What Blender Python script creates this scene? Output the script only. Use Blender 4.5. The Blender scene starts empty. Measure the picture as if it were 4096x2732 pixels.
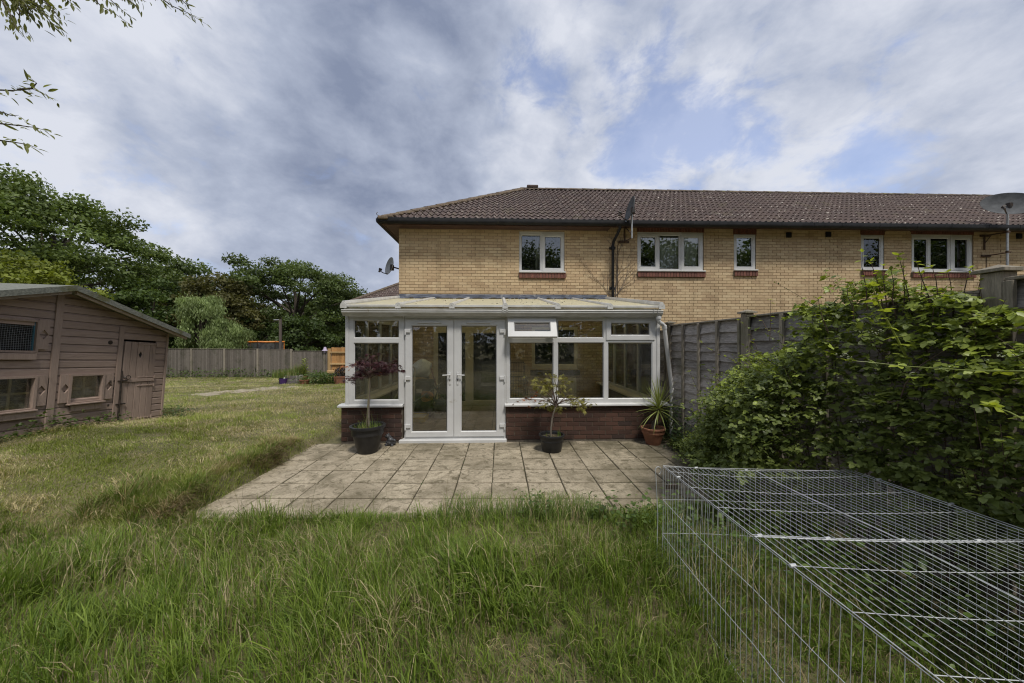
import bpy, bmesh, math, random
import numpy as np
from mathutils import Matrix, Vector

# ---------------------------------------------------------------- camera, light, exposure
SC = bpy.context.scene
COL = SC.collection
FPX, CX, HY, CAMH = 1365.33, 2048.0, 1370.0, 1.69      # photo pixels (4096 wide), eye height
TH = math.atan(0.034)
CT, ST = math.cos(TH), math.sin(TH)
cam = bpy.data.cameras.new('camera')
cam.sensor_width = 36.0
cam.lens = 12.0
cam.shift_y = 4.0 / 4096
cam.clip_start = 0.05
cam.clip_end = 2000
camo = bpy.data.objects.new('camera', cam)
COL.objects.link(camo)
camo.location = (0, 0, CAMH)
camo.rotation_euler = (math.radians(90), 0, -TH)
SC.camera = camo

SUN_EL, SUN_AZ = math.radians(60), math.radians(152)   # azimuth clockwise from +Y (into the picture)
sun = bpy.data.lights.new('sun', 'SUN')
sun.energy = 1.5
sun.angle = math.radians(10)
sun.color = (1.0, 0.95, 0.87)
suno = bpy.data.objects.new('sun', sun)
COL.objects.link(suno)
sdir = Vector((math.sin(SUN_AZ) * math.cos(SUN_EL), math.cos(SUN_AZ) * math.cos(SUN_EL), math.sin(SUN_EL)))
suno.rotation_euler = sdir.to_track_quat('Z', 'Y').to_euler()
SC.view_settings.view_transform = 'Standard'
SC.view_settings.look = 'None'
SC.view_settings.gamma = 1
SC.view_settings.use_curve_mapping = False
SC.view_settings.exposure = 1.08
SC.cycles.max_bounces = 8
SC.cycles.transparent_max_bounces = 16
SC.cycles.sample_clamp_indirect = 6.0
SC.cycles.filter_width = 1.15


def ray(u, v):
    a = (u - CX) / FPX
    b = (HY - v) / FPX
    return (a * CT + ST, -a * ST + CT, b)


def onY(u, v, Y):
    d = ray(u, v); t = Y / d[1]
    return Vector((d[0] * t, Y, CAMH + d[2] * t))


def onX(u, v, X):
    d = ray(u, v); t = X / d[0]
    return Vector((X, d[1] * t, CAMH + d[2] * t))


def onZ(u, v, Z):
    d = ray(u, v); t = (Z - CAMH) / d[2]
    return Vector((d[0] * t, d[1] * t, Z))


# world: cloudy sky, blue showing through gaps
wd = bpy.data.worlds.new('World')
SC.world = wd
wd.use_nodes = True
NT = wd.node_tree
for n in list(NT.nodes):
    NT.nodes.remove(n)


def node(nt, typ, **kw):
    n = nt.nodes.new(typ)
    for k, v in kw.items():
        if k.startswith('i_'):
            key = k[2:]
            key = int(key) if key.isdigit() else key.replace('_', ' ')
            n.inputs[key].default_value = v
        else:
            setattr(n, k, v)
    return n


def math_n(nt, op, a, b=None, clamp=False):
    n = nt.nodes.new('ShaderNodeMath')
    n.operation = op
    n.use_clamp = clamp
    for i, x in enumerate((a, b)):
        if x is None:
            continue
        if isinstance(x, (int, float)):
            n.inputs[i].default_value = x
        else:
            nt.links.new(x, n.inputs[i])
    return n.outputs[0]


def mixc(nt, fac, a, b, mode='MIX'):
    n = nt.nodes.new('ShaderNodeMix')
    n.data_type = 'RGBA'
    n.blend_type = mode
    ins = {'f': n.inputs[0], 'a': n.inputs[6], 'b': n.inputs[7]}
    for k, x in (('f', fac), ('a', a), ('b', b)):
        if isinstance(x, (int, float)):
            ins[k].default_value = x
        elif isinstance(x, (tuple, list)):
            ins[k].default_value = (*x[:3], 1)
        else:
            nt.links.new(x, ins[k])
    return n.outputs[2]


def smooth(nt, x, lo, hi, a=0.0, b=1.0):
    n = nt.nodes.new('ShaderNodeMapRange')
    n.interpolation_type = 'SMOOTHSTEP'
    nt.links.new(x, n.inputs[0])
    for i, q in enumerate((lo, hi, a, b)):
        n.inputs[i + 1].default_value = q
    return n.outputs[0]


def build_world():
    nt = NT
    tc = node(nt, 'ShaderNodeTexCoord')
    dirv = tc.outputs['Generated']
    sep = node(nt, 'ShaderNodeSeparateXYZ')
    nt.links.new(dirv, sep.inputs[0])
    mp = node(nt, 'ShaderNodeMapping')
    mp.inputs['Rotation'].default_value = (math.radians(20), math.radians(-32), math.radians(15))
    mp.inputs['Scale'].default_value = (1.0, 1.0, 1.55)
    mp.inputs['Location'].default_value = (3.1, 1.7, .6)
    nt.links.new(dirv, mp.inputs[0])

    def noise(sc, det, rough, dist=0.0, off=0.0):
        n = node(nt, 'ShaderNodeTexNoise', i_Scale=sc, i_Detail=det, i_Roughness=rough, i_Distortion=dist)
        n.noise_dimensions = '4D'
        n.inputs['W'].default_value = off
        nt.links.new(mp.outputs[0], n.inputs['Vector'])
        return n.outputs[0]

    def blob(u, v, deg, p=1.0):
        d = Vector(ray(u, v)).normalized()
        n = node(nt, 'ShaderNodeVectorMath', operation='DOT_PRODUCT')
        nt.links.new(dirv, n.inputs[0])
        n.inputs[1].default_value = d
        return smooth(nt, n.outputs['Value'], math.cos(math.radians(deg)), 1.0, 0.0, p)

    big = noise(3.4, 9, 0.56, 0.25, 2.0)
    fine = noise(9.0, 10, 0.62, 0.4, 7.0)
    light = noise(3.0, 10, 0.56, 0.2, 4.4)
    gap = blob(2560, 230, 8, .13)
    for b in (blob(2130, 290, 7, .17), blob(2430, 560, 9, .15), blob(2620, 640, 10, .13), blob(2950, 430, 8, .14), blob(2960, 620, 9, .14), blob(2720, 500, 8, .12), blob(3300, 720, 12, .12)):
        gap = math_n(nt, 'ADD', gap, b)
    cov = math_n(nt, 'ADD', math_n(nt, 'MULTIPLY', big, 1.0), math_n(nt, 'MULTIPLY', fine, 1.15))
    cov = math_n(nt, 'ADD', math_n(nt, 'SUBTRACT', cov, gap), smooth(nt, sep.outputs[2], .30, .05, 0, .22))
    cov = smooth(nt, cov, 0.70, 1.02, 0.36, 1.0)
    dark = blob(1330, 430, 26, .17)
    for b in (blob(1420, 560, 12, .08), blob(1000, 850, 18, .09), blob(1680, 60, 16, .08), blob(2900, 120, 18, .03)):
        dark = math_n(nt, 'ADD', dark, b)
    lum = math_n(nt, 'ADD', math_n(nt, 'MULTIPLY', light, 1.45), math_n(nt, 'MULTIPLY', fine, 0.40))
    lum = math_n(nt, 'SUBTRACT', math_n(nt, 'SUBTRACT', lum, dark), 0.27)
    for b in (blob(1640, 330, 8, .14), blob(350, 400, 26, .12), blob(2250, 380, 10, .10), blob(2550, 700, 9, .06)):
        lum = math_n(nt, 'ADD', lum, b)
    ramp = node(nt, 'ShaderNodeValToRGB')
    el = ramp.color_ramp.elements
    el[0].position = 0.30; el[0].color = (.118, .140, .198, 1)
    el[1].position = 0.84; el[1].color = (.355, .370, .412, 1)
    e = el.new(0.58); e.color = (.218, .243, .304, 1)
    nt.links.new(lum, ramp.inputs[0])
    sky = node(nt, 'ShaderNodeTexSky')
    sky.sky_type = 'NISHITA'
    sky.sun_disc = False
    sky.sun_elevation = SUN_EL
    sky.sun_rotation = SUN_AZ
    skyc = mixc(nt, 1.0, sky.outputs[0], (1.10, 0.98, 1.02), 'MULTIPLY')
    cl = mixc(nt, 1.0, ramp.outputs[0], (9.6, 9.6, 9.6), 'MULTIPLY')
    col = mixc(nt, cov, skyc, cl)
    bg = node(nt, 'ShaderNodeBackground')
    bg.inputs[1].default_value = 0.1
    nt.links.new(col, bg.inputs[0])
    out = node(nt, 'ShaderNodeOutputWorld')
    nt.links.new(bg.outputs[0], out.inputs[0])


build_world()

# ---------------------------------------------------------------- helpers
R = random.Random(7)
NR = np.random.default_rng(11)
WORLD = {}


def link(o, parent=None):
    COL.objects.link(o)
    if parent is not None:
        o.parent = parent
        inv = WORLD.get(parent.name)
        if inv is not None:
            o.matrix_parent_inverse = inv
    return o


def empty(name, loc, label=None, cat=None, group=None):
    o = bpy.data.objects.new(name, None)
    COL.objects.link(o)
    o.location = loc
    o.empty_display_size = 0.2
    WORLD[o.name] = Matrix.Translation(-Vector(loc))
    if label:
        tag(o, label, cat, group)
    return o


def tag(o, label=None, cat=None, group=None, kind=None):
    if label: o['label'] = label
    if cat: o['category'] = cat
    if group: o['group'] = group
    if kind: o['kind'] = kind
    return o


class MB:
    def __init__(s):
        s.v = []; s.f = []; s.m = []; s.mi = 0

    def add(s, vs, fs):
        b = len(s.v)
        s.v.extend([tuple(p) for p in vs])
        for f in fs:
            s.f.append([b + i for i in f]); s.m.append(s.mi)
        return s

    def box(s, x0, x1, y0, y1, z0, z1):
        vs = [(x, y, z) for z in (z0, z1) for y in (y0, y1) for x in (x0, x1)]
        return s.add(vs, [(0, 2, 3, 1), (4, 5, 7, 6), (0, 1, 5, 4), (2, 6, 7, 3), (0, 4, 6, 2), (1, 3, 7, 5)])

    def bbox(s, x0, x1, y0, y1, z0, z1, b=.004):
        """box with chamfered edges"""
        c = [(x0, x1), (y0, y1), (z0, z1)]
        vs = []; idx = {}
        for i in (0, 1):
            for j in (0, 1):
                for k in (0, 1):
                    p = [c[0][i], c[1][j], c[2][k]]; sg = (1 - 2 * i, 1 - 2 * j, 1 - 2 * k)
                    for a in range(3):
                        q = [p[t] + (sg[t] * b if t != a else 0) for t in range(3)]
                        idx[(i, j, k, a)] = len(vs); vs.append(q)
        fs = []
        for a in range(3):
            o = [t for t in range(3) if t != a]
            for side in (0, 1):
                loop = []
                for q in ((0, 0), (1, 0), (1, 1), (0, 1)):
                    key = [0, 0, 0]; key[a] = side; key[o[0]] = q[0]; key[o[1]] = q[1]
                    loop.append(idx[(*key, a)])
                fs.append(loop)
            for q in ((0, 0), (1, 0), (1, 1), (0, 1)):       # edges parallel to axis a
                e = []
                for side in (0, 1):
                    key = [0, 0, 0]; key[a] = side; key[o[0]] = q[0]; key[o[1]] = q[1]
                    e.append((tuple(key)))
                fs.append([idx[(*e[0], o[0])], idx[(*e[1], o[0])], idx[(*e[1], o[1])], idx[(*e[0], o[1])]])
        for i in (0, 1):
            for j in (0, 1):
                for k in (0, 1):
                    fs.append([idx[(i, j, k, a)] for a in range(3)])
        return s.add(vs, fs)

    def tube(s, path, r, n=6, cap=True):
        path = [Vector(p) for p in path]
        rs = r if isinstance(r, (list, tuple)) else [r] * len(path)
        rings = []
        up = Vector((0.13, 0.31, 0.94)).normalized()
        prev = None
        for i, p in enumerate(path):
            t = (path[min(i + 1, len(path) - 1)] - path[max(i - 1, 0)])
            t = t.normalized() if t.length > 1e-9 else Vector((0, 0, 1))
            if prev is None:
                a = t.cross(up)
                if a.length < 1e-3: a = t.cross(Vector((1, 0, 0)))
            else:
                a = prev - t * prev.dot(t)
                if a.length < 1e-4: a = t.cross(up)
            a.normalize(); prev = a
            b = t.cross(a)
            rings.append([p + (a * math.cos(q) + b * math.sin(q)) * rs[i] for q in [2 * math.pi * k / n for k in range(n)]])
        vs = [q for ring in rings for q in ring]
        fs = []
        for i in range(len(rings) - 1):
            for k in range(n):
                fs.append((i * n + k, i * n + (k + 1) % n, (i + 1) * n + (k + 1) % n, (i + 1) * n + k))
        if cap:
            fs.append(tuple(range(n))[::-1]); fs.append(tuple((len(rings) - 1) * n + k for k in range(n)))
        return s.add(vs, fs)

    def lathe(s, prof, n=24, c=(0, 0, 0), closed=False):
        vs = []; fs = []
        for r, z in prof:
            for k in range(n):
                q = 2 * math.pi * k / n
                vs.append((c[0] + r * math.cos(q), c[1] + r * math.sin(q), c[2] + z))
        m = len(prof)
        for i in range(m - 1 if not closed else m):
            j = (i + 1) % m
            for k in range(n):
                fs.append((i * n + k, i * n + (k + 1) % n, j * n + (k + 1) % n, j * n + k))
        return s.add(vs, fs)

    def prism(s, poly, axis, a0, a1):
        """extrude 2D polygon (list of pairs) along axis; pairs fill the other axes in xyz order"""
        n = len(poly)
        o = [t for t in range(3) if t != axis]
        vs = []
        for a in (a0, a1):
            for p in poly:
                q = [0, 0, 0]; q[axis] = a; q[o[0]] = p[0]; q[o[1]] = p[1]; vs.append(q)
        fs = [tuple(range(n))[::-1], tuple(range(n, 2 * n))]
        for i in range(n):
            j = (i + 1) % n
            fs.append((i, j, n + j, n + i))
        return s.add(vs, fs)

    def plate(s, x0, x1, z0, z1, holes, y0, y1, bead=0.0, beadm=None, gask=None):
        """rectangular plate in the XZ plane (front y0, back y1) with rectangular holes"""
        xs = sorted({x0, x1, *[h[0] for h in holes], *[h[1] for h in holes]})
        zs = sorted({z0, z1, *[h[2] for h in holes], *[h[3] for h in holes]})
        xs = [x for x in xs if x0 - 1e-6 <= x <= x1 + 1e-6]; zs = [z for z in zs if z0 - 1e-6 <= z <= z1 + 1e-6]

        def solid(i, k):
            if i < 0 or k < 0 or i >= len(xs) - 1 or k >= len(zs) - 1: return False
            cx, cz = (xs[i] + xs[i + 1]) / 2, (zs[k] + zs[k + 1]) / 2
            return not any(h[0] < cx < h[1] and h[2] < cz < h[3] for h in holes)
        for i in range(len(xs) - 1):
            for k in range(len(zs) - 1):
                if not solid(i, k): continue
                a, b, c, d = xs[i], xs[i + 1], zs[k], zs[k + 1]
                s.add([(a, y0, c), (b, y0, c), (b, y0, d), (a, y0, d)], [(0, 1, 2, 3)])
                s.add([(a, y1, c), (b, y1, c), (b, y1, d), (a, y1, d)], [(3, 2, 1, 0)])
                for (di, dk, p, q) in ((-1, 0, (a, c), (a, d)), (1, 0, (b, d), (b, c)), (0, -1, (b, c), (a, c)), (0, 1, (a, d), (b, d))):
                    if not solid(i + di, k + dk):
                        s.add([(p[0], y0, p[1]), (q[0], y0, q[1]), (q[0], y1, q[1]), (p[0], y1, p[1])], [(0, 1, 2, 3)])
        if bead:
            for h in holes:
                s.ringf(h, bead, y0 + .002, y0 + bead * 1.3)
                if gask:
                    m = s.mi; s.mi = gask
                    hh = (h[0] + bead, h[1] - bead, h[2] + bead, h[3] - bead)
                    s.ringf(hh, .007, y0 + bead * 1.3, y0 + bead * 1.3 + .002)
                    s.mi = m
        return s

    def ringf(s, h, w, ya, yb):
        a, b, c, d = h
        o = [(a, ya, c), (b, ya, c), (b, ya, d), (a, ya, d)]
        i = [(a + w, yb, c + w), (b - w, yb, c + w), (b - w, yb, d - w), (a + w, yb, d - w)]
        s.add(o + i, [(0, 1, 5, 4), (1, 2, 6, 5), (2, 3, 7, 6), (3, 0, 4, 7)])

    def mesh(s, name, mats, smooth=False):
        me = bpy.data.meshes.new(name)
        me.from_pydata(s.v, [], s.f)
        for m in (mats if isinstance(mats, (list, tuple)) else [mats]):
            me.materials.append(m)
        if any(s.m): me.polygons.foreach_set('material_index', s.m)
        if smooth:
            me.polygons.foreach_set('use_smooth', [True] * len(s.f))
            try: me.set_sharp_from_angle(angle=math.radians(40))
            except Exception: pass
        me.update()
        return me

    def obj(s, name, mats, parent=None, smooth=False, kind=None):
        o = bpy.data.objects.new(name, s.mesh(name, mats, smooth))
        link(o, parent)
        if kind: o['kind'] = kind
        return o


def npmesh(name, V, Fc, mat, col=None, parent=None, kind=None, smooth=False):
    """V (n,3) array, Fc (m,k) int array, col (n,3) colours"""
    me = bpy.data.meshes.new(name)
    n, (m, k) = len(V), Fc.shape
    me.vertices.add(n); me.vertices.foreach_set('co', np.asarray(V, np.float32).ravel())
    me.loops.add(m * k); me.loops.foreach_set('vertex_index', Fc.astype(np.int32).ravel())
    me.polygons.add(m); me.polygons.foreach_set('loop_start', np.arange(0, m * k, k, dtype=np.int32))
    me.polygons.foreach_set('loop_total', np.full(m, k, np.int32))
    if smooth: me.polygons.foreach_set('use_smooth', np.ones(m, bool))
    if col is not None:
        at = me.color_attributes.new('Col', 'FLOAT_COLOR', 'POINT')
        c = np.ones((n, 4), np.float32); c[:, :3] = col
        at.data.foreach_set('color', c.ravel())
    me.materials.append(mat)
    me.update(calc_edges=True)
    o = bpy.data.objects.new(name, me)
    link(o, parent)
    if kind: o['kind'] = kind
    return o


def inst(name, me, parent, M):
    o = bpy.data.objects.new(name, me)
    link(o, parent)
    o.matrix_basis = M
    return o


# ---------------------------------------------------------------- materials
def new_mat(name):
    m = bpy.data.materials.new(name)
    m.use_nodes = True
    nt = m.node_tree
    bs = nt.nodes['Principled BSDF']
    return m, nt, bs


def coords(nt, scale=(1, 1, 1), obj=False):
    g = node(nt, 'ShaderNodeTexCoord').outputs['Object'] if obj else node(nt, 'ShaderNodeNewGeometry').outputs['Position']
    mp = node(nt, 'ShaderNodeMapping')
    mp.inputs['Scale'].default_value = scale
    nt.links.new(g, mp.inputs[0])
    return mp.outputs[0]


def noise_n(nt, vec, scale, detail=4, rough=.55, dist=0.0):
    n = node(nt, 'ShaderNodeTexNoise', i_Scale=scale, i_Detail=detail, i_Roughness=rough, i_Distortion=dist)
    nt.links.new(vec, n.inputs['Vector'])
    return n.outputs[0]


def bump(nt, bs, h, strength=.3, dist=.01):
    b = node(nt, 'ShaderNodeBump', i_Strength=strength, i_Distance=dist)
    nt.links.new(h, b.inputs['Height'])
    nt.links.new(b.outputs[0], bs.inputs['Normal'])


def simple(name, c1, c2=None, rough=.6, scale=6, metal=0.0, stretch=(1, 1, 1), bmp=0.0, spec=.5, rand=0.0, obj=False, spots=None, lo=.35, hi=.65, detail=5):
    m, nt, bs = new_mat(name)
    bs.inputs['Roughness'].default_value = rough
    bs.inputs['Metallic'].default_value = metal
    bs.inputs['Specular IOR Level'].default_value = spec
    vec = coords(nt, stretch, obj)
    f = noise_n(nt, vec, scale, detail)
    col = mixc(nt, smooth(nt, f, lo, hi), c1, c2 if c2 else c1)
    if spots:       # (colour, scale, threshold)
        for (sc, ss, th) in spots:
            f2 = noise_n(nt, coords(nt), ss, 5, .6)
            col = mixc(nt, smooth(nt, f2, th, th + .1), col, sc)
    if rand:
        oi = node(nt, 'ShaderNodeObjectInfo')
        v = math_n(nt, 'ADD', math_n(nt, 'MULTIPLY', oi.outputs['Random'], 2 * rand), 1 - rand)
        n = node(nt, 'ShaderNodeVectorMath', operation='SCALE')
        nt.links.new(col, n.inputs[0]); nt.links.new(v, n.inputs['Scale'])
        col = n.outputs[0]
    nt.links.new(col, bs.inputs['Base Color'])
    if bmp: bump(nt, bs, f, bmp, .01)
    return m


def brick_mat(name, cols, rowh=.075, length=.225, axis=0, soot=None):
    m, nt, bs = new_mat(name)
    g = node(nt, 'ShaderNodeNewGeometry').outputs['Position']
    sp = node(nt, 'ShaderNodeSeparateXYZ'); nt.links.new(g, sp.inputs[0])
    row = math_n(nt, 'FLOOR', math_n(nt, 'DIVIDE', math_n(nt, 'ADD', sp.outputs[2], 5.0), rowh))
    par = math_n(nt, 'MULTIPLY', math_n(nt, 'MODULO', row, 2.0), .5)
    horiz = math_n(nt, 'ADD', sp.outputs[0], sp.outputs[1])
    colid = math_n(nt, 'FLOOR', math_n(nt, 'ADD', math_n(nt, 'DIVIDE', horiz, length), par))
    cb = node(nt, 'ShaderNodeCombineXYZ'); nt.links.new(row, cb.inputs[0]); nt.links.new(colid, cb.inputs[1])
    wn = node(nt, 'ShaderNodeTexWhiteNoise'); nt.links.new(cb.outputs[0], wn.inputs['Vector'])
    rp = node(nt, 'ShaderNodeValToRGB')
    el = rp.color_ramp.elements
    for i, c in enumerate(cols):
        p = i / (len(cols) - 1)
        if i == 0: e = el[0]
        elif i == len(cols) - 1: e = el[-1]
        else: e = el.new(p)
        e.position = p; e.color = (*c, 1)
    nt.links.new(wn.outputs['Value'], rp.inputs[0])
    vec = coords(nt)
    f = noise_n(nt, vec, 70, 4, .7)
    big = noise_n(nt, vec, 1.4, 5, .6)
    col = mixc(nt, math_n(nt, 'MULTIPLY', smooth(nt, f, .45, .75), .35), rp.outputs[0], tuple(c * .55 for c in cols[0]))
    col = mixc(nt, math_n(nt, 'MULTIPLY', smooth(nt, big, .5, .72), .35), col, soot or tuple(c * .5 for c in cols[0]))
    streak = noise_n(nt, coords(nt, (3.0, 3.0, .35)), 1.3, 6, .62)
    col = mixc(nt, math_n(nt, 'MULTIPLY', smooth(nt, streak, .50, .70), .38), col, tuple(c * .8 for c in (soot or cols[0])))
    nt.links.new(col, bs.inputs['Base Color'])
    bs.inputs['Roughness'].default_value = .88
    bs.inputs['Specular IOR Level'].default_value = .25
    bump(nt, bs, f, .5, .006)
    return m


def glass_mat(name, tint, refl=.10, rough=0.0, dirt=.06):
    m, nt, bs = new_mat(name)
    nt.nodes.remove(bs)
    tr = node(nt, 'ShaderNodeBsdfTransparent'); tr.inputs[0].default_value = (*tint, 1)
    gl = node(nt, 'ShaderNodeBsdfGlossy'); gl.inputs['Roughness'].default_value = rough
    gl.inputs[0].default_value = (.9, .92, .93, 1)
    df = node(nt, 'ShaderNodeBsdfDiffuse'); df.inputs[0].default_value = (.5, .5, .46, 1)
    fr = node(nt, 'ShaderNodeFresnel', i_IOR=1.5)
    fac = math_n(nt, 'MULTIPLY', fr.outputs[0], 1.9, True)
    fac = math_n(nt, 'MAXIMUM', fac, refl)
    mx = node(nt, 'ShaderNodeMixShader')
    nt.links.new(fac, mx.inputs[0]); nt.links.new(tr.outputs[0], mx.inputs[1]); nt.links.new(gl.outputs[0], mx.inputs[2])
    mx2 = node(nt, 'ShaderNodeMixShader')
    f = noise_n(nt, coords(nt), 4, 6, .7)
    nt.links.new(math_n(nt, 'MULTIPLY', smooth(nt, f, .35, .8), dirt * 2), mx2.inputs[0])
    nt.links.new(mx.outputs[0], mx2.inputs[1]); nt.links.new(df.outputs[0], mx2.inputs[2])
    nt.links.new(mx2.outputs[0], nt.nodes['Material Output'].inputs[0])
    return m


def leaf_mat(name, attr=True, color=None, trans=.35, rough=.5, rand=.25, spec=.3, warm=(1.25, 1.25, .6)):
    m, nt, bs = new_mat(name)
    if attr:
        a = node(nt, 'ShaderNodeVertexColor'); a.layer_name = 'Col'
        col = a.outputs[0]
    else:
        oi = node(nt, 'ShaderNodeObjectInfo')
        f = noise_n(nt, coords(nt), 3.0, 3)
        v = math_n(nt, 'ADD', math_n(nt, 'MULTIPLY', oi.outputs['Random'], .6), math_n(nt, 'MULTIPLY', f, .4))
        c0 = tuple(c * (1 - rand) for c in color); c1 = tuple(c * (1 + rand) for c in color)
        col = mixc(nt, v, c0, c1)
    bs.inputs['Roughness'].default_value = rough
    bs.inputs['Specular IOR Level'].default_value = spec
    nt.links.new(col, bs.inputs['Base Color'])
    tl = node(nt, 'ShaderNodeBsdfTranslucent')
    nt.links.new(mixc(nt, 1.0, col, warm, 'MULTIPLY'), tl.inputs[0])
    mx = node(nt, 'ShaderNodeMixShader', i_0=trans)
    nt.links.new(bs.outputs[0], mx.inputs[1]); nt.links.new(tl.outputs[0], mx.inputs[2])
    nt.links.new(mx.outputs[0], nt.nodes['Material Output'].inputs[0])
    return m


def tile_mat():
    m, nt, bs = new_mat('roof_tile')
    vec = coords(nt)
    oi = node(nt, 'ShaderNodeObjectInfo')
    f = noise_n(nt, vec, 9, 6, .65)
    col = mixc(nt, smooth(nt, f, .3, .7), (.066, .044, .038), (.115, .078, .064))
    col = mixc(nt, math_n(nt, 'MULTIPLY', oi.outputs['Random'], .5), col, (.05, .036, .033))
    l = noise_n(nt, vec, 5.5, 3, .5)
    l2 = noise_n(nt, vec, 17, 2, .4)
    lm = math_n(nt, 'MULTIPLY', smooth(nt, l, .48, .58), smooth(nt, l2, .63, .67))
    col = mixc(nt, lm, col, (.50, .45, .38))
    mo = noise_n(nt, vec, 2.2, 5, .6)
    col = mixc(nt, math_n(nt, 'MULTIPLY', smooth(nt, mo, .55, .7), .5), col, (.10, .085, .045))
    nt.links.new(col, bs.inputs['Base Color'])
    bs.inputs['Roughness'].default_value = .85
    bump(nt, bs, f, .4, .01)
    return m


def slab_mat():
    m, nt, bs = new_mat('paving_slab')
    vec = coords(nt)
    oi = node(nt, 'ShaderNodeObjectInfo')
    ad = node(nt, 'ShaderNodeVectorMath', operation='ADD')
    rv = node(nt, 'ShaderNodeCombineXYZ')
    nt.links.new(math_n(nt, 'MULTIPLY', oi.outputs['Random'], 37.0), rv.inputs[0])
    nt.links.new(vec, ad.inputs[0]); nt.links.new(rv.outputs[0], ad.inputs[1])
    own = ad.outputs[0]                       # every slab has its own staining
    f = noise_n(nt, vec, 38, 8, .72)
    g = noise_n(nt, own, 3.4, 7, .68, .5)
    st = noise_n(nt, own, 9.0, 7, .72, .8)
    wide = noise_n(nt, vec, 1.0, 5, .6)
    col = mixc(nt, smooth(nt, f, .3, .7), (.31, .262, .185), (.53, .460, .340))
    col = mixc(nt, math_n(nt, 'MULTIPLY', oi.outputs['Random'], .40), col, (.23, .192, .140))
    col = mixc(nt, math_n(nt, 'MULTIPLY', smooth(nt, g, .44, .66), .66), col, (.160, .135, .088))
    col = mixc(nt, math_n(nt, 'MULTIPLY', smooth(nt, st, .50, .64), .78), col, (.095, .080, .048))
    col = mixc(nt, math_n(nt, 'MULTIPLY', smooth(nt, wide, .44, .64), .58), col, (.115, .098, .060))
    # green-brown algae, thickest towards the shrubs
    sp = node(nt, 'ShaderNodeSeparateXYZ'); nt.links.new(vec, sp.inputs[0])
    al = math_n(nt, 'ADD', smooth(nt, sp.outputs[0], .2, 3.0, 0, .6), smooth(nt, sp.outputs[1], 4.9, 5.8, 0, .35))
    al = math_n(nt, 'MULTIPLY', al, smooth(nt, noise_n(nt, vec, 3.3, 6, .68, .4), .34, .58), True)
    col = mixc(nt, al, col, (.070, .064, .038))
    nt.links.new(col, bs.inputs['Base Color'])
    bs.inputs['Roughness'].default_value = .9
    bs.inputs['Specular IOR Level'].default_value = .2
    bump(nt, bs, f, .7, .008)
    return m


def wood_mat(name, c1, c2, grain=(1, 1, 1), rand=.22, rough=.85, green=None, gs=18, obj=False):
    m, nt, bs = new_mat(name)
    vec = coords(nt, grain, obj)
    oi = node(nt, 'ShaderNodeObjectInfo')
    ad = node(nt, 'ShaderNodeVectorMath', operation='ADD')
    rv = node(nt, 'ShaderNodeCombineXYZ')
    nt.links.new(math_n(nt, 'MULTIPLY', oi.outputs['Random'], 60.0), rv.inputs[0])
    nt.links.new(vec, ad.inputs[0]); nt.links.new(rv.outputs[0], ad.inputs[1])
    f = noise_n(nt, ad.outputs[0], gs, 7, .68, .4)
    f2 = noise_n(nt, ad.outputs[0], gs * .22, 4, .6, 1.2)
    col = mixc(nt, smooth(nt, f, .3, .7), c1, c2)
    col = mixc(nt, math_n(nt, 'MULTIPLY', smooth(nt, f2, .55, .75), .5), col, tuple(c * .45 for c in c1))
    if green:
        col = mixc(nt, math_n(nt, 'MULTIPLY', smooth(nt, noise_n(nt, coords(nt), 2.2, 5), .5, .72), .55), col, green)
    v = math_n(nt, 'ADD', math_n(nt, 'MULTIPLY', oi.outputs['Random'], 2 * rand), 1 - rand)
    n = node(nt, 'ShaderNodeVectorMath', operation='SCALE')
    nt.links.new(col, n.inputs[0]); nt.links.new(v, n.inputs['Scale'])
    nt.links.new(n.outputs[0], bs.inputs['Base Color'])
    bs.inputs['Roughness'].default_value = rough
    bs.inputs['Specular IOR Level'].default_value = .2
    bump(nt, bs, f, .5, .006)
    return m


def poly_mat():
    m, nt, bs = new_mat('polycarbonate')
    vec = coords(nt, (1, 6, 1))
    f = noise_n(nt, vec, 3, 6, .6)
    sp = noise_n(nt, coords(nt), 30, 4, .7)
    col = mixc(nt, smooth(nt, f, .3, .7), (.72, .66, .47), (.82, .77, .58))
    col = mixc(nt, smooth(nt, sp, .70, .76), col, (.10, .08, .05))
    nt.links.new(col, bs.inputs['Base Color'])
    bs.inputs['Roughness'].default_value = .45
    tl = node(nt, 'ShaderNodeBsdfTranslucent')
    nt.links.new(mixc(nt, 1.0, col, (1.10, 1.14, 1.18), 'MULTIPLY'), tl.inputs[0])
    mx = node(nt, 'ShaderNodeMixShader', i_0=.50)
    nt.links.new(bs.outputs[0], mx.inputs[1]); nt.links.new(tl.outputs[0], mx.inputs[2])
    nt.links.new(mx.outputs[0], nt.nodes['Material Output'].inputs[0])
    return m


def ground_mat():
    m, nt, bs = new_mat('lawn_soil')
    vec = coords(nt)
    f = noise_n(nt, vec, 14, 7, .7)
    g = noise_n(nt, vec, 1.1, 5, .6)
    col = mixc(nt, smooth(nt, f, .3, .7), (.070, .065, .026), (.150, .135, .058))
    col = mixc(nt, math_n(nt, 'MULTIPLY', smooth(nt, g, .45, .65), .6), col, (.22, .18, .095))
    nt.links.new(col, bs.inputs['Base Color'])
    bs.inputs['Roughness'].default_value = .95
    bump(nt, bs, f, .8, .03)
    return m


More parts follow.
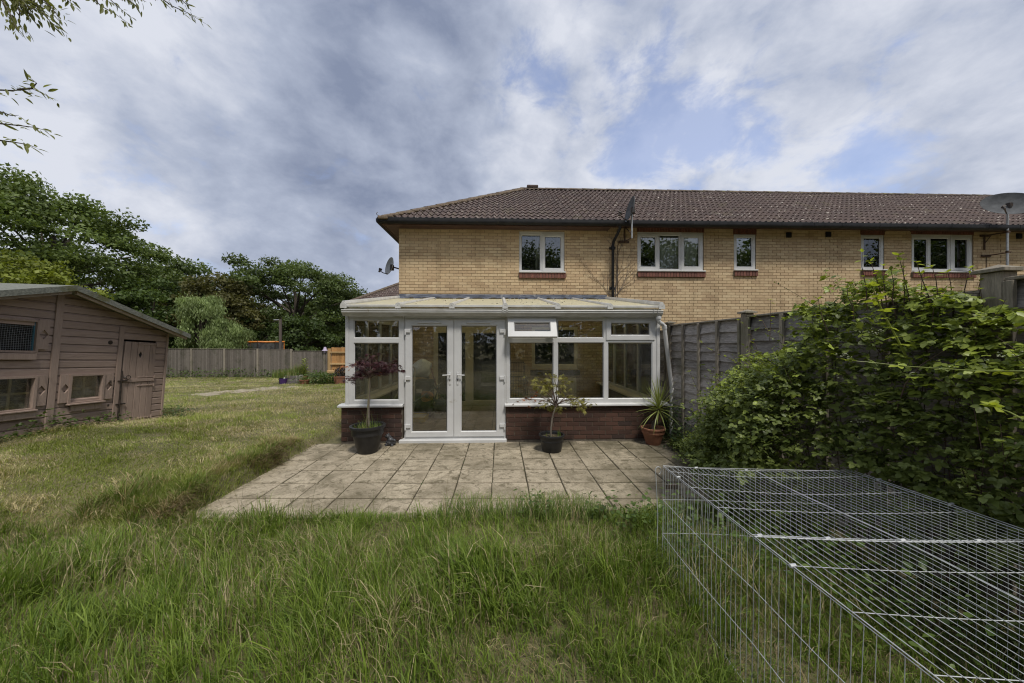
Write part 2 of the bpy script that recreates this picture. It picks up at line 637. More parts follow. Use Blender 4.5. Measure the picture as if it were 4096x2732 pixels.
MAT = dict(
    brick=brick_mat('buff_brick', [(.43, .31, .19), (.54, .405, .245), (.59, .455, .28), (.49, .355, .215), (.61, .48, .30)], soot=(.31, .225, .13)),
    mortar=simple('buff_mortar', (.225, .165, .10), (.30, .225, .14), .95, 30, bmp=.3),
    redbrick=brick_mat('red_brick', [(.060, .034, .026), (.086, .046, .034), (.106, .056, .040), (.050, .033, .028), (.076, .045, .033)], soot=(.045, .034, .022)),
    redmortar=simple('grey_mortar', (.12, .10, .075), (.17, .14, .105), .95, 30, bmp=.3),
    sillbrick=simple('brown_sill_brick', (.125, .048, .034), (.17, .066, .045), .8, 30, bmp=.2, rand=.2),
    tile=tile_mat(),
    ridge=simple('ridge_tile', (.075, .055, .042), (.13, .098, .072), .9, 14, bmp=.4, rand=.2, spots=[((.16, .14, .07), 6, .55)]),
    hipmortar=simple('hip_mortar', (.13, .10, .07), (.20, .15, .10), .95, 18, bmp=.5),
    upvc=simple('white_upvc', (.52, .52, .51), (.58, .58, .57), .32, 3, spec=.45, spots=[((.40, .385, .34), 5, .66)]),
    upvc_old=simple('dirty_white_upvc', (.45, .44, .405), (.55, .545, .52), .4, 5, spec=.4, spots=[((.30, .27, .20), 9, .64)]),
    cream=simple('cream_upvc', (.56, .50, .36), (.62, .56, .42), .4, 4),
    gasket=simple('black_gasket_and_gap', (.012, .012, .012), rough=.6),  # also the painted dark of the shed door gap and diamond
    glass=glass_mat('window_glass', (.93, .93, .92), .05, dirt=.03),
    innerglass=glass_mat('inner_glass', (.80, .82, .80), .02, dirt=.004),
    roomglass=glass_mat('house_glass', (.85, .87, .86), .13, dirt=.004),
    poly=poly_mat(),
    lead=simple('lead_flashing', (.085, .095, .12), (.20, .215, .25), .42, 5, metal=.35, stretch=(1, 1, 5), spots=[((.30, .30, .30), 4, .60)]),
    gutter=simple('black_gutter', (.008, .008, .009), (.016, .016, .017), .55, 4, spec=.3, spots=[((.03, .028, .022), 7, .62)]),
    soffit=simple('brown_soffit', (.055, .03, .024), (.085, .046, .036), .6, 6),
    dark=simple('dark_room', (.05, .049, .046), (.07, .07, .064), .9, 2),  # dark wall colour puts the gloom of unlit interiors into the paint
    curtain=simple('net_curtain', (.55, .55, .47), (.68, .68, .60), .9, 9, stretch=(3, 1, .2)),
    slab=slab_mat(),
    ground=ground_mat(),
    joint=simple('joint_soil', (.032, .026, .015), (.075, .060, .033), .95, 25, bmp=.6, spots=[((.045, .06, .018), 7, .55)]),
    fence=wood_mat('grey_fence_wood', (.115, .100, .085), (.225, .200, .172), (1, 1, 7), green=(.06, .065, .035), gs=12),
    fenceh=wood_mat('weathered_slat', (.165, .150, .138), (.345, .322, .298), (7, 1, 7), green=(.075, .075, .05), gs=9, rand=.45),
    batten=wood_mat('batten_wood', (.17, .150, .120), (.29, .255, .205), (8, 8, 1), green=(.085, .09, .04), gs=10),
    newwood=wood_mat('new_orange_wood', (.36, .19, .075), (.50, .29, .12), (7, 1, 1), gs=8),
    newpost=wood_mat('pale_new_post', (.40, .26, .12), (.52, .36, .18), (7, 7, 1), gs=8),
    shed=wood_mat('mauve_brown_paint', (.290, .215, .175), (.350, .266, .220), (8, 1, 8), rand=.09, gs=5),
    shedtrim=wood_mat('mauve_brown_trim', (.290, .216, .176), (.345, .262, .216), (8, 8, 1), rand=.10, gs=7),
    rawwood=wood_mat('bare_verge_wood', (.27, .215, .155), (.38, .31, .235), (7, 1, 7), gs=8),
    felt=simple('roofing_felt', (.120, .126, .105), (.185, .19, .160), .95, 40, bmp=.5, spots=[((.10, .10, .05), 2.5, .56), ((.095, .052, .025), 1.8, .62)]),
    shedglass=glass_mat('hazy_plastic_pane', (.92, .90, .80), .06, .12, dirt=.09),
    filmback=simple('dusty_backing', (.085, .088, .060), (.16, .16, .115), .9, 5),
    net=simple('cobweb_film', (.34, .32, .21), (.50, .47, .34), .9, 8, stretch=(1, 1, 2.6)),
    iron=simple('black_iron', (.016, .014, .012), (.05, .034, .026), .5, 20, spec=.4),
    blue=simple('blue_edge_paint', (.05, .14, .18), rough=.6),
    wire=simple('galvanised_wire', (.40, .415, .42), (.52, .535, .535), .7, 25, metal=.3, spec=.3, spots=[((.20, .20, .17), 12, .62)]),
    plug=simple('black_plastic', (.010, .010, .011), (.020, .020, .021), .42, 6, spec=.45),
    terracotta=simple('terracotta', (.20, .085, .045), (.28, .125, .07), .85, 9, bmp=.2, spots=[((.12, .10, .065), 6, .58)]),
    purple=simple('purple_plastic', (.055, .022, .12), rough=.5),
    soil=simple('potting_soil', (.035, .026, .016), (.09, .07, .035), .95, 40, bmp=.8),
    dish=simple('grey_dish', (.070, .074, .078), (.105, .11, .115), .75, 7, spec=.2),
    paledish=simple('pale_grey_dish', (.26, .265, .26), (.34, .345, .34), .6, 7, spec=.3),
    palemetal=simple('pale_metal', (.34, .35, .35), (.44, .45, .45), .4, 8, metal=.5, spots=[((.20, .12, .07), 16, .62)]),
    rust=simple('rusty_bracket', (.045, .028, .02), (.09, .05, .03), .8, 20),
    bark=simple('bark', (.045, .036, .026), (.10, .082, .06), .95, 14, stretch=(1, 1, .3), bmp=.8),
    twig=simple('reddish_twig', (.05, .03, .022), (.10, .065, .045), .8, 12),
    bare=simple('bare_twig', (.12, .095, .075), (.19, .155, .125), .9, 20),
    cane=simple('bamboo_cane', (.10, .10, .055), (.17, .15, .085), .6, 12),
    mapletrunk=simple('grey_maple_bark', (.10, .082, .062), (.17, .145, .115), .85, 25, stretch=(1, 1, .4)),
    statue=simple('black_statue', (.02, .02, .022), (.075, .078, .085), .45, 35, bmp=.6),
    oak=wood_mat('sleeper_wood', (.050, .030, .02), (.10, .062, .04), (7, 1, 7)),
    floor=simple('interior_floor', (.26, .215, .17), (.35, .295, .235), .5, 7, spots=[((.20, .15, .11), 3, .58)]),
    plaster=simple('sill_board', (.62, .56, .44), (.68, .62, .50), .5, 4),
    bag=simple('plastic_bag', (.74, .76, .78), (.86, .88, .90), .35, 14, bmp=.6),
    blackstuff=simple('black_tub', (.012, .013, .013), (.035, .036, .034), .6, 14),
    orange=simple('orange_cord', (.42, .17, .05), (.52, .24, .08), .6, 8),
    yellow=simple('yellow_plastic', (.60, .44, .02), rough=.45),
    whitetub=simple('white_tub', (.60, .57, .50), rough=.5),
    redhandle=simple('red_handle', (.13, .03, .02), rough=.5),
    bluepole=simple('grey_blue_pole', (.10, .13, .15), rough=.4, metal=.4),
    crate=simple('black_crate_wire', (.010, .010, .010), rough=.5),
    netblack=glass_mat('trampoline_net', (.25, .25, .25), .0, .5, .1),
    padorange=simple('orange_pad', (.62, .20, .03), (.70, .26, .05), .5, 4),
    lampwood=wood_mat('lamp_post_wood', (.10, .082, .070), (.15, .125, .108), (8, 8, 1)),
    mauve=simple('mauve_plastic', (.42, .36, .48), rough=.6),
    concrete=simple('path_slab', (.22, .185, .13), (.34, .295, .215), .9, 10, bmp=.4),
    blade=leaf_mat('grass_blade', True, trans=.3, rough=.55, spec=.25, warm=(1.2, 1.3, .6)),
    leaf=leaf_mat('tree_leaf', True, trans=.34, rough=.5, spec=.3),
    bramble=leaf_mat('bramble_leaf', True, trans=.30, rough=.42, spec=.35),
    brambles=leaf_mat('bramble_leaf_single', False, (.155, .195, .050), trans=.30, rough=.42, rand=.4, spec=.35),
    brightleaf=leaf_mat('young_leaf', False, (.30, .35, .05), trans=.45, rough=.45, rand=.3),
    plumleaf=leaf_mat('overhang_leaf', False, (.17, .185, .055), trans=.5, rough=.5, rand=.35),
    redmaple=leaf_mat('purple_maple_leaf', False, (.062, .026, .030), trans=.35, rough=.5, rand=.45, warm=(1.3, .8, .8)),
    greenmaple=leaf_mat('olive_maple_leaf', False, (.24, .225, .062), trans=.4, rough=.5, rand=.45),
    rustleaf=leaf_mat('dry_orange_leaf', False, (.26, .09, .03), trans=.3, rough=.6, rand=.3),
    yucca=leaf_mat('yucca_leaf', False, (.25, .29, .075), trans=.25, rough=.4, rand=.3, spec=.45),
    flower=simple('cream_flower', (.30, .32, .20), rough=.7),
)

# ---------------------------------------------------------------- ground
PX0, PX1, PY0, PY1 = -3.045, 2.846, 3.28, 5.80          # patio extent
SHEDX = -6.9


def sstep(x, a, b):
    t = np.clip((np.asarray(x, float) - a) / (b - a), 0, 1)
    return t * t * (3 - 2 * t)


def zg(X, Y):
    X = np.asarray(X, float); Y = np.asarray(Y, float)
    far = np.interp(Y, [-50, 0, 5, 5.6, 7.2, 11, 16, 20.5, 60, 400], [.3, .36, .36, .34, .17, .0, -.22, -.33, -.5, -.5])
    near = np.interp(Y, [-50, 0, 3.0, 3.7, 5.0, 5.9, 8, 11, 16, 20.5, 60, 400], [0, 0.03, .08, .17, .19, .08, .02, -.04, -.22, -.36, -.5, -.5])
    t = sstep(-X, 3.3, 6.4)
    left = near * (1 - t) + far * t
    flat = np.where(Y < 20, 0.0, -.3) * np.ones_like(X)
    flat = np.interp(Y, [-50, 9, 16, 20.5, 60, 400], [0, 0, -.22, -.36, -.5, -.5]) * np.ones_like(X)
    s = sstep(-X, 3.05, 3.16) * sstep(Y, 3.0, 3.5) + sstep(-X, 2.0, 5.0) * (1 - sstep(Y, 3.0, 3.5))
    z = flat * (1 - s) + left * s
    z = z + .012 * np.sin(X * 2.3 + 1.1) * np.sin(Y * 1.9) * sstep(-X + Y * 0, -9, -3)
    pat = (X > PX0 - .02) & (X < PX1 + .3) & (Y > PY0 + .03) & (Y < 9)
    z = np.where(pat, np.minimum(z, -.035), z)
    return z


def zgs(x, y):
    return float(zg(np.array([x]), np.array([y]))[0])


def build_ground():
    xs = np.concatenate([[-900, -300, -120, -60, -40], np.arange(-30, -8, .6), np.arange(-8, -3.4, .16), np.arange(-3.4, -2.6, .05), np.arange(-2.6, 4, .25), [5, 7, 10, 14, 20, 30, 60, 120, 300, 900]])
    ys = np.concatenate([[-900, -300, -100, -40, -20, -10, -5, -2], np.arange(-1, 3.0, .2), np.arange(3.0, 4, .08), np.arange(4, 8, .14), np.arange(8, 24, .5), [26, 30, 40, 60, 120, 300, 900]])
    Xg, Yg = np.meshgrid(xs, ys)
    V = np.stack([Xg, Yg, zg(Xg, Yg)], -1).reshape(-1, 3)
    nx, ny = len(xs), len(ys)
    i = np.arange(nx * ny).reshape(ny, nx)
    Fc = np.stack([i[:-1, :-1], i[:-1, 1:], i[1:, 1:], i[1:, :-1]], -1).reshape(-1, 4)
    npmesh('ground', V, Fc, MAT['ground'], kind='structure', smooth=True)


build_ground()

# patio: bed of soil, every slab a piece of its own
bed = MB()
bed.box(PX0 - .42, PX1 + .01, PY0 + .06, PY1 + .03, -.08, -.0075)
patio = bed.obj('patio', MAT['joint'], kind='structure')


def patio_pt(x, y, z):
    sh = -.034 * max(0, min(1, (5.8 - y) / 2.1))
    return (x, y + sh * x, z)


PITCH = .4208
for r in range(6):
    yb = 5.80 - PITCH * r
    ya = yb - PITCH
    for k in range(-2, 13):
        if k == -2 and r > 1: continue
        x0 = -2.624 + PITCH * k
        x1 = x0 + PITCH
        g = .005 + R.random() * .004
        tz_ = R.uniform(.001, .006)
        dz = [tz_ + R.uniform(-.002, .002) for _ in range(4)]
        j = [R.uniform(-.004, .004) for _ in range(8)]
        gy = g + .006
        cs = [(x0 + g + j[0], ya + gy + j[1]), (x1 - g + j[2], ya + gy + j[3]), (x1 - g + j[4], yb - gy + j[5]), (x0 + g + j[6], yb - gy + j[7])]
        cx, cy = (x0 + x1) / 2, (ya + yb) / 2
        vs = [patio_pt(*c, -.05) for c in cs]
        vs += [patio_pt(*c, dz[i] - .005) for i, c in enumerate(cs)]
        vs += [patio_pt(c[0] + (cx - c[0]) * .02, c[1] + (cy - c[1]) * .02, dz[i]) for i, c in enumerate(cs)]
        mb = MB()
        mb.add(vs, [(0, 1, 5, 4), (1, 2, 6, 5), (2, 3, 7, 6), (3, 0, 4, 7), (4, 5, 9, 8), (5, 6, 10, 9), (6, 7, 11, 10), (7, 4, 8, 11), (8, 9, 10, 11)])
        mb.obj('slab', MAT['slab'], patio)

# ---------------------------------------------------------------- houses of the terrace
YH = 8.85
EY, EZ, RY, RZ = 8.49, 4.735, 12.16, 7.13
PITCHA = math.atan2(RZ - EZ, RY - EY)
SLOPE = math.hypot(RZ - EZ, RY - EY)
ROWS = 13
GAUGE = SLOPE / ROWS


def brick_cells(a0, a1, z0, z1, holes, off):
    """cells (s0, s1, zA, zB) of a stretcher-bond wall; off = coordinate of the wall plane"""
    out = []
    k = math.ceil((z0 + 5) / .075 - 1e-6)
    while -5 + .075 * k + .04 < z1:
        zA = -5 + .075 * k + .005
        zB = min(zA + .065, z1)
        par = .5 * (k % 2)
        n = math.floor((a0 + off) / .225 + par)
        while True:
            s0 = .225 * (n - par) - off
            if s0 > a1: break
            s1 = s0 + .225
            segs = [(max(s0 + .005, a0), min(s1 - .005, a1))]
            zm = (zA + zB) / 2
            for h in holes:
                if h[2] < zm < h[3]:
                    ns = []
                    for (p, q) in segs:
                        if q <= h[0] or p >= h[1]: ns.append((p, q)); continue
                        if p < h[0]: ns.append((p, h[0]))
                        if q > h[1]: ns.append((h[1], q))
                    segs = ns
            for (p, q) in segs:
                if q - p > .025: out.append((p, q, zA, zB))
            n += 1
        k += 1
    return out


BRICKCACHE = {}


def brick_mesh(l, h, mat, dep=.018):
    key = (round(l, 3), round(h, 3), mat.name)
    if key not in BRICKCACHE:
        mb = MB()
        b = .0025
        vs = [(0, 0 + dep, 0), (l, dep, 0), (l, dep, h), (0, dep, h), (0, b, 0), (l, b, 0), (l, b, h), (0, b, h),
              (b, 0, b), (l - b, 0, b), (l - b, 0, h - b), (b, 0, h - b)]
        mb.add(vs, [(0, 1, 5, 4), (1, 2, 6, 5), (2, 3, 7, 6), (3, 0, 4, 7), (4, 5, 9, 8), (5, 6, 10, 9), (6, 7, 11, 10), (7, 4, 8, 11), (8, 9, 10, 11)])
        BRICKCACHE[key] = mb.mesh('brick', mat)
    return BRICKCACHE[key]


def lay_bricks(cells, parent, mat, y, limit=290, prefer=None, extra=None):
    """front-facing bricks: the ones that show largest as pieces, the rest joined"""
    order = sorted(cells, key=prefer) if prefer else cells
    solo, rest = order[:limit], order[limit:]
    for (p, q, a, b) in solo:
        inst('brick', brick_mesh(q - p, b - a, mat), parent, Matrix.Translation((p, y + R.uniform(-.002, .002), a)))
    mb = MB()
    for (p, q, a, b) in rest:
        j = R.uniform(-.002, .002)
        yy, d, e = y + j, y + .016, .0025
        vs = [(p, d, a), (q, d, a), (q, d, b), (p, d, b), (p, yy, a), (q, yy, a), (q, yy, b), (p, yy, b)]
        mb.add(vs, [(0, 1, 5, 4), (1, 2, 6, 5), (2, 3, 7, 6), (3, 0, 4, 7), (4, 5, 6, 7)])
    if extra: extra(mb)
    if mb.v: mb.obj('bricks', mat, parent, kind='stuff')


def tile_base():
    vs = []; n = 14
    for (b, off) in ((-.025, .030), (GAUGE + .02, .005)):
        for i in range(n + 1):
            w = .302 * i / n
            z = .040 * (0.5 - .5 * math.cos(2 * math.pi * w / .151 - .5)) ** 1.25
            vs.append((w, b, z + off))
    for i in range(n + 1):
        vs.append((vs[i][0], -.022, vs[i][2] - .020))
    fs = []
    for i in range(n):
        fs.append((i, i + 1, n + 1 + i + 1, n + 1 + i))
        fs.append((2 * (n + 1) + i, 2 * (n + 1) + i + 1, i + 1, i))
    fs.append((0, n + 1, 2 * (n + 1)))
    return vs, fs


TV, TF = tile_base()
_t = MB(); _t.add(TV, TF)
TILE = _t.mesh('tile', MAT['tile'], True)
FRONTM = Matrix.Rotation(PITCHA, 4, 'X')
HIPX = -2.95          # left eave of the end house


def lay_roof(roof, x0, x1, hip=False):
    deck = MB()
    n = Vector((0, -math.sin(PITCHA), math.cos(PITCHA))) * -.012
    if hip:
        pts = [(HIPX, EY, EZ), (x1, EY, EZ), (x1, RY, RZ), (HIPX + RY - EY, RY, RZ)]
    else:
        pts = [(x0, EY, EZ), (x1, EY, EZ), (x1, RY, RZ), (x0, RY, RZ)]
    deck.add([Vector(p) + n for p in pts], [(0, 1, 2, 3)])
    bk = 2 * RY - EY
    if hip:
        ax = HIPX + RY - EY
        deck.add([(x1, bk, EZ), (HIPX, bk, EZ), (ax, RY, RZ - .01), (x1, RY, RZ - .01)], [(0, 1, 2, 3)])
        deck.add([(HIPX, bk, EZ), (HIPX, EY, EZ), (ax, RY, RZ - .02)], [(0, 1, 2)])
    else:
        deck.add([(x1, bk, EZ), (x0, bk, EZ), (x0, RY, RZ - .01), (x1, RY, RZ - .01)], [(0, 1, 2, 3)])
    deck.obj('roof_deck', MAT['tile'], roof)
    cells = []
    k0 = math.floor((x0 - HIPX) / .3 + 1e-6)
    k = k0
    while HIPX + k * .3 < x1 - .02:
        for r in range(ROWS):
            cells.append((HIPX + k * .3, r))
        k += 1
    cells.sort(key=lambda c: (c[1] * .25) + abs(c[0] + .15) * .6)
    cnt = 0
    rest = MB()
    for (x, r) in cells:
        b = r * GAUGE
        jit = Matrix.Rotation(R.uniform(-.006, .006), 4, 'Z')
        M = Matrix.Translation((x, EY + b * math.cos(PITCHA), EZ + b * math.sin(PITCHA))) @ FRONTM @ jit
        lim = HIPX + b * math.cos(PITCHA)
        if hip and x + .3 < lim: continue
        if hip and x < lim + .3:
            bm = bmesh.new()
            vv = [bm.verts.new(v) for v in TV]
            for f in TF: bm.faces.new([vv[i] for i in f])
            # hip line in tile space
            p = Vector((lim - x, 0, 0)); nrm = Vector((1, -math.cos(PITCHA), 0)).normalized()
            bmesh.ops.bisect_plane(bm, geom=bm.verts[:] + bm.edges[:] + bm.faces[:], plane_co=p, plane_no=-nrm, clear_outer=True)
            if not bm.faces: bm.free(); continue
            me = bpy.data.meshes.new('tile'); bm.to_mesh(me); bm.free(); me.materials.append(MAT['tile'])
            inst('tile', me, roof, M); cnt += 1
        elif cnt < 295:
            inst('tile', TILE, roof, M); cnt += 1
        else:
            rest.add([M @ Vector(v) for v in TV], TF)
    if hip:
        # end slope facing the garden on the left
        c, s = math.cos(PITCHA), math.sin(PITCHA)
        RM = Matrix(((0, c, -s, 0), (-1, 0, 0, 0), (0, s, c, 0), (0, 0, 0, 1)))
        for kk in range(26):
            for r in range(ROWS):
                b = r * GAUGE
                y = bk - kk * .3
                if y - .3 < EY + (b + GAUGE) * c - .10 or y > bk - b * c + .1: continue
                M = Matrix.Translation((HIPX + b * c, y, EZ + b * s)) @ RM
                rest.add([M @ Vector(v) for v in TV], TF)
    if rest.v: rest.obj('tiles', MAT['tile'], roof, True, kind='stuff')
    # ridge and hip tiles
    def run(p, q, mort=True):
        p, q = Vector(p), Vector(q)
        L = (q - p).length; nn = max(1, round(L / .45)); d = (q - p) / nn
        ang = d.normalized()
        side = ang.cross(Vector((0, 0, 1))).normalized(); upv = side.cross(ang)
        for i in range(nn):
            mb = MB(); vs = []; fs = []
            a, b = p + d * i - ang * .01, p + d * (i + 1) + ang * .02
            for e, pt in enumerate((a, b)):
                for rr in (.125, .108):
                    for t in range(9):
                        th = math.radians(8 + 164 * t / 8)
                        vs.append(pt + side * (rr * math.cos(th)) + upv * (rr * .82 * math.sin(th) - .055 + (0.012 if e == 0 else 0)))
            for t in range(8):
                fs += [(t, t + 1, 18 + t + 1, 18 + t), (9 + t + 1, 9 + t, 27 + t, 27 + t + 1), (t + 1, t, 9 + t, 9 + t + 1), (18 + t, 18 + t + 1, 27 + t + 1, 27 + t)]
            mb.add(vs, fs)
            mb.obj('ridge_tile', MAT['ridge'], roof, True)
    if hip:
        ax = HIPX + RY - EY
        run((HIPX + .05, EY + .05, EZ + .05), (ax, RY, RZ + .03))
        run((ax, RY, RZ + .03), (x1, RY, RZ + .03))
        mb = MB(); mb.bbox(ax + .22, ax + .62, RY - .12, RY + .1, RZ + .06, RZ + .15, .02); mb.obj('ridge_vent', MAT['tile'], roof)
        mb = MB(); mb.tube([(HIPX - .03, EY - .02, EZ + .07), (HIPX - .06, EY - .05, EZ + .07), (HIPX - .07, EY - .06, EZ + .11), (HIPX - .05, EY - .04, EZ + .14)], .008, 6); mb.obj('hip_iron', MAT['iron'], roof)
        # mortar bedding along the hip
        mb = MB()
        p0, p1 = Vector((HIPX, EY, EZ)), Vector((ax, RY, RZ))
        nn = 34
        for i in range(nn):
            t = i / nn
            q = p0.lerp(p1, t)
            w = R.uniform(.04, .10)
            mb.bbox(q.x - .02, q.x + .14 + w, q.y - .15, q.y + .05, q.z - .05, q.z + R.uniform(.0, .03), .02)
        mb.obj('hip_bedding', MAT['hipmortar'], roof)
    else:
        run((x0, RY, RZ + .03), (x1, RY, RZ + .03))


def gutter_mesh(mb, x0, x1, y, ztop, r=.062, deep=.13):
    prof = []
    for t in range(9):
        th = math.pi + math.pi * t / 8
        prof.append((y + r * math.cos(th), ztop - .06 + (deep - .06) * math.sin(th)))
    prof = [(y - r, ztop)] + prof + [(y + r, ztop)]
    inner = [(a + (y - a) * .1, max(b + .006, 0)) for a, b in prof][::-1]
    mb.prism(prof + inner, 0, x0, x1)


def upvc_unit(root, x0, x1, z0, z1, holes, sashes, y, mats, glass, name='window', dep=.06, curtain=None, back=True):
    """outer frame with fixed lights (holes) and opening sashes (outer rect, glass rect)"""
    mb = MB()
    allh = list(holes) + [s[0] for s in sashes]
    mb.plate(x0, x1, z0, z1, allh, y, y + dep, 0)
    for h in holes:
        mb.ringf(h, .014, y + .003, y + .024)
        mb.mi = 1; mb.ringf((h[0] + .014, h[1] - .014, h[2] + .014, h[3] - .014), .006, y + .024, y + .026); mb.mi = 0
    w = mb.obj(name, mats, root)
    for h in holes:
        p = MB(); p.box(h[0] - .002, h[1] + .002, y + .028, y + .034, h[2] - .002, h[3] + .002); p.obj('pane', glass, w)
    for (o, g) in sashes:
        s = MB()
        s.plate(o[0] - .012, o[1] + .012, o[2] - .012, o[3] + .012, [g], y - .016, y + .04, 0)
        s.ringf(g, .014, y - .013, y + .012)
        s.mi = 1; s.ringf((g[0] + .014, g[1] - .014, g[2] + .014, g[3] - .014), .006, y + .012, y + .014)
        so = s.obj('sash', mats, w)
        p = MB(); p.box(g[0], g[1], y + .018, y + .024, g[2], g[3]); p.obj('pane', glass, w)
    return w


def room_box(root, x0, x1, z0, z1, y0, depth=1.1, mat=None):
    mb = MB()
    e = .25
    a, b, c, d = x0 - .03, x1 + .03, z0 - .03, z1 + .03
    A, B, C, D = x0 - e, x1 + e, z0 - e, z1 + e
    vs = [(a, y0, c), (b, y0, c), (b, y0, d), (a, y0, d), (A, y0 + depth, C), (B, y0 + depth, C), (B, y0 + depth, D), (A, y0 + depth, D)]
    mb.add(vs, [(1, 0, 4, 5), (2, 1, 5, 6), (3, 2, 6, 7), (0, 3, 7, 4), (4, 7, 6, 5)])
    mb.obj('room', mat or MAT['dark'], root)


def curtain(root, x0, x1, z0, z1, y, folds=7, mat=None):
    mb = MB(); n = folds * 8
    vs = []; fs = []
    for i in range(n + 1):
        t = i / n; x = x0 + (x1 - x0) * t
        yy = y + .025 * math.sin(t * folds * 2 * math.pi) + .01 * math.sin(t * 17)
        vs += [(x, yy, z0), (x + .01 * math.sin(t * 9), yy * 1.0 + .0, z1)]
    for i in range(n):
        fs.append((2 * i, 2 * i + 2, 2 * i + 3, 2 * i + 1))
    mb.add(vs, fs)
    mb.obj('curtain', mat or MAT['curtain'], root, True)


def brick_sill(win, x0, x1, zt, y):
    n = max(3, round((x1 - x0) / .078)); w = (x1 - x0) / n
    mb = MB(); mb.box(x0, x1, y - .035, y + .05, zt - .128, zt - .012); mb.obj('sill_mortar', MAT['redmortar'], win)
    me = None
    for i in range(n):
        if me is None:
            b = MB(); b.bbox(.004, w - .004, -.045, .05, -.135, 0, .004); me = b.mesh('sill_brick', MAT['sillbrick'])
        o = inst('sill_brick', me, win, Matrix.Translation((x0 + i * w, y, zt)))


def pxr(u0, u1, v0, v1, Y):
    a = onY(u0, v1, Y); b = onY(u1, v0, Y)
    return (a.x, b.x, a.z, b.z)


UP = [MAT['upvc'], MAT['gasket']]
UPO = [MAT['upvc_old'], MAT['gasket']]
CRM = [MAT['cream'], MAT['gasket']]
YW = YH + .025


def crop3(x0, x1, y0, y1): return pxr(1450 + x0 / 1.808, 1450 + x1 / 1.808, 700 + y0 / 1.808, 700 + y1 / 1.808, YW)
def crop4(x0, x1, y0, y1): return pxr(2600 + x0 / 1.5715, 2600 + x1 / 1.5715, 700 + y0 / 1.5715, 700 + y1 / 1.5715, YW)


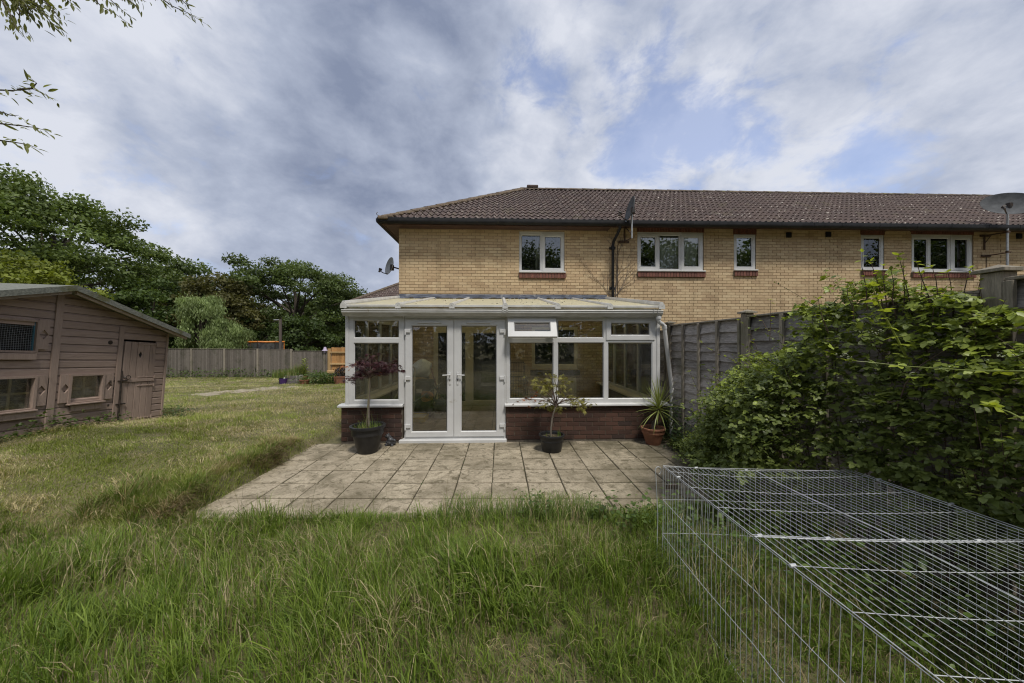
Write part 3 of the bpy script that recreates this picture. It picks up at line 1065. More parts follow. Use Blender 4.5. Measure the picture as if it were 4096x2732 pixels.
def house(label, x0, x1, wins, hip=False, extra_holes=(), group=None, soldier=False):
    root = empty('terraced_house', ((x0 + x1) / 2, YH, 0), label, 'house', group)
    holes = [w['r'] for w in wins] + list(extra_holes)
    ztop = 4.80
    mb = MB()
    mb.plate(x0, x1, -.3, ztop, holes, YH + .009, YH + .12)
    mb.mi = 0
    bk = 2 * RY - EY - .36
    mb.add([(x0 + .0, YH + .12, -.3), (x0, bk, -.3), (x0, bk, ztop), (x0, YH + .12, ztop)], [(0, 1, 2, 3)])
    mb.add([(x1, YH + .12, -.3), (x1, bk, -.3), (x1, bk, ztop), (x1, YH + .12, ztop)], [(3, 2, 1, 0)])
    mb.add([(x0, bk, -.3), (x1, bk, -.3), (x1, bk, ztop), (x0, bk, ztop)], [(0, 1, 2, 3)])
    wall = mb.obj('wall', MAT['mortar'], root)
    bh = list(holes)
    for w in wins:
        r = w['r']
        bh.append((r[0] - .0, r[1] + .0, r[2] - .15, r[2] + .01))
        if soldier: bh.append((r[0] - .02, r[1] + .02, r[3] - .005, r[3] + .222))
    cells = brick_cells(x0 + .004, x1 - .004, -.1, ztop, bh, YH)
    vis = lambda c: (0 if (c[2] > 2.85 or x0 > 2) else 1) + (0 if c[2] < 4.62 else 3) + math.hypot((c[0] + c[1]) / 2, c[2] - 1.69) * .05

    def extra(mbx):
        if hip:
            for (p, q, a, b) in brick_cells(YH + .004, YH + 6.6, -.1, ztop, [], x0):
                vs = [(x0 + .01, p, a), (x0 + .01, q, a), (x0 + .01, q, b), (x0 + .01, p, b)]
                vs += [(x0 - .004, *v[1:]) for v in vs]
                mbx.add(vs, [(1, 0, 4, 5), (2, 1, 5, 6), (3, 2, 6, 7), (0, 3, 7, 4), (7, 6, 5, 4)])
    lay_bricks(cells, wall, MAT['brick'], YH, 290, vis, extra)
    for w in wins:
        r = w['r']
        win = upvc_unit(root, *r, w.get('holes', []), w.get('sashes', []), YW, UP, MAT['roomglass'])
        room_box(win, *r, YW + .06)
        s = MB(); s.bbox(r[0] - .01, r[1] + .02, YH - .07, YW + .03, r[2] - .012, r[2] + .022, .006); s.obj('sill', MAT['upvc'], win)
        brick_sill(win, r[0] - .005, r[1] + .03, r[2] - .014, YH)
        if soldier:
            n = round((r[1] - r[0] + .04) / .075); ww = (r[1] - r[0] + .04) / n
            b = MB(); b.bbox(.005, ww - .005, 0, .02, 0, .215, .003); me = b.mesh('soldier_brick', MAT['sillbrick'])
            for i in range(n):
                inst('soldier_brick', me, wall, Matrix.Translation((r[0] - .02 + i * ww, YH - .001, r[3])))
        for c in w.get('curtains', []):
            curtain(win, *c)
    roof = MB()
    # eaves: soffit and fascia carry the name roof
    sz = 4.612 if hip else 4.70
    if hip:
        poly = [(HIPX + .05, EY + .05), (x1 - .12, EY + .05), (x1 - .12, YH), (x0, YH), (x0, bk), (HIPX + .05, bk)]
        vs = [(a, b, sz) for a, b in poly]
        roof.add(vs, [(0, 1, 2, 3), (0, 3, 4, 5)])
        roof.box(HIPX + .03, x1, EY + .03, EY + .055, sz - .01, EZ + .02)
        roof.box(HIPX + .03, HIPX + .055, EY + .056, bk, sz - .01, EZ + .02)
        roof.box(x1 - .14, x1 - .118, EY + .06, YH, sz - .012, EZ)
    else:
        roof.box(x0 + .002, x1 - .002, EY + .056, YH - .0, sz, sz + .012)
        roof.box(x0 + .002, x1 - .002, EY + .03, EY + .055, sz - .06, EZ + .02)
    ro = roof.obj('roof', MAT['soffit'], root)
    lay_roof(ro, x0, x1, hip)
    g = MB()
    gutter_mesh(g, (HIPX - .05) if hip else x0 + .002, x1 - .002, EY - .035, EZ + .0)
    if hip:
        prof = []
        for t in range(9):
            th = math.pi + math.pi * t / 8
            prof.append((HIPX - .035 + .062 * math.cos(th), EZ - .06 + .07 * math.sin(th)))
        prof = [(HIPX - .097, EZ)] + prof + [(HIPX + .027, EZ)]
        inner = [(a + (HIPX - .035 - a) * .1, b + .006) for a, b in prof][::-1]
        g.prism(prof + inner, 1, EY - .03, bk + .3)
    go = g.obj('gutter', MAT['gutter'], root)
    x = (HIPX if hip else x0) + .45
    while x < x1:
        b = MB(); gutter_mesh(b, x, x + .022, EY - .035, EZ + .004, .066, .136); b.obj('gutter_bracket', MAT['gutter'], go)
        x += .92 + R.uniform(-.1, .1)
    return root


# end house
W1 = dict(r=crop3(1133, 1460, 412, 706), holes=[crop3(1148, 1287, 432, 690)], sashes=[(crop3(1303, 1450, 428, 692), crop3(1318, 1436, 445, 676))])
r = W1['r']
patio_door_r = pxr(1735, 2027, 1306, 1622, YW)
patio_door_r = (patio_door_r[0], patio_door_r[1], .06, patio_door_r[3])
rear_win_r = pxr(2127, 2310, 1308, 1475, YW)
H1 = house('end terrace house of buff brick with hipped brown tiled roof behind the white conservatory', -2.60, 2.92, [W1], True, (patio_door_r, rear_win_r))
curtain(bpy.data.objects['window'], r[0] + .45, r[0] + .62, r[2] + .02, r[3] - .02, YW + .22, 2)

# patio door and window that the conservatory encloses
d0, d1, dz0, dz1 = patio_door_r
mid0 = onY(1866, 1400, YW).x; mid1 = onY(1886, 1400, YW).x
dw = upvc_unit(H1, d0, d1, dz0, dz1, [(d0 + .10, mid0 - .02, dz0 + .10, dz1 - .16)], [((mid0, d1 - .04, dz0 + .05, dz1 - .06), (mid1 + .04, d1 - .12, dz0 + .13, dz1 - .17))], YW - .03, CRM, MAT['innerglass'], 'patio_door')
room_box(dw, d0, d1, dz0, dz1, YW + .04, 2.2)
rw = rear_win_r
rmid = onY(2228, 1400, YW).x
ww = upvc_unit(H1, *rw, [(rw[0] + .07, rmid - .03, rw[2] + .10, rw[3] - .07), (rmid + .03, rw[1] - .08, rw[2] + .10, rw[3] - .07)], [], YW - .01, CRM, MAT['innerglass'], 'window')
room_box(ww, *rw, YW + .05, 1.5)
s = MB(); s.bbox(rw[0] - .04, rw[1] + .05, YH - .06, YH + .02, rw[2] - .16, rw[2] - .03, .01); s.obj('sill', MAT['oak'], ww)

# second house
W2 = dict(r=pxr(2548, 2813, 931, 1086, YW), holes=[crop4(60, 185, 378, 592)],
          sashes=[(crop3(1990, 2138, 430, 685), crop3(2010, 2120, 447, 665)), (crop4(198, 325, 375, 597), crop4(213, 309, 391, 577))])
q = W2['r']
c1 = crop4(40, 190, 378, 600)
W2['curtains'] = [(c1[0] + .02, q[1] - .10, q[2], q[3], YW + .115, 5)]
W3 = dict(r=crop4(523, 662, 375, 602), sashes=[(crop4(529, 655, 380, 597), crop4(542, 641, 392, 578))])
H2 = house('middle terrace house with black dish on a wall pole beside its three-light window', 2.92, 8.24, [W2, W3], soldier=True)
# third house
W4 = dict(r=crop4(1320, 1467, 378, 600), sashes=[(crop4(1326, 1460, 385, 596), crop4(1339, 1446, 396, 580))])
W5 = dict(r=crop4(1637, 2025, 378, 612), holes=[crop4(1762, 1879, 396, 592)],
          sashes=[(crop4(1645, 1756, 390, 598), crop4(1655, 1742, 402, 584)), (crop4(1890, 2012, 390, 598), crop4(1911, 1997, 404, 586))])
H3 = house('terrace house behind the tall bramble tips with a narrow and a wide window', 8.24, 13.62, [W4, W5], soldier=True)
H4 = house('last terrace house in the row past the steel dish pole', 13.62, 18.9, [], soldier=True)

# black square wall vents
for (u, v, rt) in ((870, 378, H2), (1118, 375, H2), (2315, 385, H4)):
    p = onY(2600 + u / 1.5715, 700 + v / 1.5715, YH)
    mb = MB(); mb.bbox(p.x - .07, p.x + .07, YH - .035, YH + .01, p.z - .07, p.z + .07, .01)
    for k in range(4): mb.box(p.x - .055, p.x + .055, YH - .045, YH - .034, p.z - .05 + k * .028, p.z - .038 + k * .028)
    mb.obj('air_vent', MAT['gutter'], rt)

# black downpipe on the party line
px = onY(2448, 1000, YH).x
mb = MB()
mb.tube([(px + .07, EY - .03, EZ - .12), (px + .07, EY - .02, EZ - .2), (px + .01, YH - .12, EZ - .42), (px, YH - .07, EZ - .52), (px, YH - .07, .0)], .036, 10)
for z in (4.15, 3.1, 2.0): mb.box(px - .075, px + .075, YH - .05, YH - .012, z - .03, z + .03)
mb.tube([(px, YH - .07, 4.2), (px, YH - .07, 4.12)], .044, 10)
mb.obj('downpipe', MAT['gutter'], H1, True)
# lead flashing over the conservatory roof
f0, f1 = onY(1597, 1190, YH).x, onY(2427, 1190, YH).x
xs = [f0, f0 + .95, f0 + 1.9, f0 + 3.2, f0 + 4.4, f1]
for i in range(5):
    mb = MB()
    a, b = xs[i], xs[i + 1] + (.03 if i < 4 else 0)
    mb.add([(a, YH - .004 - .003 * i, 2.935), (b, YH - .004 - .003 * i, 2.935), (b, YH - .02, 2.83), (a, YH - .02, 2.83), (b, YH - .14, 2.805), (a, YH - .14, 2.805)], [(3, 2, 1, 0), (5, 4, 2, 3)])
    mb.obj('lead_flashing', MAT['lead'], H1)

# ---------------------------------------------------------------- conservatory
YC = 5.86
CON = empty('conservatory', (0.06, 7.3, 0), 'white framed lean-to conservatory with cream polycarbonate roof and dark brick base', 'conservatory')


def z5(x0, x1, y0, y1): return pxr(1340 + x0 / 2.529, 1340 + x1 / 2.529, 1180 + y0 / 2.529, 1180 + y1 / 2.529, YC)
def z6(x0, x1, y0, y1): return pxr(1980 + x0 / 2.529, 1980 + x1 / 2.529, 1180 + y0 / 2.529, 1180 + y1 / 2.529, YC)


CX0, CX1 = -2.618, 2.779
CTOP = 2.20
SILLZ = .635
DZ0 = .075
zz = lambda v: onY(2000, v, YC).z

# dwarf wall (front left, front right, sides)
dl0, dl1 = -2.675, z5(0, 682, 0, 1)[1]
dr0, dr1 = z6(112, 200, 0, 1)[0], 2.82
YB = 5.835
DWT = SILLZ - .035
def side_bricks(xf, sg):
    def f(mbx):
        for (p, q, a, b) in brick_cells(YB + .004, YH - .03, -.04, DWT, [], xf):
            vs = [(xf + .012 * sg, p, a), (xf + .012 * sg, q, a), (xf + .012 * sg, q, b), (xf + .012 * sg, p, b)]
            vs += [(xf, *v[1:]) for v in vs]
            mbx.add(vs, [(1, 0, 4, 5), (2, 1, 5, 6), (3, 2, 6, 7), (0, 3, 7, 4), (7, 6, 5, 4)])
    return f


for (a, b, xf, sg) in ((dl0, dl1, dl0, 1), (dr0, dr1, dr1, -1)):
    dwarf = MB().box(a, b, YB + .009, YB + .22, -.1, DWT).obj('dwarf_wall', MAT['redmortar'], CON)
    c_, d_ = (xf + .009, xf + .22) if sg > 0 else (xf - .22, xf - .009)
    MB().box(c_, d_, YB + .221, YH - .012, -.1, DWT).obj('dwarf_wall', MAT['redmortar'], CON)
    lay_bricks(brick_cells(a, b, -.04, DWT, [], YB), dwarf, MAT['redbrick'], YB, 220, None, side_bricks(xf, sg))

# sills
for (a, b) in ((CX0 - .10, z5(0, 690, 0, 1)[1] + .004), (z6(98, 200, 0, 1)[0], CX1 + .13)):
    mb = MB(); mb.prism([(YC - .085, SILLZ - .028), (YC - .085, SILLZ - .006), (YC + .0, SILLZ + .012), (YC + .10, SILLZ + .012), (YC + .10, SILLZ - .034), (YC - .07, SILLZ - .034)], 0, a, b)
    mb.obj('sill', MAT['upvc'], CON)
for (a, b) in ((CX0 - .10, CX0 + .0), (CX1 - .0, CX1 + .13)):
    mb = MB(); mb.bbox(a, b, YC + .11, YH - .012, SILLZ - .034, SILLZ + .006, .005); mb.obj('sill', MAT['upvc'], CON)

# front left light
L = z5(105, 700, 215, 1110)
h1, h2 = z5(188, 648, 253, 437), z5(188, 645, 482, 1068)
upvc_unit(CON, CX0 + .06, L[1] - .003, SILLZ + .01, CTOP, [h1, h2], [], YC, UP, MAT['glass'], 'window')
mb = MB(); mb.bbox(CX0, CX0 + .058, YC - .012, YC + .075, SILLZ + .006, CTOP, .006); mb.obj('corner_post', MAT['upvc'], CON)
mb = MB(); mb.bbox(CX1 - .058, CX1, YC - .012, YC + .075, SILLZ + .006, CTOP, .006); mb.obj('corner_post', MAT['upvc'], CON)

# front right lights
h = [z6(633, 1100, 255, 436), z6(145, 593, 478, 1053), z6(633, 1103, 478, 1053), z6(1143, 1593, 478, 1053)]
vent = z6(138, 603, 247, 440)
sash = (z6(1132, 1608, 244, 447), z6(1170, 1567, 280, 410))
DR1 = z6(80, 112, 0, 1)[1]
rw_ = upvc_unit(CON, DR1 + .003, CX1 - .06, SILLZ + .01, CTOP, h + [vent], [sash], YC, UP, MAT['glass'], 'window')
# the pane made for the vent opening is replaced by the open sash
for ch in list(rw_.children):
    if ch.name.startswith('pane'):
        xs_ = [v.co.x for v in ch.data.vertices]; zs_ = [v.co.z for v in ch.data.vertices]
        if abs(min(xs_) - vent[0]) < .01 and abs(max(zs_) - vent[3]) < .01:
            bpy.data.objects.remove(ch)
vw, vh = vent[1] - vent[0], vent[3] - vent[2]
Mv = Matrix.Translation((vent[0], YC - .02, vent[3] + .01)) @ Matrix.Rotation(math.radians(-24), 4, 'X')
mb = MB()
g = (.085, vw - .085, -vh + .075, -.075)
mb.plate(-.015, vw + .015, -vh - .02, .01, [g], -.03, .03)
mb.ringf(g, .014, -.028, -.006)
mb.mi = 1; mb.ringf((g[0] + .014, g[1] - .014, g[2] + .014, g[3] - .014), .006, -.006, -.004); mb.mi = 0
mb.v = [tuple(Mv @ Vector(p)) for p in mb.v]
vs_ = mb.obj('open_vent_sash', UP, rw_)
mb = MB(); mb.box(g[0], g[1], 0, .006, g[2], g[3]); mb.v = [tuple(Mv @ Vector(p)) for p in mb.v]; mb.obj('pane', MAT['glass'], rw_)
for xx in (vent[0] + .02, vent[1] - .02):
    mb = MB(); mb.tube([Mv @ Vector((xx - vent[0], .02, -vh + .12)), (xx, YC + .02, vent[3] - .05)], .007, 6); mb.obj('stay', MAT['palemetal'], rw_)
# opening reveal gasket
mb = MB(); mb.ringf(vent, .012, YC + .003, YC + .03); mb.obj('vent_seal', MAT['gasket'], rw_)

# french doors
DL = z5(700, 1705, 248, 1455)
DZT = DL[3]
dlx0, dlx1 = L[1], DR1
fr = MB()
fr.plate(dlx0 + .002, dlx1 - .002, DZ0 - .02, CTOP, [(dlx0 + .022, dlx1 - .022, DZ0 + .01, DZT + .008)], YC + .006, YC + .075)
dfr = fr.obj('door_frame', MAT['upvc'], CON)
mb = MB(); mb.bbox(z5(660, 700, 0, 1)[0], z6(100, 117, 0, 1)[1], YC - .10, YC + .075, -.01, DZ0 - .022, .008); mb.obj('threshold', MAT['upvc'], CON)
mid = z5(1203, 1206, 0, 1)
leafs = [(dlx0 + .024, mid[0] - .003, z5(772, 1138, 308, 1388), -1), (mid[0] + .005, dlx1 - .024, z5(1272, 1637, 308, 1384), 1)]
for (a, b, gl, sg) in leafs:
    mb = MB()
    mb.plate(a, b, DZ0 + .014, DZT, [gl], YC - .014, YC + .05)
    mb.ringf(gl, .014, YC - .011, YC + .014)
    mb.mi = 1; mb.ringf((gl[0] + .014, gl[1] - .014, gl[2] + .014, gl[3] - .014), .006, YC + .014, YC + .016); mb.mi = 0
    door = mb.obj('door', UP, CON)
    p = MB(); p.box(gl[0], gl[1], YC + .018, YC + .026, gl[2], gl[3]); p.obj('pane', MAT['glass'], door)
    t = z5(833, 1080, 268, 287) if sg < 0 else z5(1332, 1572, 270, 289)
    p = MB(); p.bbox(t[0], t[1], YC - .032, YC - .013, t[2], t[3], .006); p.obj('trickle_vent', MAT['upvc'], door)
    hp = z5(1155, 1174, 780, 907) if sg < 0 else z5(1233, 1252, 780, 907)
    p = MB(); p.bbox(hp[0], hp[1], YC - .024, YC - .013, hp[2], hp[3], .004)
    xm = (hp[0] + hp[1]) / 2; zh = hp[3] - .045
    p.tube([(xm, YC - .02, zh), (xm, YC - .055, zh), (xm + sg * .015, YC - .062, zh), (xm + sg * .12, YC - .060, zh - .004)], .010, 8)
    p.mi = 1; p.lathe([(0, 0), (.009, 0), (.009, .02), (0, .02)], 10, (xm, YC - .026, hp[2] + .075)); p.mi = 0
    p.obj('handle', [MAT['upvc'], MAT['iron']], door, True)
    for yv in (365, 845, 1333):
        hx = a if sg < 0 else b
        z = z5(0, 1, yv, yv + 1)[2]
        p = MB(); p.bbox(hx - (.015 if sg < 0 else .085), hx + (.085 if sg < 0 else .015), YC - .036, YC - .013, z - .025, z + .035, .005)
        p.tube([(hx, YC - .03, z - .06), (hx, YC - .03, z + .04)], .014, 8)
        p.obj('hinge', MAT['upvc'], door)

# side walls
for (xs_, sg) in ((CX0, 1), (CX1, -1)):
    y0, y1 = YC + .08, YH - .01
    cols = [y0 + .06 + (y1 - y0 - .06) * k / 4 for k in range(5)]
    holes = []
    for k in range(4):
        holes.append((cols[k] + .02, cols[k + 1] - .035, SILLZ + .07, 1.66))
        holes.append((cols[k] + .02, cols[k + 1] - .035, 1.75, 2.09))
    mb = MB()
    mb.plate(y0, y1, SILLZ + .008, CTOP, holes, 0, .06)
    for hh in holes: mb.ringf(hh, .014, .003, .024)
    mb.v = [(xs_ + sg * p[1], p[0], p[2]) for p in mb.v]
    w = mb.obj('side_window', UP, CON)
    for hh in holes:
        p = MB(); p.box(xs_ + sg * .028 - .003, xs_ + sg * .028 + .003, hh[0], hh[1], hh[2], hh[3]); p.obj('pane', MAT['glass'], w)
    # gable infill under the sloping roof
    mb = MB(); mb.prism([(y0, CTOP), (y1, CTOP), (y1, 2.74), (y0, 2.26)], 0, xs_ + sg * .005, xs_ + sg * .045); mb.obj('gable_infill', MAT['upvc'], CON)
    mb = MB(); mb.bbox(xs_ + sg * .07 if sg > 0 else xs_ - .28, xs_ + .28 if sg > 0 else xs_ - .07, y0 + .0, y1, SILLZ - .01, SILLZ + .025, .006); mb.obj('window_board', MAT['plaster'], CON)
for (a, b) in ((dl0 + .23, dl1), (dr0, dr1 - .23)):
    mb = MB(); mb.bbox(a, b, YC + .105, YC + .26, SILLZ - .012, SILLZ + .02, .006); mb.obj('window_board', MAT['plaster'], CON)

# roof: eaves beam, glazing bars, polycarbonate sheets
RY0, RZ0, RY1, RZ1 = 5.80, 2.285, 8.84, 2.79
sl = (RZ1 - RZ0) / (RY1 - RY0)
mb = MB(); mb.bbox(CX0 - .01, CX1 + .01, YC - .03, YC + .09, CTOP + .002, RZ0 - .004, .006); mb.obj('eaves_beam', MAT['upvc_old'], CON)
N = 6
bx = [CX0 + .0 + (CX1 - CX0 - .02) * k / N for k in range(N + 1)]
RROOT = CON
for k in range(N):
    mb = MB(); a, b = bx[k] + .022, bx[k + 1] - .0
    t = .022
    vs = [(a, RY0 - .01, RZ0 + .012), (b, RY0 - .01, RZ0 + .012), (b, RY1, RZ1 + .012), (a, RY1, RZ1 + .012)]
    vs += [(p[0], p[1], p[2] + t) for p in vs]
    mb.add(vs, [(3, 2, 1, 0), (4, 5, 6, 7), (0, 1, 5, 4), (1, 2, 6, 5), (2, 3, 7, 6), (3, 0, 4, 7)])
    po = mb.obj('roof_panel', MAT['poly'], CON)
    mb = MB(); mb.bbox(a + .01, b - .01, RY0 - .028, RY0 - .011, RZ0 + .002, RZ0 + .04, .004); mb.obj('sheet_closure', MAT['upvc_old'], po)
for k in range(N + 1):
    x = bx[k] + .01
    end = k in (0, N)
    w = .034 if not end else .04
    hgt = .055 if not end else .085
    mb = MB()
    sec = [(-w, 0), (w, 0), (w, hgt * .5), (w * .55, hgt), (-w * .55, hgt), (-w, hgt * .5)]
    vs = []
    for (yy, zb) in ((RY0 - .03, RZ0 + .015), (RY1, RZ1 + .015)):
        vs += [(x + a, yy, zb + b) for a, b in sec]
    mb.add(vs, [tuple(range(6))[::-1], tuple(range(6, 12))] + [(i, (i + 1) % 6, 6 + (i + 1) % 6, 6 + i) for i in range(6)])
    bo = mb.obj('glazing_bar', MAT['upvc_old'], CON)
    mb = MB()
    sec = [(-w - .012, -.01)] + [((w + .012) * math.cos(t), .035 + .05 * math.sin(t)) for t in [math.pi - math.pi * i / 8 for i in range(9)]] + [(w + .012, -.01)]
    mb.prism([(x + a, RZ0 - .012 + b) for a, b in sec], 1, RY0 - .045, RY0 - .031)
    mb.box(x - .006, x + .006, RY0 - .05, RY0 - .045, RZ0 + .03, RZ0 + .045)
    mb.obj('end_cap', MAT['upvc_old'], bo)
# dead leaves lodged along the flashing and on the sheets
mb = MB()
for i in range(150):
    x = R.uniform(CX0 + .2, CX1 - .2)
    t = R.random() ** 2.6
    y = RY1 - .16 - t * 2.6
    z = RZ0 + (y - RY0) * sl + .036
    s = R.uniform(.01, .035) * (1.3 if t < .05 else .8)
    an = R.uniform(0, 6.28)
    pts = [(x + s * math.cos(an + q), y + s * .6 * math.sin(an + q), z + R.uniform(0, .012)) for q in (0, 1.4, 3.1, 4.6)]
    mb.add(pts, [(0, 1, 2, 3)])
for i in range(60):
    x = CX0 + .2 + (CX1 - CX0 - .5) * i / 59
    if R.random() < .35: continue
    y = RY1 - .17; z = RZ0 + (y - RY0) * sl + .034
    mb.bbox(x - R.uniform(.02, .06), x + R.uniform(.02, .06), y - R.uniform(.01, .05), y + .06, z, z + R.uniform(.01, .03), .004)
debris = mb.obj('leaf_debris', MAT['soil'], None)
tag(debris, 'dark leaf debris caught on the cream conservatory roof below the lead flashing', 'leaf litter', kind='stuff')

# white ogee gutter with clips, hopper elbow and downpipe
gz1, gz0 = onY(2000, 1240, 5.72).z, onY(2000, 1264, 5.72).z
prof = [(5.80, gz1), (5.695, gz1), (5.69, gz1 - .012), (5.70, gz1 - .02), (5.70, gz1 - .045), (5.715, gz1 - .06), (5.735, gz0 + .02), (5.75, gz0), (5.80, gz0)]
inner = [(5.79, gz0 + .008), (5.75, gz0 + .008), (5.725, gz1 - .05), (5.708, gz1 - .005), (5.79, gz1 - .005)]
gx0, gx1 = onY(1365, 1250, 5.70).x, onY(2653, 1250, 5.70).x
mb = MB(); mb.prism(prof, 0, gx0, gx1)
gut = mb.obj('gutter', MAT['upvc_old'], CON)
for x in (bx[3] + .01, gx1 - .12):
    mb = MB(); pp = [(5.802 if a > 5.79 else a - .012, b + (.006 if b > gz0 + .05 else -.006)) for a, b in prof]
    mb.prism(pp, 0, x - .05, x - .028); mb.prism(pp, 0, x + .02, x + .042); mb.obj('gutter_union', MAT['upvc_old'], gut)
e0 = onY(1980 + 1655 / 2.529, 1290, 5.75)
q0 = onY(1980 + 1712 / 2.529, 1180 + 305 / 2.529, 5.80)
q1 = onY(1980 + 1790 / 2.529, 1180 + 960 / 2.529, 5.98)
mb = MB()
mb.tube([(e0.x, 5.755, gz0 + .01), (e0.x, 5.755, gz0 - .05), (e0.x + .02, 5.758, gz0 - .10), (q0.x - .045, 5.78, q0.z + .02), (q0.x - .005, 5.80, q0.z - .01), (q0.x + .01, 5.81, q0.z - .07)] + [Vector((q0.x + .01, 5.81, q0.z - .07)).lerp(Vector((q1.x, 5.98, q1.z)), t) for t in (.2, .5, .8, 1)] + [(q1.x + .0, 6.0, q1.z - .12), (q1.x - .01, 5.99, .05)], .034, 12)
mb.tube([(e0.x, 5.755, gz0 + .0), (e0.x, 5.755, gz0 - .04)], .045, 12)
mb.tube([(q0.x - .002, 5.80, q0.z - .005), (q0.x + .01, 5.81, q0.z - .06)], .042, 12)
mb.tube([(q1.x, 5.98, q1.z + .03), (q1.x, 5.99, q1.z - .05)], .043, 12)
mb.obj('downpipe', MAT['upvc'], CON, True)

# floor
mb = MB(); mb.box(CX0 + .1, CX1 - .1, YC + .08, YH - .02, .0, .05)
fl = mb.obj('floor', MAT['joint'], CON)
k = 0
for i in range(9):
    for j in range(5):
        x0 = CX0 + .22 + i * .56; y0 = YC + .09 + j * .575
        mb = MB(); mb.bbox(x0 + .004, min(x0 + .556, CX1 - .2), y0 + .004, min(y0 + .571, YH - .03), .045, .062, .003); mb.obj('floor_tile', MAT['floor'], fl)

# ---------------------------------------------------------------- things inside the conservatory
def inY(z5x, z5y, Y, zoom=5):
    base = 1340 if zoom == 5 else 1980
    return onY(base + z5x / 2.529, 1180 + z5y / 2.529, Y)


FZ = .062
# radiator
a = inY(425, 838, 8.78, 6); b = inY(820, 1060, 8.78, 6)
rad = empty('radiator', ((a.x + b.x) / 2, 8.78, FZ), 'cream panel radiator under the rear window inside the conservatory', 'radiator')
mb = MB(); mb.bbox(a.x, b.x, 8.74, 8.80, .22, a.z, .01); ro = mb.obj('panel', MAT['cream'], rad)
n = 18
for i in range(n):
    x = a.x + .03 + (b.x - a.x - .06) * i / (n - 1)
    mb = MB(); mb.bbox(x - .009, x + .009, 8.732, 8.745, .25, a.z - .05, .004); mb.obj('fin', MAT['cream'], ro)
for x in (a.x + .05, b.x - .05):
    mb = MB(); mb.tube([(x, 8.77, .23), (x, 8.77, .065)], .012, 8); mb.obj('pipe', MAT['palemetal'], rad)

# folded dog crate panels
def crate(label, x0, x1, y, ztop, lean):
    root = empty('crate_panel', ((x0 + x1) / 2, y, FZ), label, 'crate panel', 'folded crate panels')
    mb = MB()
    P = lambda x, z: (x, y + lean * z, z)
    mb.tube([P(x0, FZ + .01), P(x0, ztop - .04), P(x0 + .04, ztop), P(x1 - .04, ztop), P(x1, ztop - .04), P(x1, FZ + .01), P(x0, FZ + .01)], .011, 6)
    mb.obj('frame', MAT['crate'], root)
    nx = round((x1 - x0) / .04)
    for i in range(1, nx):
        x = x0 + (x1 - x0) * i / nx
        w = MB(); w.tube([P(x, FZ + .01), P(x, ztop)], .0032, 4); w.obj('wire', MAT['crate'], root)
    for i in range(1, 5):
        z = FZ + (ztop - FZ) * i / 5
        w = MB(); w.tube([P(x0, z), P(x1, z)], .0035, 4); w.obj('wire', MAT['crate'], root)


c0, c1 = inY(20, 680, 8.3, 6), inY(303, 1000, 8.3, 6)
crate('taller black wire crate panel leaning by the rear wall', c0.x, c1.x, 8.30, c0.z, .03)
c0, c1 = inY(20, 825, 8.1, 6), inY(325, 1000, 8.1, 6)
crate('shorter black wire crate panel in front of the taller one', c0.x, c1.x, 8.10, c0.z, .03)

# clutter seen through the left door
p = inY(900, 1000, 7.7)
tub = empty('storage_box', (p.x - .05, 7.75, FZ), 'black storage box with a pale label among the clutter', 'box')
x0, x1 = inY(815, 0, 7.7).x, inY(985, 0, 7.7).x
mb = MB(); mb.bbox(x0, x1, 7.5, 7.95, FZ, inY(0, 830, 7.6).z - .08, .02); mb.obj('body', MAT['blackstuff'], tub)
a, b = inY(824, 992, 7.49), inY(880, 952, 7.49)
mb = MB(); mb.box(a.x, b.x, 7.492, 7.499, a.z, b.z); mb.obj('label', MAT['whitetub'], tub)

# crumpled bag: lumpy sphere
def lump(name, c, r, sq, mat, seed, parent=None, n=22, amp=.22):
    rr = random.Random(seed)
    dirs = [Vector((rr.gauss(0, 1), rr.gauss(0, 1), rr.gauss(0, 1))).normalized() for _ in range(26)]
    mb = MB(); vs = []; fs = []
    for i in range(n + 1):
        th = math.pi * i / n
        for k in range(2 * n):
            ph = math.pi * k / n
            d = Vector((math.sin(th) * math.cos(ph), math.sin(th) * math.sin(ph), math.cos(th)))
            f = 1 + amp * sum(max(0, d.dot(q)) ** 7 * (1 if j % 2 else -.7) for j, q in enumerate(dirs)) * .5
            vs.append((c[0] + d.x * r * sq[0] * f, c[1] + d.y * r * sq[1] * f, c[2] + d.z * r * sq[2] * f))
    for i in range(n):
        for k in range(2 * n):
            fs.append((i * 2 * n + k, (i + 1) * 2 * n + k, (i + 1) * 2 * n + (k + 1) % (2 * n), i * 2 * n + (k + 1) % (2 * n)))
    mb.add(vs, fs)
    return mb.obj(name, mat, parent, True)


a, b = inY(808, 830, 7.75), inY(955, 650, 7.75)
bg = lump('plastic_bag', ((a.x + b.x) / 2, 7.75, (a.z + b.z) / 2), .23, (.95, .8, (b.z - a.z) / .46), MAT['bag'], 5, amp=.4)
tag(bg, 'crumpled clear white plastic bag heaped on the black box', 'bag')


def pole(name, label, cat, p, q, r, mat, head=None):
    root = empty(name, p, label, cat)
    mb = MB(); mb.tube([p, q], r, 8); mb.obj('handle', mat, root)
    if head: head(root, Vector(p), Vector(q))


def broomhead(root, p, q):
    mb = MB(); mb.bbox(p.x - .14, p.x + .14, p.y - .03, p.y + .03, p.z - .0, p.z + .06, .01); mb.obj('head', MAT['blackstuff'], root)
    mb = MB()
    for i in range(40):
        x = p.x - .13 + .26 * (i % 20) / 19; y = p.y - .015 + .03 * (i // 20)
        mb.tube([(x, y, p.z + .0), (x + R.uniform(-.02, .02), y, FZ)], .004, 3)
    mb.obj('bristles', MAT['blackstuff'], root)


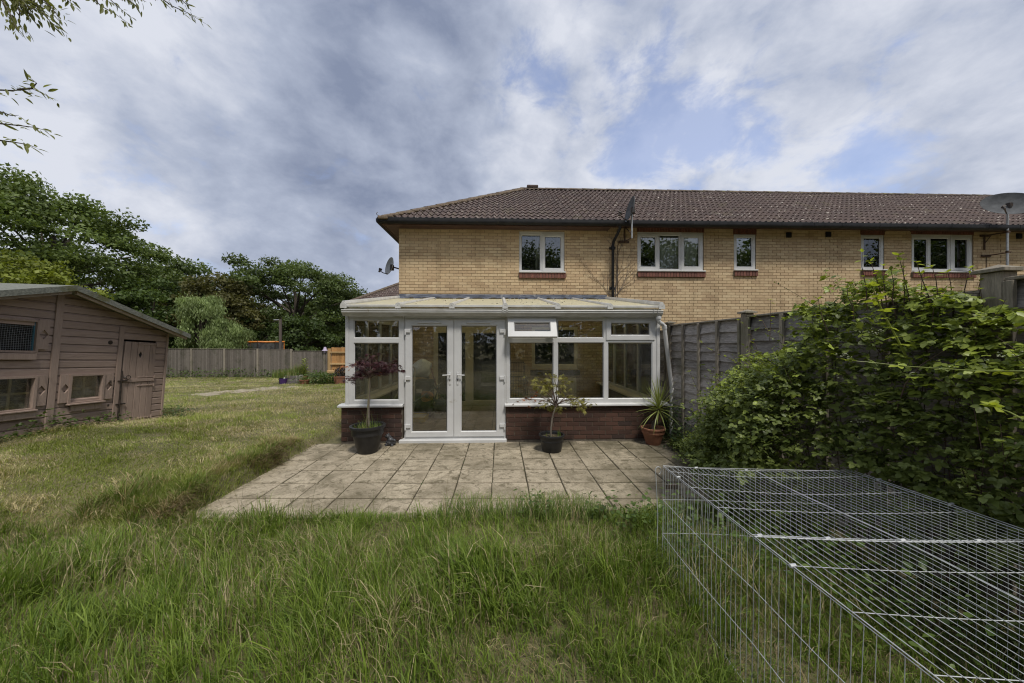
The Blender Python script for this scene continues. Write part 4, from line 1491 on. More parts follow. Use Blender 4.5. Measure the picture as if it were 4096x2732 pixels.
pole('broom', 'dark red handled broom leaning against the rear patio door frame', 'broom', inY(1075, 1080, 7.6), inY(955, 690, 8.5), .014, MAT['redhandle'], broomhead)


def spade(root, p, q):
    d = (p - q).normalized()
    mb = MB()
    n = 8
    s = Vector((1, 0, 0)); e = p + d * .24
    mb.add([p + s * .07, p - s * .07, e - s * .06, e + d * .04, e + s * .06], [(0, 1, 2, 3, 4)])
    mb.obj('blade', MAT['iron'], root)
    mb = MB(); mb.tube([q - s * .06, q + s * .06], .014, 6); mb.obj('grip', MAT['blackstuff'], root)


for (u0, v0, u1, v1, nm, lb) in ((985, 1150, 1100, 800, 'spade', 'dark garden spade standing upright in the clutter'), (1130, 1090, 930, 830, 'garden_fork', 'black handled garden fork crossing the spade')):
    P, Q = inY(u0, v0, 7.5), inY(u1, v1, 8.0)
    P.z = max(P.z, FZ + .25)
    pole(nm, lb, nm.replace('garden_', ''), P, Q, .016, MAT['blackstuff'], spade)
P, Q = inY(770, 1105, 7.0), inY(1090, 880, 7.6)
pole('telescopic_pole', 'grey blue telescopic pole lying diagonally across the clutter', 'pole', P, Q, .012, MAT['bluepole'], lambda r_, p_, q_: [MB().tube([q_, q_ + Vector((.05, .02, .06)), q_ + Vector((.0, .02, .12)), q_ + Vector((-.05, .02, .06)), q_], .012, 6).obj('hook', MAT['blackstuff'], r_)])
# coil of orange cord
c = inY(930, 1010, 7.3)
cr = empty('cord_coil', c, 'coiled orange cord hanging over the grey pole', 'cord')
for i in range(14):
    mb = MB(); rr = .085 + R.uniform(-.02, .02); ti = R.uniform(-.4, .4)
    o = Vector((R.uniform(-.03, .03), R.uniform(-.03, .03), R.uniform(-.05, .02)))
    mb.tube([c + o + Vector((rr * 1.2 * math.cos(t), .03 * math.sin(t * 2 + i), rr * math.sin(t) * (1 + ti * .3) + ti * rr * math.cos(t))) for t in [2 * math.pi * k / 18 for k in range(19)]], .006, 5)
    mb.obj('loop', MAT['orange'], cr)
# yellow tray
a, b = inY(720, 1172, 7.05), inY(940, 1115, 7.3)
ty = empty('plastic_tray', ((a.x + b.x) / 2, 7.2, FZ), 'bright yellow plastic tray on the conservatory floor', 'tray')
mb = MB()
x0, x1, y0, y1 = a.x, b.x, 7.0, 7.45
mb.bbox(x0, x1, y0, y1, FZ, FZ + .02, .005)
for (p0, p1, p2, p3) in ((x0, x1, y0, y0 + .02), (x0, x1, y1 - .02, y1), (x0, x0 + .02, y0 + .021, y1 - .021), (x1 - .02, x1, y0 + .021, y1 - .021)):
    mb.bbox(p0, p1, p2, p3, FZ + .021, FZ + .10, .005)
mb.obj('body', MAT['yellow'], ty)
mb = MB(); mb.bbox(x0 + .025, x1 - .025, y0 + .025, y1 - .025, FZ + .03, FZ + .09, .01); mb.obj('contents', MAT['whitetub'], ty)
# bowl and white tub
c = inY(1070, 1165, 7.5); c.z = FZ
t1 = empty('washing_up_bowl', c, 'round white tub with a darker bowl stacked on it', 'tub')
MB().lathe([(0, 0), (.14, 0), (.155, .10), (.165, .105), (.165, .115), (.15, .115), (.14, .01), (0, .01)], 24, c).obj('tub', MAT['whitetub'], t1, True)
MB().lathe([(0, .105), (.13, .105), (.17, .27), (.185, .27), (.185, .285), (.165, .285), (.125, .12), (0, .12)], 24, c).obj('bowl', MAT['oak'], t1, True)
# step ladder
a = inY(792, 1110, 7.4); tpz = inY(790, 750, 7.5).z
ld = empty('step_ladder', (a.x - .1, 7.5, FZ), 'pale folded step ladder behind the left door edge', 'ladder')
for dx in (-.32, .0):
    mb = MB(); mb.tube([(a.x + dx, 7.4, FZ), (a.x + dx * .8, 7.55, tpz)], .016, 6); mb.obj('rail', MAT['whitetub'], ld)
mb = MB(); mb.tube([(a.x, 7.55, tpz), (a.x - .03, 7.55, tpz + .04), (a.x - .22, 7.55, tpz + .04), (a.x - .256, 7.55, tpz)], .016, 6); mb.obj('rail', MAT['whitetub'], ld)
for k in range(4):
    z = FZ + .22 + k * .23
    if z > tpz - .05: break
    mb = MB(); mb.bbox(a.x - .30, a.x - .02, 7.40 + .04 * k, 7.49 + .04 * k, z, z + .025, .004); mb.obj('tread', MAT['whitetub'], ld)
# plank leaning under the left window
mb = MB(); mb.tube([inY(600, 1060, 7.0), inY(640, 975, 7.2)], .018, 4)
o = mb.obj('timber_batten', MAT['batten']); tag(o, 'thin timber batten leaning below the left conservatory window', 'batten')

# ---------------------------------------------------------------- dishes
def dish(root, c, nrm, up, w, h, mat, arm_dir, arm_len, name='dish'):
    nrm = Vector(nrm).normalized(); side = Vector(up).cross(nrm).normalized(); up2 = nrm.cross(side)
    c = Vector(c)
    mb = MB(); vs = []; fs = []; nr, ns = 7, 28
    for side_s in (0, 1):
        for i in range(nr + 1):
            r_ = i / nr
            for k in range(ns):
                a = 2 * math.pi * k / ns
                dep = (1 - r_ * r_) * -.075
                vs.append(c + side * (w / 2 * r_ * math.cos(a)) + up2 * (h / 2 * r_ * math.sin(a)) + nrm * (dep - side_s * .008))
    m = (nr + 1) * ns
    for i in range(nr):
        for k in range(ns):
            q = (i * ns + k, i * ns + (k + 1) % ns, (i + 1) * ns + (k + 1) % ns, (i + 1) * ns + k)
            fs.append(q[::-1]); fs.append(tuple(m + t for t in q))
    for k in range(ns):
        fs.append((nr * ns + k, nr * ns + (k + 1) % ns, m + nr * ns + (k + 1) % ns, m + nr * ns + k))
    mb.add(vs, fs); mb.obj('reflector', mat, root, True)
    base = c - up2 * (h * .46) + nrm * -.01
    tip = c + Vector(arm_dir).normalized() * arm_len
    mb = MB(); mb.tube([base, base.lerp(tip, .5) - up2 * .02, tip], .012, 6); mb.obj('arm', MAT['iron'], root)
    mb = MB()
    mb.tube([tip + Vector((0, 0, -.04)) - nrm * .0, tip + Vector((0, 0, .05)) - nrm * .03], .024, 10)
    mb.tube([tip + Vector((0, 0, .04)), tip - nrm * .07 + Vector((0, 0, .04))], .03, 10)
    mb.obj('receiver', MAT['iron'], root, True)
    mb = MB(); bk = c - nrm * .085
    mb.bbox(bk.x - .04, bk.x + .04, bk.y - .05, bk.y + .05, bk.z - .09, bk.z + .06, .008); mb.obj('mount', MAT['iron'], root)


# on the left gable wall
p = onY(1450 + 192 / 1.808, 700 + 657 / 1.808, YH + .25)
d1_ = empty('satellite_dish', (-2.6, p.y, p.z - .1), 'grey satellite dish on the left gable corner of the end house', 'satellite dish')
wire_ = onY(1450 + 120 / 1.808, 700 + 690 / 1.808, YH + .15)
dish(d1_, p, (-.74, -.66, .2), (0, 0, 1), .45, .48, MAT['paledish'], Vector(wire_) - Vector(p), (Vector(wire_) - Vector(p)).length)
mb = MB(); mb.tube([p + Vector((.08, .03, -.02)), (-2.62, p.y + .02, p.z - .09)], .018, 6); mb.box(-2.64, -2.602, p.y - .06, p.y + .10, p.z - .18, p.z + .0); mb.obj('bracket', MAT['rust'], d1_)
# above the gutter by the downpipe
p = onY(2380 + 470 / 3.4075, 780 + 190 / 3.4075, 8.22)
pb = onY(2380 + 503 / 3.4075, 780 + 590 / 3.4075, 8.30)
d2_ = empty('satellite_dish', (pb.x, 8.85, pb.z), 'dark mesh satellite dish on a short pole rising over the gutter', 'satellite dish')
rc = onY(2380 + 325 / 3.4075, 780 + 260 / 3.4075, 7.95)
dish(d2_, p, (-.96, .02, .22), (.14, 0, 1), .55, .62, MAT['dish'], Vector(rc) - Vector(p), (Vector(rc) - Vector(p)).length)
mb = MB(); mb.tube([(pb.x, 8.30, pb.z), (pb.x, 8.30, p.z - .02)], .019, 10); mb.obj('pole', MAT['palemetal'], d2_)
wb = onY(2380 + 400 / 3.4075, 780 + 640 / 3.4075, YH)
mb = MB()
mb.box(wb.x - .16, wb.x + .12, YH - .03, YH - .004, wb.z - .03, wb.z + .02)
mb.box(wb.x - .16, wb.x + .12, YH - .03, YH - .004, wb.z + .36, wb.z + .41)
mb.box(wb.x - .02, wb.x + .02, YH - .03, YH - .004, wb.z + .02, wb.z + .36)
mb.tube([(wb.x, YH - .03, wb.z), (pb.x, 8.31, pb.z + .02)], .017, 6)
mb.tube([(wb.x, YH - .03, wb.z + .38), (pb.x, 8.31, pb.z + .12)], .014, 6)
mb.obj('bracket', MAT['rust'], d2_)
mb = MB(); mb.tube([(wb.x - .14, YH - .02, wb.z), (wb.x - .18, YH - .012, wb.z - .12), (wb.x - .18, YH - .012, 2.0)], .006, 5); mb.obj('cable', MAT['iron'], d2_)
# tall pole dish at the end of the row
g4 = lambda x, y, Y: onY(3500 + x / 3.919, 740 + y / 3.919, Y)
p = g4(2130, 285, 8.15)
pt, pbm = g4(2075, 440, 8.42), g4(2105, 1270, 8.42)
d3_ = empty('satellite_dish', (pt.x, 8.85, pbm.z), 'large grey satellite dish on a tall steel pole', 'satellite dish')
rc = g4(2030, 350, 7.80)
dish(d3_, p, (-.55, -.72, .32), (.45, 0, 1), .98, .62, MAT['dish'], Vector(rc) - Vector(p), (Vector(rc) - Vector(p)).length)
mb = MB(); mb.tube([(pt.x, 8.42, pt.z + .12), (pt.x, 8.42, pbm.z - .35)], .024, 10); mb.obj('pole', MAT['palemetal'], d3_)
for (xb, yb, xp, yp) in ((1690, 800, 2100, 735), (1710, 1115, 2110, 1050)):
    a = g4(xb, yb, YH); b = g4(xp, yp, 8.42)
    mb = MB(); mb.tube([(a.x, YH - .02, a.z), (b.x + .03, 8.41, b.z)], .018, 4)
    mb.box(a.x - .10, a.x + .16, YH - .03, YH - .004, a.z - .025, a.z + .025)
    if yb < 900: mb.tube([(a.x + .02, YH - .02, a.z), (a.x + .02, YH - .02, a.z - .38)], .02, 4); mb.tube([(a.x + .02, YH - .03, a.z - .2), a.lerp(b, .35)], .013, 4)
    else: mb.tube([(a.x + .05, YH - .015, a.z), (a.x + .05, YH - .015, a.z - .5)], .008, 4)
    mb.obj('bracket', MAT['rust'], d3_)
    mb = MB(); mb.tube([(pt.x, 8.42, b.z - .03), (pt.x, 8.42, b.z + .03)], .032, 10); mb.obj('clamp', MAT['rust'], d3_)

# bare climber on the wall by the downpipe
def twigs(mb, p, d, L, r, depth, rr):
    pts = [Vector(p)]; d = Vector(d)
    n = 6
    for i in range(n):
        d = (d + Vector((rr.uniform(-.25, .25), 0, rr.uniform(-.12, .2)))).normalized()
        q = pts[-1] + d * L / n; q.y = YH - .014
        pts.append(q)
        if depth and rr.random() < .55:
            s = rr.choice((-1, 1))
            twigs(mb, q, (d + Vector((s * .9, 0, .2))).normalized(), L * rr.uniform(.3, .5), r * .6, depth - 1, rr)
    mb.tube(pts, [r * (1 - .75 * i / n) for i in range(n + 1)], 4)


rr = random.Random(3)
mb = MB()
for (dx, dz, L) in ((-.6, .9, 1.0), (-.4, 1, .7), (.35, .95, 1.3), (.5, .8, 1.1), (.75, .7, .9), (.3, 1.1, 1.5), (.15, 1, 1.7), (.9, .5, .6)):
    twigs(mb, (px + (-.05 if dx < 0 else .08), YH - .014, 2.86 + rr.uniform(0, .1)), (dx, 0, dz), L, .008, 2, rr)
o = mb.obj('dead_climber', MAT['bare']); tag(o, 'bare leafless climber twigs spread on the brick beside the black downpipe', 'climber')

# ---------------------------------------------------------------- right-hand lap panel fence
FX = 3.05
FEN = empty('lap_panel_fence', (FX, 4.1, 0), 'weathered grey lap panel fence with battens along the patio and brambles', 'fence')
posts = [(6.08, 2.03), (4.14, 2.05), (2.00, 2.12), (.05, 2.12), (7.98, 1.98)]
for (y, zt) in posts:
    mb = MB(); mb.bbox(FX - .035, FX + .065, y - .05, y + .05, -.1, zt, .006)
    po = mb.obj('post', MAT['batten'], FEN)
    mb = MB(); c = .075
    b = [(FX + .015 - c, y - c), (FX + .015 + c, y - c), (FX + .015 + c, y + c), (FX + .015 - c, y + c)]
    vs = [(p[0], p[1], zt + .002) for p in b] + [(p[0], p[1], zt + .02) for p in b] + [(FX + .015, y, zt + .05)]
    mb.add(vs, [(3, 2, 1, 0), (0, 1, 5, 4), (1, 2, 6, 5), (2, 3, 7, 6), (3, 0, 4, 7), (4, 5, 8), (5, 6, 8), (6, 7, 8), (7, 4, 8)])
    mb.obj('cap', MAT['batten'], po)
for (ya, yb, zt) in ((6.135, 7.925, 1.90), (4.195, 6.025, 1.985), (2.055, 4.085, 2.00), (.105, 1.945, 2.06)):
    mb = MB(); mb.bbox(FX - .03, FX + .05, ya, yb, zt, zt + .022, .004)
    pan = mb.obj('panel', MAT['batten'], FEN)
    n = 15; hgt = (zt + .02) / n
    for i in range(n):
        z1 = zt - i * hgt + .0; z0 = z1 - hgt - .025
        mb = MB(); vs = []; fs = []; m = 16
        ph = [R.uniform(0, 6.28) for _ in range(3)]
        for k in range(m + 1):
            y = ya + (yb - ya) * k / m
            w = .010 * math.sin(y * 3.1 + ph[0]) + .006 * math.sin(y * 7.7 + ph[1])
            kn = .004 * math.sin(y * 5 + ph[2])
            vs += [(FX + .030, y, z1), (FX - .014 + kn, y, z0 + w), (FX - .002 + kn, y, z0 + w), (FX + .040, y, z1)]
        for k in range(m):
            a = 4 * k
            for e in range(4):
                fs.append((a + e, a + (e + 1) % 4, a + 4 + (e + 1) % 4, a + 4 + e))
        mb.add(vs, fs); mb.obj('slat', MAT['fenceh'], pan)
    for k in range(5):
        y = ya + .022 + (yb - ya - .044) * k / 4
        mb = MB(); mb.bbox(FX - .046, FX - .016, y - .021, y + .021, .02, zt - .002, .003); mb.obj('batten', MAT['batten'], pan)

# ---------------------------------------------------------------- far fence of upright boards
YF = 20.5
FAR = empty('closeboard_fence', (-18, YF, -.35), 'long grey closeboard fence of upright boards below the trees', 'fence')
z8 = lambda x, y, Y: onY(640 + x / 3.093, 1240 + y / 3.093, Y)
pxs = [z8(x, 480, YF).x for x in (2035, 1625, 1210, 800, 390, -20, -430, -850, -1300, -1800, -2300)]
tops = [z8(0, y, YF).z for y in (512, 490, 486, 484, 484, 484, 480, 476, 472, 470)]
bid = 0
BOARDC = {}
for i in range(len(pxs) - 1):
    xb, xa = pxs[i], pxs[i + 1]
    zt = tops[i]
    zb = zgs((xa + xb) / 2, YF) - .05
    mb = MB(); mb.bbox(xb - .05, xb + .05, YF - .05, YF + .05, zb, zt + .03, .008); mb.obj('post', MAT['batten'], FAR)
    mb = MB(); mb.bbox(xa + .05, xb - .05, YF - .03, YF + .04, zt, zt + .025, .005)
    pan = mb.obj('panel', MAT['batten'], FAR)
    n = max(4, round((xb - xa - .1) / .105)); w = (xb - xa - .1) / n
    for k in range(n):
        h = zt - zb - R.uniform(0, .012)
        key = (round(w, 3), round(h, 2))
        if key not in BOARDC:
            m2 = MB()
            m2.prism([(0, 0), (w + .018, -.016), (w + .018, -.002), (0, .006)], 2, 0, h)
            BOARDC[key] = m2.mesh('board', MAT['fence'])
        inst('board', BOARDC[key], pan, Matrix.Translation((xa + .05 + k * w, YF + R.uniform(-.004, .004), zb)))
# last narrow panel
xa, xb = pxs[0] + .05, z8(2075, 0, YF).x + .6
zt = z8(0, 524, YF).z; zb = zgs(xa, YF) - .05
pan = MB().bbox(xa, xb, YF - .03, YF + .04, zt, zt + .025, .005).obj('panel', MAT['batten'], FAR)
n = round((xb - xa) / .105)
for k in range(n):
    m2 = MB(); m2.prism([(0, 0), (.12, -.016), (.12, -.002), (0, .006)], 2, 0, zt - zb); inst('board', m2.mesh('board', MAT['fence']), pan, Matrix.Translation((xa + k * .105, YF, zb)))

# new orange fence
YN = 18.0
z7c = lambda x, y, Y: onY(1050 + x / 6.717, 1380 + y / 6.717, Y)
NF = empty('new_board_fence', (-7, YN, -.3), 'short run of new orange timber fence with pale rails beside the conservatory', 'fence')
a = z7c(1795, 95, YN)
mb = MB(); mb.tube([(a.x, YN, -.35), (a.x, YN, a.z)], .085, 12); mb.obj('post', MAT['newpost'], NF, True)
tz = z7c(1860, 65, YN).z
for k in range(34):
    x = a.x + .10 + k * .125
    mb = MB(); mb.prism([(x, YN + .02), (x + .14, YN + .004), (x + .14, YN + .022), (x, YN + .03)], 2, -.32, tz + R.uniform(-.01, .01)); mb.obj('board', MAT['newwood'], NF)
for yy in (198, 505):
    z = z7c(1900, yy, YN).z
    mb = MB(); mb.bbox(a.x + .02, a.x + 4.4, YN - .06, YN + .0, z - .045, z + .045, .006); mb.obj('rail', MAT['newpost'], NF)

# mauve ornament on the grey fence
p = z7c(1680, 190, YF)
orn = empty('fence_ornament', p, 'small mauve bell-shaped ornament on the grey fence top', 'ornament')
MB().lathe([(0, .30), (.05, .30), (.07, .26), (.09, .16), (.16, .10), (.17, .08), (.09, .09), (.07, .07), (.085, -.02), (0, -.02)], 16, p).obj('bell', MAT['mauve'], orn, True)

# ---------------------------------------------------------------- shed
AL = math.atan(.054)
PIV = Vector((SHEDX, 5.5, .36))
es = Vector((0, math.cos(AL), -math.sin(AL)))
et = Vector((.030, math.sin(AL), math.cos(AL))).normalized()
eo = es.cross(et).normalized()
SHED = empty('timber_shed', (SHEDX - 1, 5.6, .2), 'mauve brown painted timber playhouse shed with shuttered windows and a stable door', 'shed')


def sp(x, y, o=0.0, zoom=4):
    if zoom == 4: u, v = x / 2.305, 1100 + y / 2.305
    else: u, v = x / 3.563, 1260 + y / 3.563
    d = Vector(ray(u, v)); c = Vector((0, 0, CAMH))
    P0 = PIV + eo * o
    t = (P0 - c).dot(eo) / d.dot(eo)
    w = c + d * t - P0
    return (w.dot(es), w.dot(et))


def loc(mb):
    mb.v = [tuple(PIV + eo * p[0] + es * p[1] + et * p[2]) for p in mb.v]
    return mb


def srect(x0, x1, y0, y1, o=0.0):
    cx_, cy_ = (x0 + x1) / 2, (y0 + y1) / 2
    return (sp(x0, cy_, o)[0], sp(x1, cy_, o)[0], sp(cx_, y1, o)[1], sp(cx_, y0, o)[1])


OV = .27
ap = sp(712, 97, OV); er = sp(1748, 548, OV)
sA, tA = ap; half = er[0] - sA
pit = (tA - er[1]) / half
sR = sp(1505, 1000)[0]; sL = 2 * sA - sR
trim_s = sp(470, 900)[0]
TB = -.30
roofz = lambda s: tA - abs(s - sA) * pit - .075
win_r = srect(632, 915, 928, 1160)
win_w = win_r[1] - win_r[0]
wl = srect(0, 278, 955, 1240); win_l = (wl[1] - win_w, wl[1], wl[2], wl[3])
hatch0 = srect(0, 312, 420, 695); hatch = (hatch0[1] - win_w, hatch0[1], hatch0[2], hatch0[3])
door_r = srect(1098, 1405, 608, 1372)
door_r = (door_r[0], door_r[1], TB + .12, door_r[3])
holes = [win_r, win_l, hatch, door_r]
PB = .124
t = TB
row = 0
while t < tA:
    t1 = t + PB
    segs = [(sL, trim_s - .0), (trim_s + .0, sR)]
    out = []
    for (a, b) in segs:
        # clip to the gable
        lim = (tA - .07 - t) / pit
        a, b = max(a, sA - lim), min(b, sA + lim)
        if b - a < .03: continue
        ss = [(a, b)]
        for h in holes:
            if h[2] < (t + t1) / 2 < h[3]:
                ns = []
                for (p, q) in ss:
                    if q <= h[0] or p >= h[1]: ns.append((p, q)); continue
                    if p < h[0] - .01: ns.append((p, h[0]))
                    if q > h[1] + .01: ns.append((h[1], q))
                ss = ns
        out += ss
    for (a, b) in out:
        j = R.uniform(-.0015, .0015)
        prof = [(-.004, .004), (.013 + j, .004), (.013 + j, .100), (-.001, .112), (-.001, PB - .001), (-.004, PB - .001)]
        mb = MB(); vs = []
        for s_ in (a, b):
            vs += [(o_, s_, t + z_) for o_, z_ in prof]
        mb.add(vs, [tuple(range(6))[::-1], tuple(range(6, 12))] + [(i, (i + 1) % 6, 6 + (i + 1) % 6, 6 + i) for i in range(6)])
        if t1 > roofz(a) or t1 > roofz(b):
            bm = bmesh.new()
            vv = [bm.verts.new(v) for v in mb.v]
            for f in mb.f: bm.faces.new([vv[i] for i in f])
            for sg in (-1, 1):
                bmesh.ops.bisect_plane(bm, geom=bm.verts[:] + bm.edges[:] + bm.faces[:], plane_co=(0, sA, tA - .07), plane_no=Vector((0, sg * pit, 1)).normalized(), clear_outer=True)
            bm.verts.index_update()
            mb = MB(); mb.add([tuple(v.co) for v in bm.verts], [[v.index for v in f.verts] for f in bm.faces]); bm.free()
            if not mb.f: continue
        loc(mb).obj('board', MAT['shed'], SHED)
    t = t1
    row += 1
# carcass: dark sheets for the unlit inside, sides and back
DEP = 2.3
mb = MB()
outl = [(sL, TB - .1), (sR, TB - .1), (sR, roofz(sR) + .02), (sA, tA - .06), (sL, roofz(sL) + .02)]
n = len(outl)
vs = [(-DEP, s_, t_) for s_, t_ in outl] + [(-.02, s_, t_) for s_, t_ in outl]
mb.add(vs, [tuple(range(n)), (1, 0, 5, 6), (0, 4, 9, 5), (2, 1, 6, 7)])
loc(mb).obj('side_wall', MAT['shed'], SHED)
mb = MB()
mb.box(-DEP + .03, -.03, sL + .03, sR - .03, TB - .05, TB)
mb.box(-.9, -.87, sL + .03, sR - .03, TB, roofz(sL) - .05)
loc(mb).obj('dark_inside', MAT['dark'], SHED)  # dark sheet and floor painted to look like the unlit shed inside
# roof
th = .045
for sg in (-1, 1):
    e = sA + sg * half
    mb = MB()
    vs = []
    for o_ in (OV, -DEP - .2):
        vs += [(o_, sA, tA), (o_, e, tA - half * pit), (o_, e + sg * .01, tA - half * pit - th * 1.4), (o_, sA, tA - th * 1.5)]
    mb.add(vs, [(0, 1, 2, 3), (7, 6, 5, 4), (0, 4, 5, 1), (1, 5, 6, 2), (2, 6, 7, 3)])
    loc(mb).obj('roof', MAT['felt'], SHED)
    mb = MB()
    vs = []
    for o_ in (OV - .03, OV - .055):
        vs += [(o_, sA + sg * .03, tA - th * 1.5 - .003), (o_, e - sg * .02, tA - half * pit - th * 1.3), (o_, e - sg * .02, tA - half * pit - th * 1.4 - .05), (o_, sA + sg * .03, tA - th * 1.5 - .07)]
    mb.add(vs, [(0, 1, 2, 3), (7, 6, 5, 4), (0, 4, 5, 1), (1, 5, 6, 2), (2, 6, 7, 3), (3, 7, 4, 0)])
    loc(mb).obj('bargeboard', MAT['rawwood'], SHED)
    # felt flap folded over the verge
    mb = MB(); vs = []
    for o_ in (OV + .012, OV + .002):
        vs += [(o_, sA, tA + .004), (o_, e + sg * .015, tA - half * pit + .004), (o_, e + sg * .015, tA - half * pit - .085), (o_, sA, tA - .082)]
    mb.add(vs, [(0, 1, 2, 3), (7, 6, 5, 4), (0, 4, 5, 1), (1, 5, 6, 2), (2, 6, 7, 3)])
    loc(mb).obj('felt_edge', MAT['felt'], SHED)
# moss on the near slope
mb = MB(); rr = random.Random(9)
for i in range(260):
    s_ = sA - half * rr.uniform(.08, .8); o_ = rr.uniform(-1.3, .0)
    if abs((s_ - sA + half * .35) * 1.6 + (o_ + .7) * .5) > .28 + rr.random() * .15: continue
    tt = tA - abs(s_ - sA) * pit
    r_ = rr.uniform(.012, .035)
    mb.lathe([(r_, 0), (r_ * .8, r_ * .4), (0.001, r_ * .6)], 6, (o_, s_, tt - .002))
loc(mb).obj('moss', simple('brown_moss', (.075, .045, .02), (.14, .09, .04), .95, 30), SHED, True, kind='stuff')
# trims


def strip(name, s0, s1, t0, t1, o0, o1, mat='shedtrim', parent=None, b=.004):
    return loc(MB().bbox(o0, o1, s0, s1, t0, t1, b)).obj(name, MAT[mat], parent or SHED)


tw = .052
strip('trim', trim_s - .035, trim_s + .055, TB, roofz(trim_s) + .02, .013, .034)
dps = sp(1075, 900)[0]
strip('trim', dps - .035, door_r[0] - .012, TB, sp(1075, 468)[1], .013, .034)
strip('trim', sR - .03, sR + .012, TB, roofz(sR), .013, .032)
strip('trim', sL - .012, sL + .03, TB, roofz(sL), .013, .032)


def shutter(x0, x1, y0, y1):
    q = srect(x0, x1, y0, y1)
    cs, ct = (q[0] + q[1]) / 2, (q[2] + q[3]) / 2
    ds, dt = .052, .075
    mb = MB()
    oa, ob = .014, .040
    outer = [(q[0], q[2]), (q[1], q[2]), (q[1], q[3]), (q[0], q[3])]
    dia = [(cs, ct - dt), (cs + ds, ct), (cs, ct + dt), (cs - ds, ct)]
    vs = []
    for o_ in (ob, oa):
        vs += [(o_, a, b) for a, b in outer] + [(o_, a, b) for a, b in dia]
    fr = []
    # front face split around the diamond
    for base, fl in ((0, 0), (8, 1)):
        f = [(base + 0, base + 1, base + 5, base + 4), (base + 1, base + 2, base + 6, base + 5), (base + 2, base + 3, base + 7, base + 6), (base + 3, base + 0, base + 4, base + 7)]
        fr += [tuple(reversed(x)) if fl else x for x in f]
    for i in range(4):
        j = (i + 1) % 4
        fr.append((i, 8 + i, 8 + j, j)); fr.append((4 + i, 4 + j, 12 + j, 12 + i))
    mb.add(vs, fr)
    loc(mb).obj('shutter', MAT['shedtrim'], SHED)


for a in ((530, 625, 918, 1178), (942, 1020, 905, 1140), (300, 408, 925, 1205), (330, 430, 412, 685)):
    shutter(*a)


def shed_window(rct, sill=True):
    mb = MB()
    w = .032
    q = (rct[0] - w, rct[1] + w, rct[2] - w, rct[3] + w)
    pl = MB(); pl.plate(q[0], q[1], q[2], q[3], [rct], 0, .05)
    mb.v = [(.052 - p[1], p[0], p[2]) for p in pl.v]; mb.f = pl.f; mb.m = pl.m
    fo = loc(mb).obj('window_frame', MAT['shedtrim'], SHED)
    loc(MB().box(-.006, -.002, rct[0], rct[1], rct[2], rct[3])).obj('pane', MAT['shedglass'], fo)
    loc(MB().box(-.075, -.070, rct[0], rct[1], rct[2], rct[3])).obj('blind', MAT['filmback'], fo)
    cs, ct = (rct[0] + rct[1]) / 2, (rct[2] + rct[3]) / 2
    loc(MB().bbox(-.030, -.008, cs - .016, cs + .016, rct[2], rct[3], .003)).obj('glazing_bar', MAT['cream'], fo)
    loc(MB().bbox(-.028, -.010, rct[0], rct[1], ct - .016, ct + .016, .003)).obj('glazing_bar', MAT['cream'], fo)
    # cobwebbed film hanging behind the pane
    mb = MB(); rr = random.Random(int(rct[0] * 100))
    for i in range(170):
        s0, t0 = rr.uniform(rct[0], rct[1]), rr.uniform(rct[2], rct[3])
        an = rr.gauss(0, .5); L_ = rr.uniform(.03, .16)
        s1, t1 = min(rct[1], max(rct[0], s0 + L_ * math.cos(an))), min(rct[3], max(rct[2], t0 + L_ * math.sin(an)))
        w_ = rr.uniform(.001, .004); o_ = rr.uniform(-.05, -.014)
        mb.add([(o_, s0, t0 - w_), (o_, s1, t1 - w_ * .3), (o_, s1, t1 + w_ * .3), (o_, s0, t0 + w_)], [(0, 1, 2, 3)])
    loc(mb).obj('cobweb', MAT['net'], fo, kind='stuff')
    if sill:
        loc(MB().bbox(.014, .085, q[0] - .01, q[1] + .01, q[2] - .012, q[2] + .01, .004)).obj('sill', MAT['shedtrim'], SHED)


shed_window(win_r); shed_window(win_l)
q = srect(630, 915, 1190, 1245); strip('ledge_board', q[0], q[1], q[2], q[3], .014, .04)
strip('ledge_board', win_l[0], sp(292, 1300)[0], sp(150, 1330)[1], sp(150, 1268)[1], .014, .06)
strip('ledge_board', hatch[0], sp(302, 750)[0], sp(150, 780)[1], sp(150, 722)[1], .014, .06)
# wire mesh hatch
w = .03
pl = MB(); pl.plate(hatch[0] - w, hatch[1] + w, hatch[2] - w, hatch[3] + w, [hatch], 0, .04)
mb = MB(); mb.v = [(.042 - p[1], p[0], p[2]) for p in pl.v]; mb.f = pl.f; mb.m = pl.m
hf = loc(mb).obj('hatch_frame', MAT['shedtrim'], SHED)
strip('edge_strip', hatch[1] - .014, hatch[1] - .002, hatch[2], hatch[3], -.01, .014, 'blue', hf, .002)
nx, nz = round((hatch[1] - hatch[0]) / .025), round((hatch[3] - hatch[2]) / .025)
for i in range(1, nx):
    s_ = hatch[0] + (hatch[1] - hatch[0]) * i / nx
    loc(MB().tube([(.0, s_ + R.uniform(-.002, .002), hatch[2]), (-.006, s_ + R.uniform(-.003, .003), (hatch[2] + hatch[3]) / 2), (.0, s_, hatch[3])], .0011, 4)).obj('wire', MAT['wire'], hf)
for i in range(1, nz):
    t_ = hatch[2] + (hatch[3] - hatch[2]) * i / nz
    loc(MB().tube([(.002, hatch[0], t_), (.002, hatch[1], t_ + R.uniform(-.003, .003))], .0011, 4)).obj('wire', MAT['wire'], hf)
# vent
c = sp(1010, 622)
vn = MB(); vs = [(.012, c[0], c[1])]
for o_ in (.013, .018):
    for k in range(20):
        vs.append((o_, c[0] + .036 * math.cos(k * math.pi / 10), c[1] + .036 * math.sin(k * math.pi / 10)))
vn.add(vs, [tuple(range(21, 41))] + [] if False else [tuple(range(21, 41))] + [(1 + k, 1 + (k + 1) % 20, 21 + (k + 1) % 20, 21 + k) for k in range(20)])
loc(vn).obj('vent', MAT['iron'], SHED)
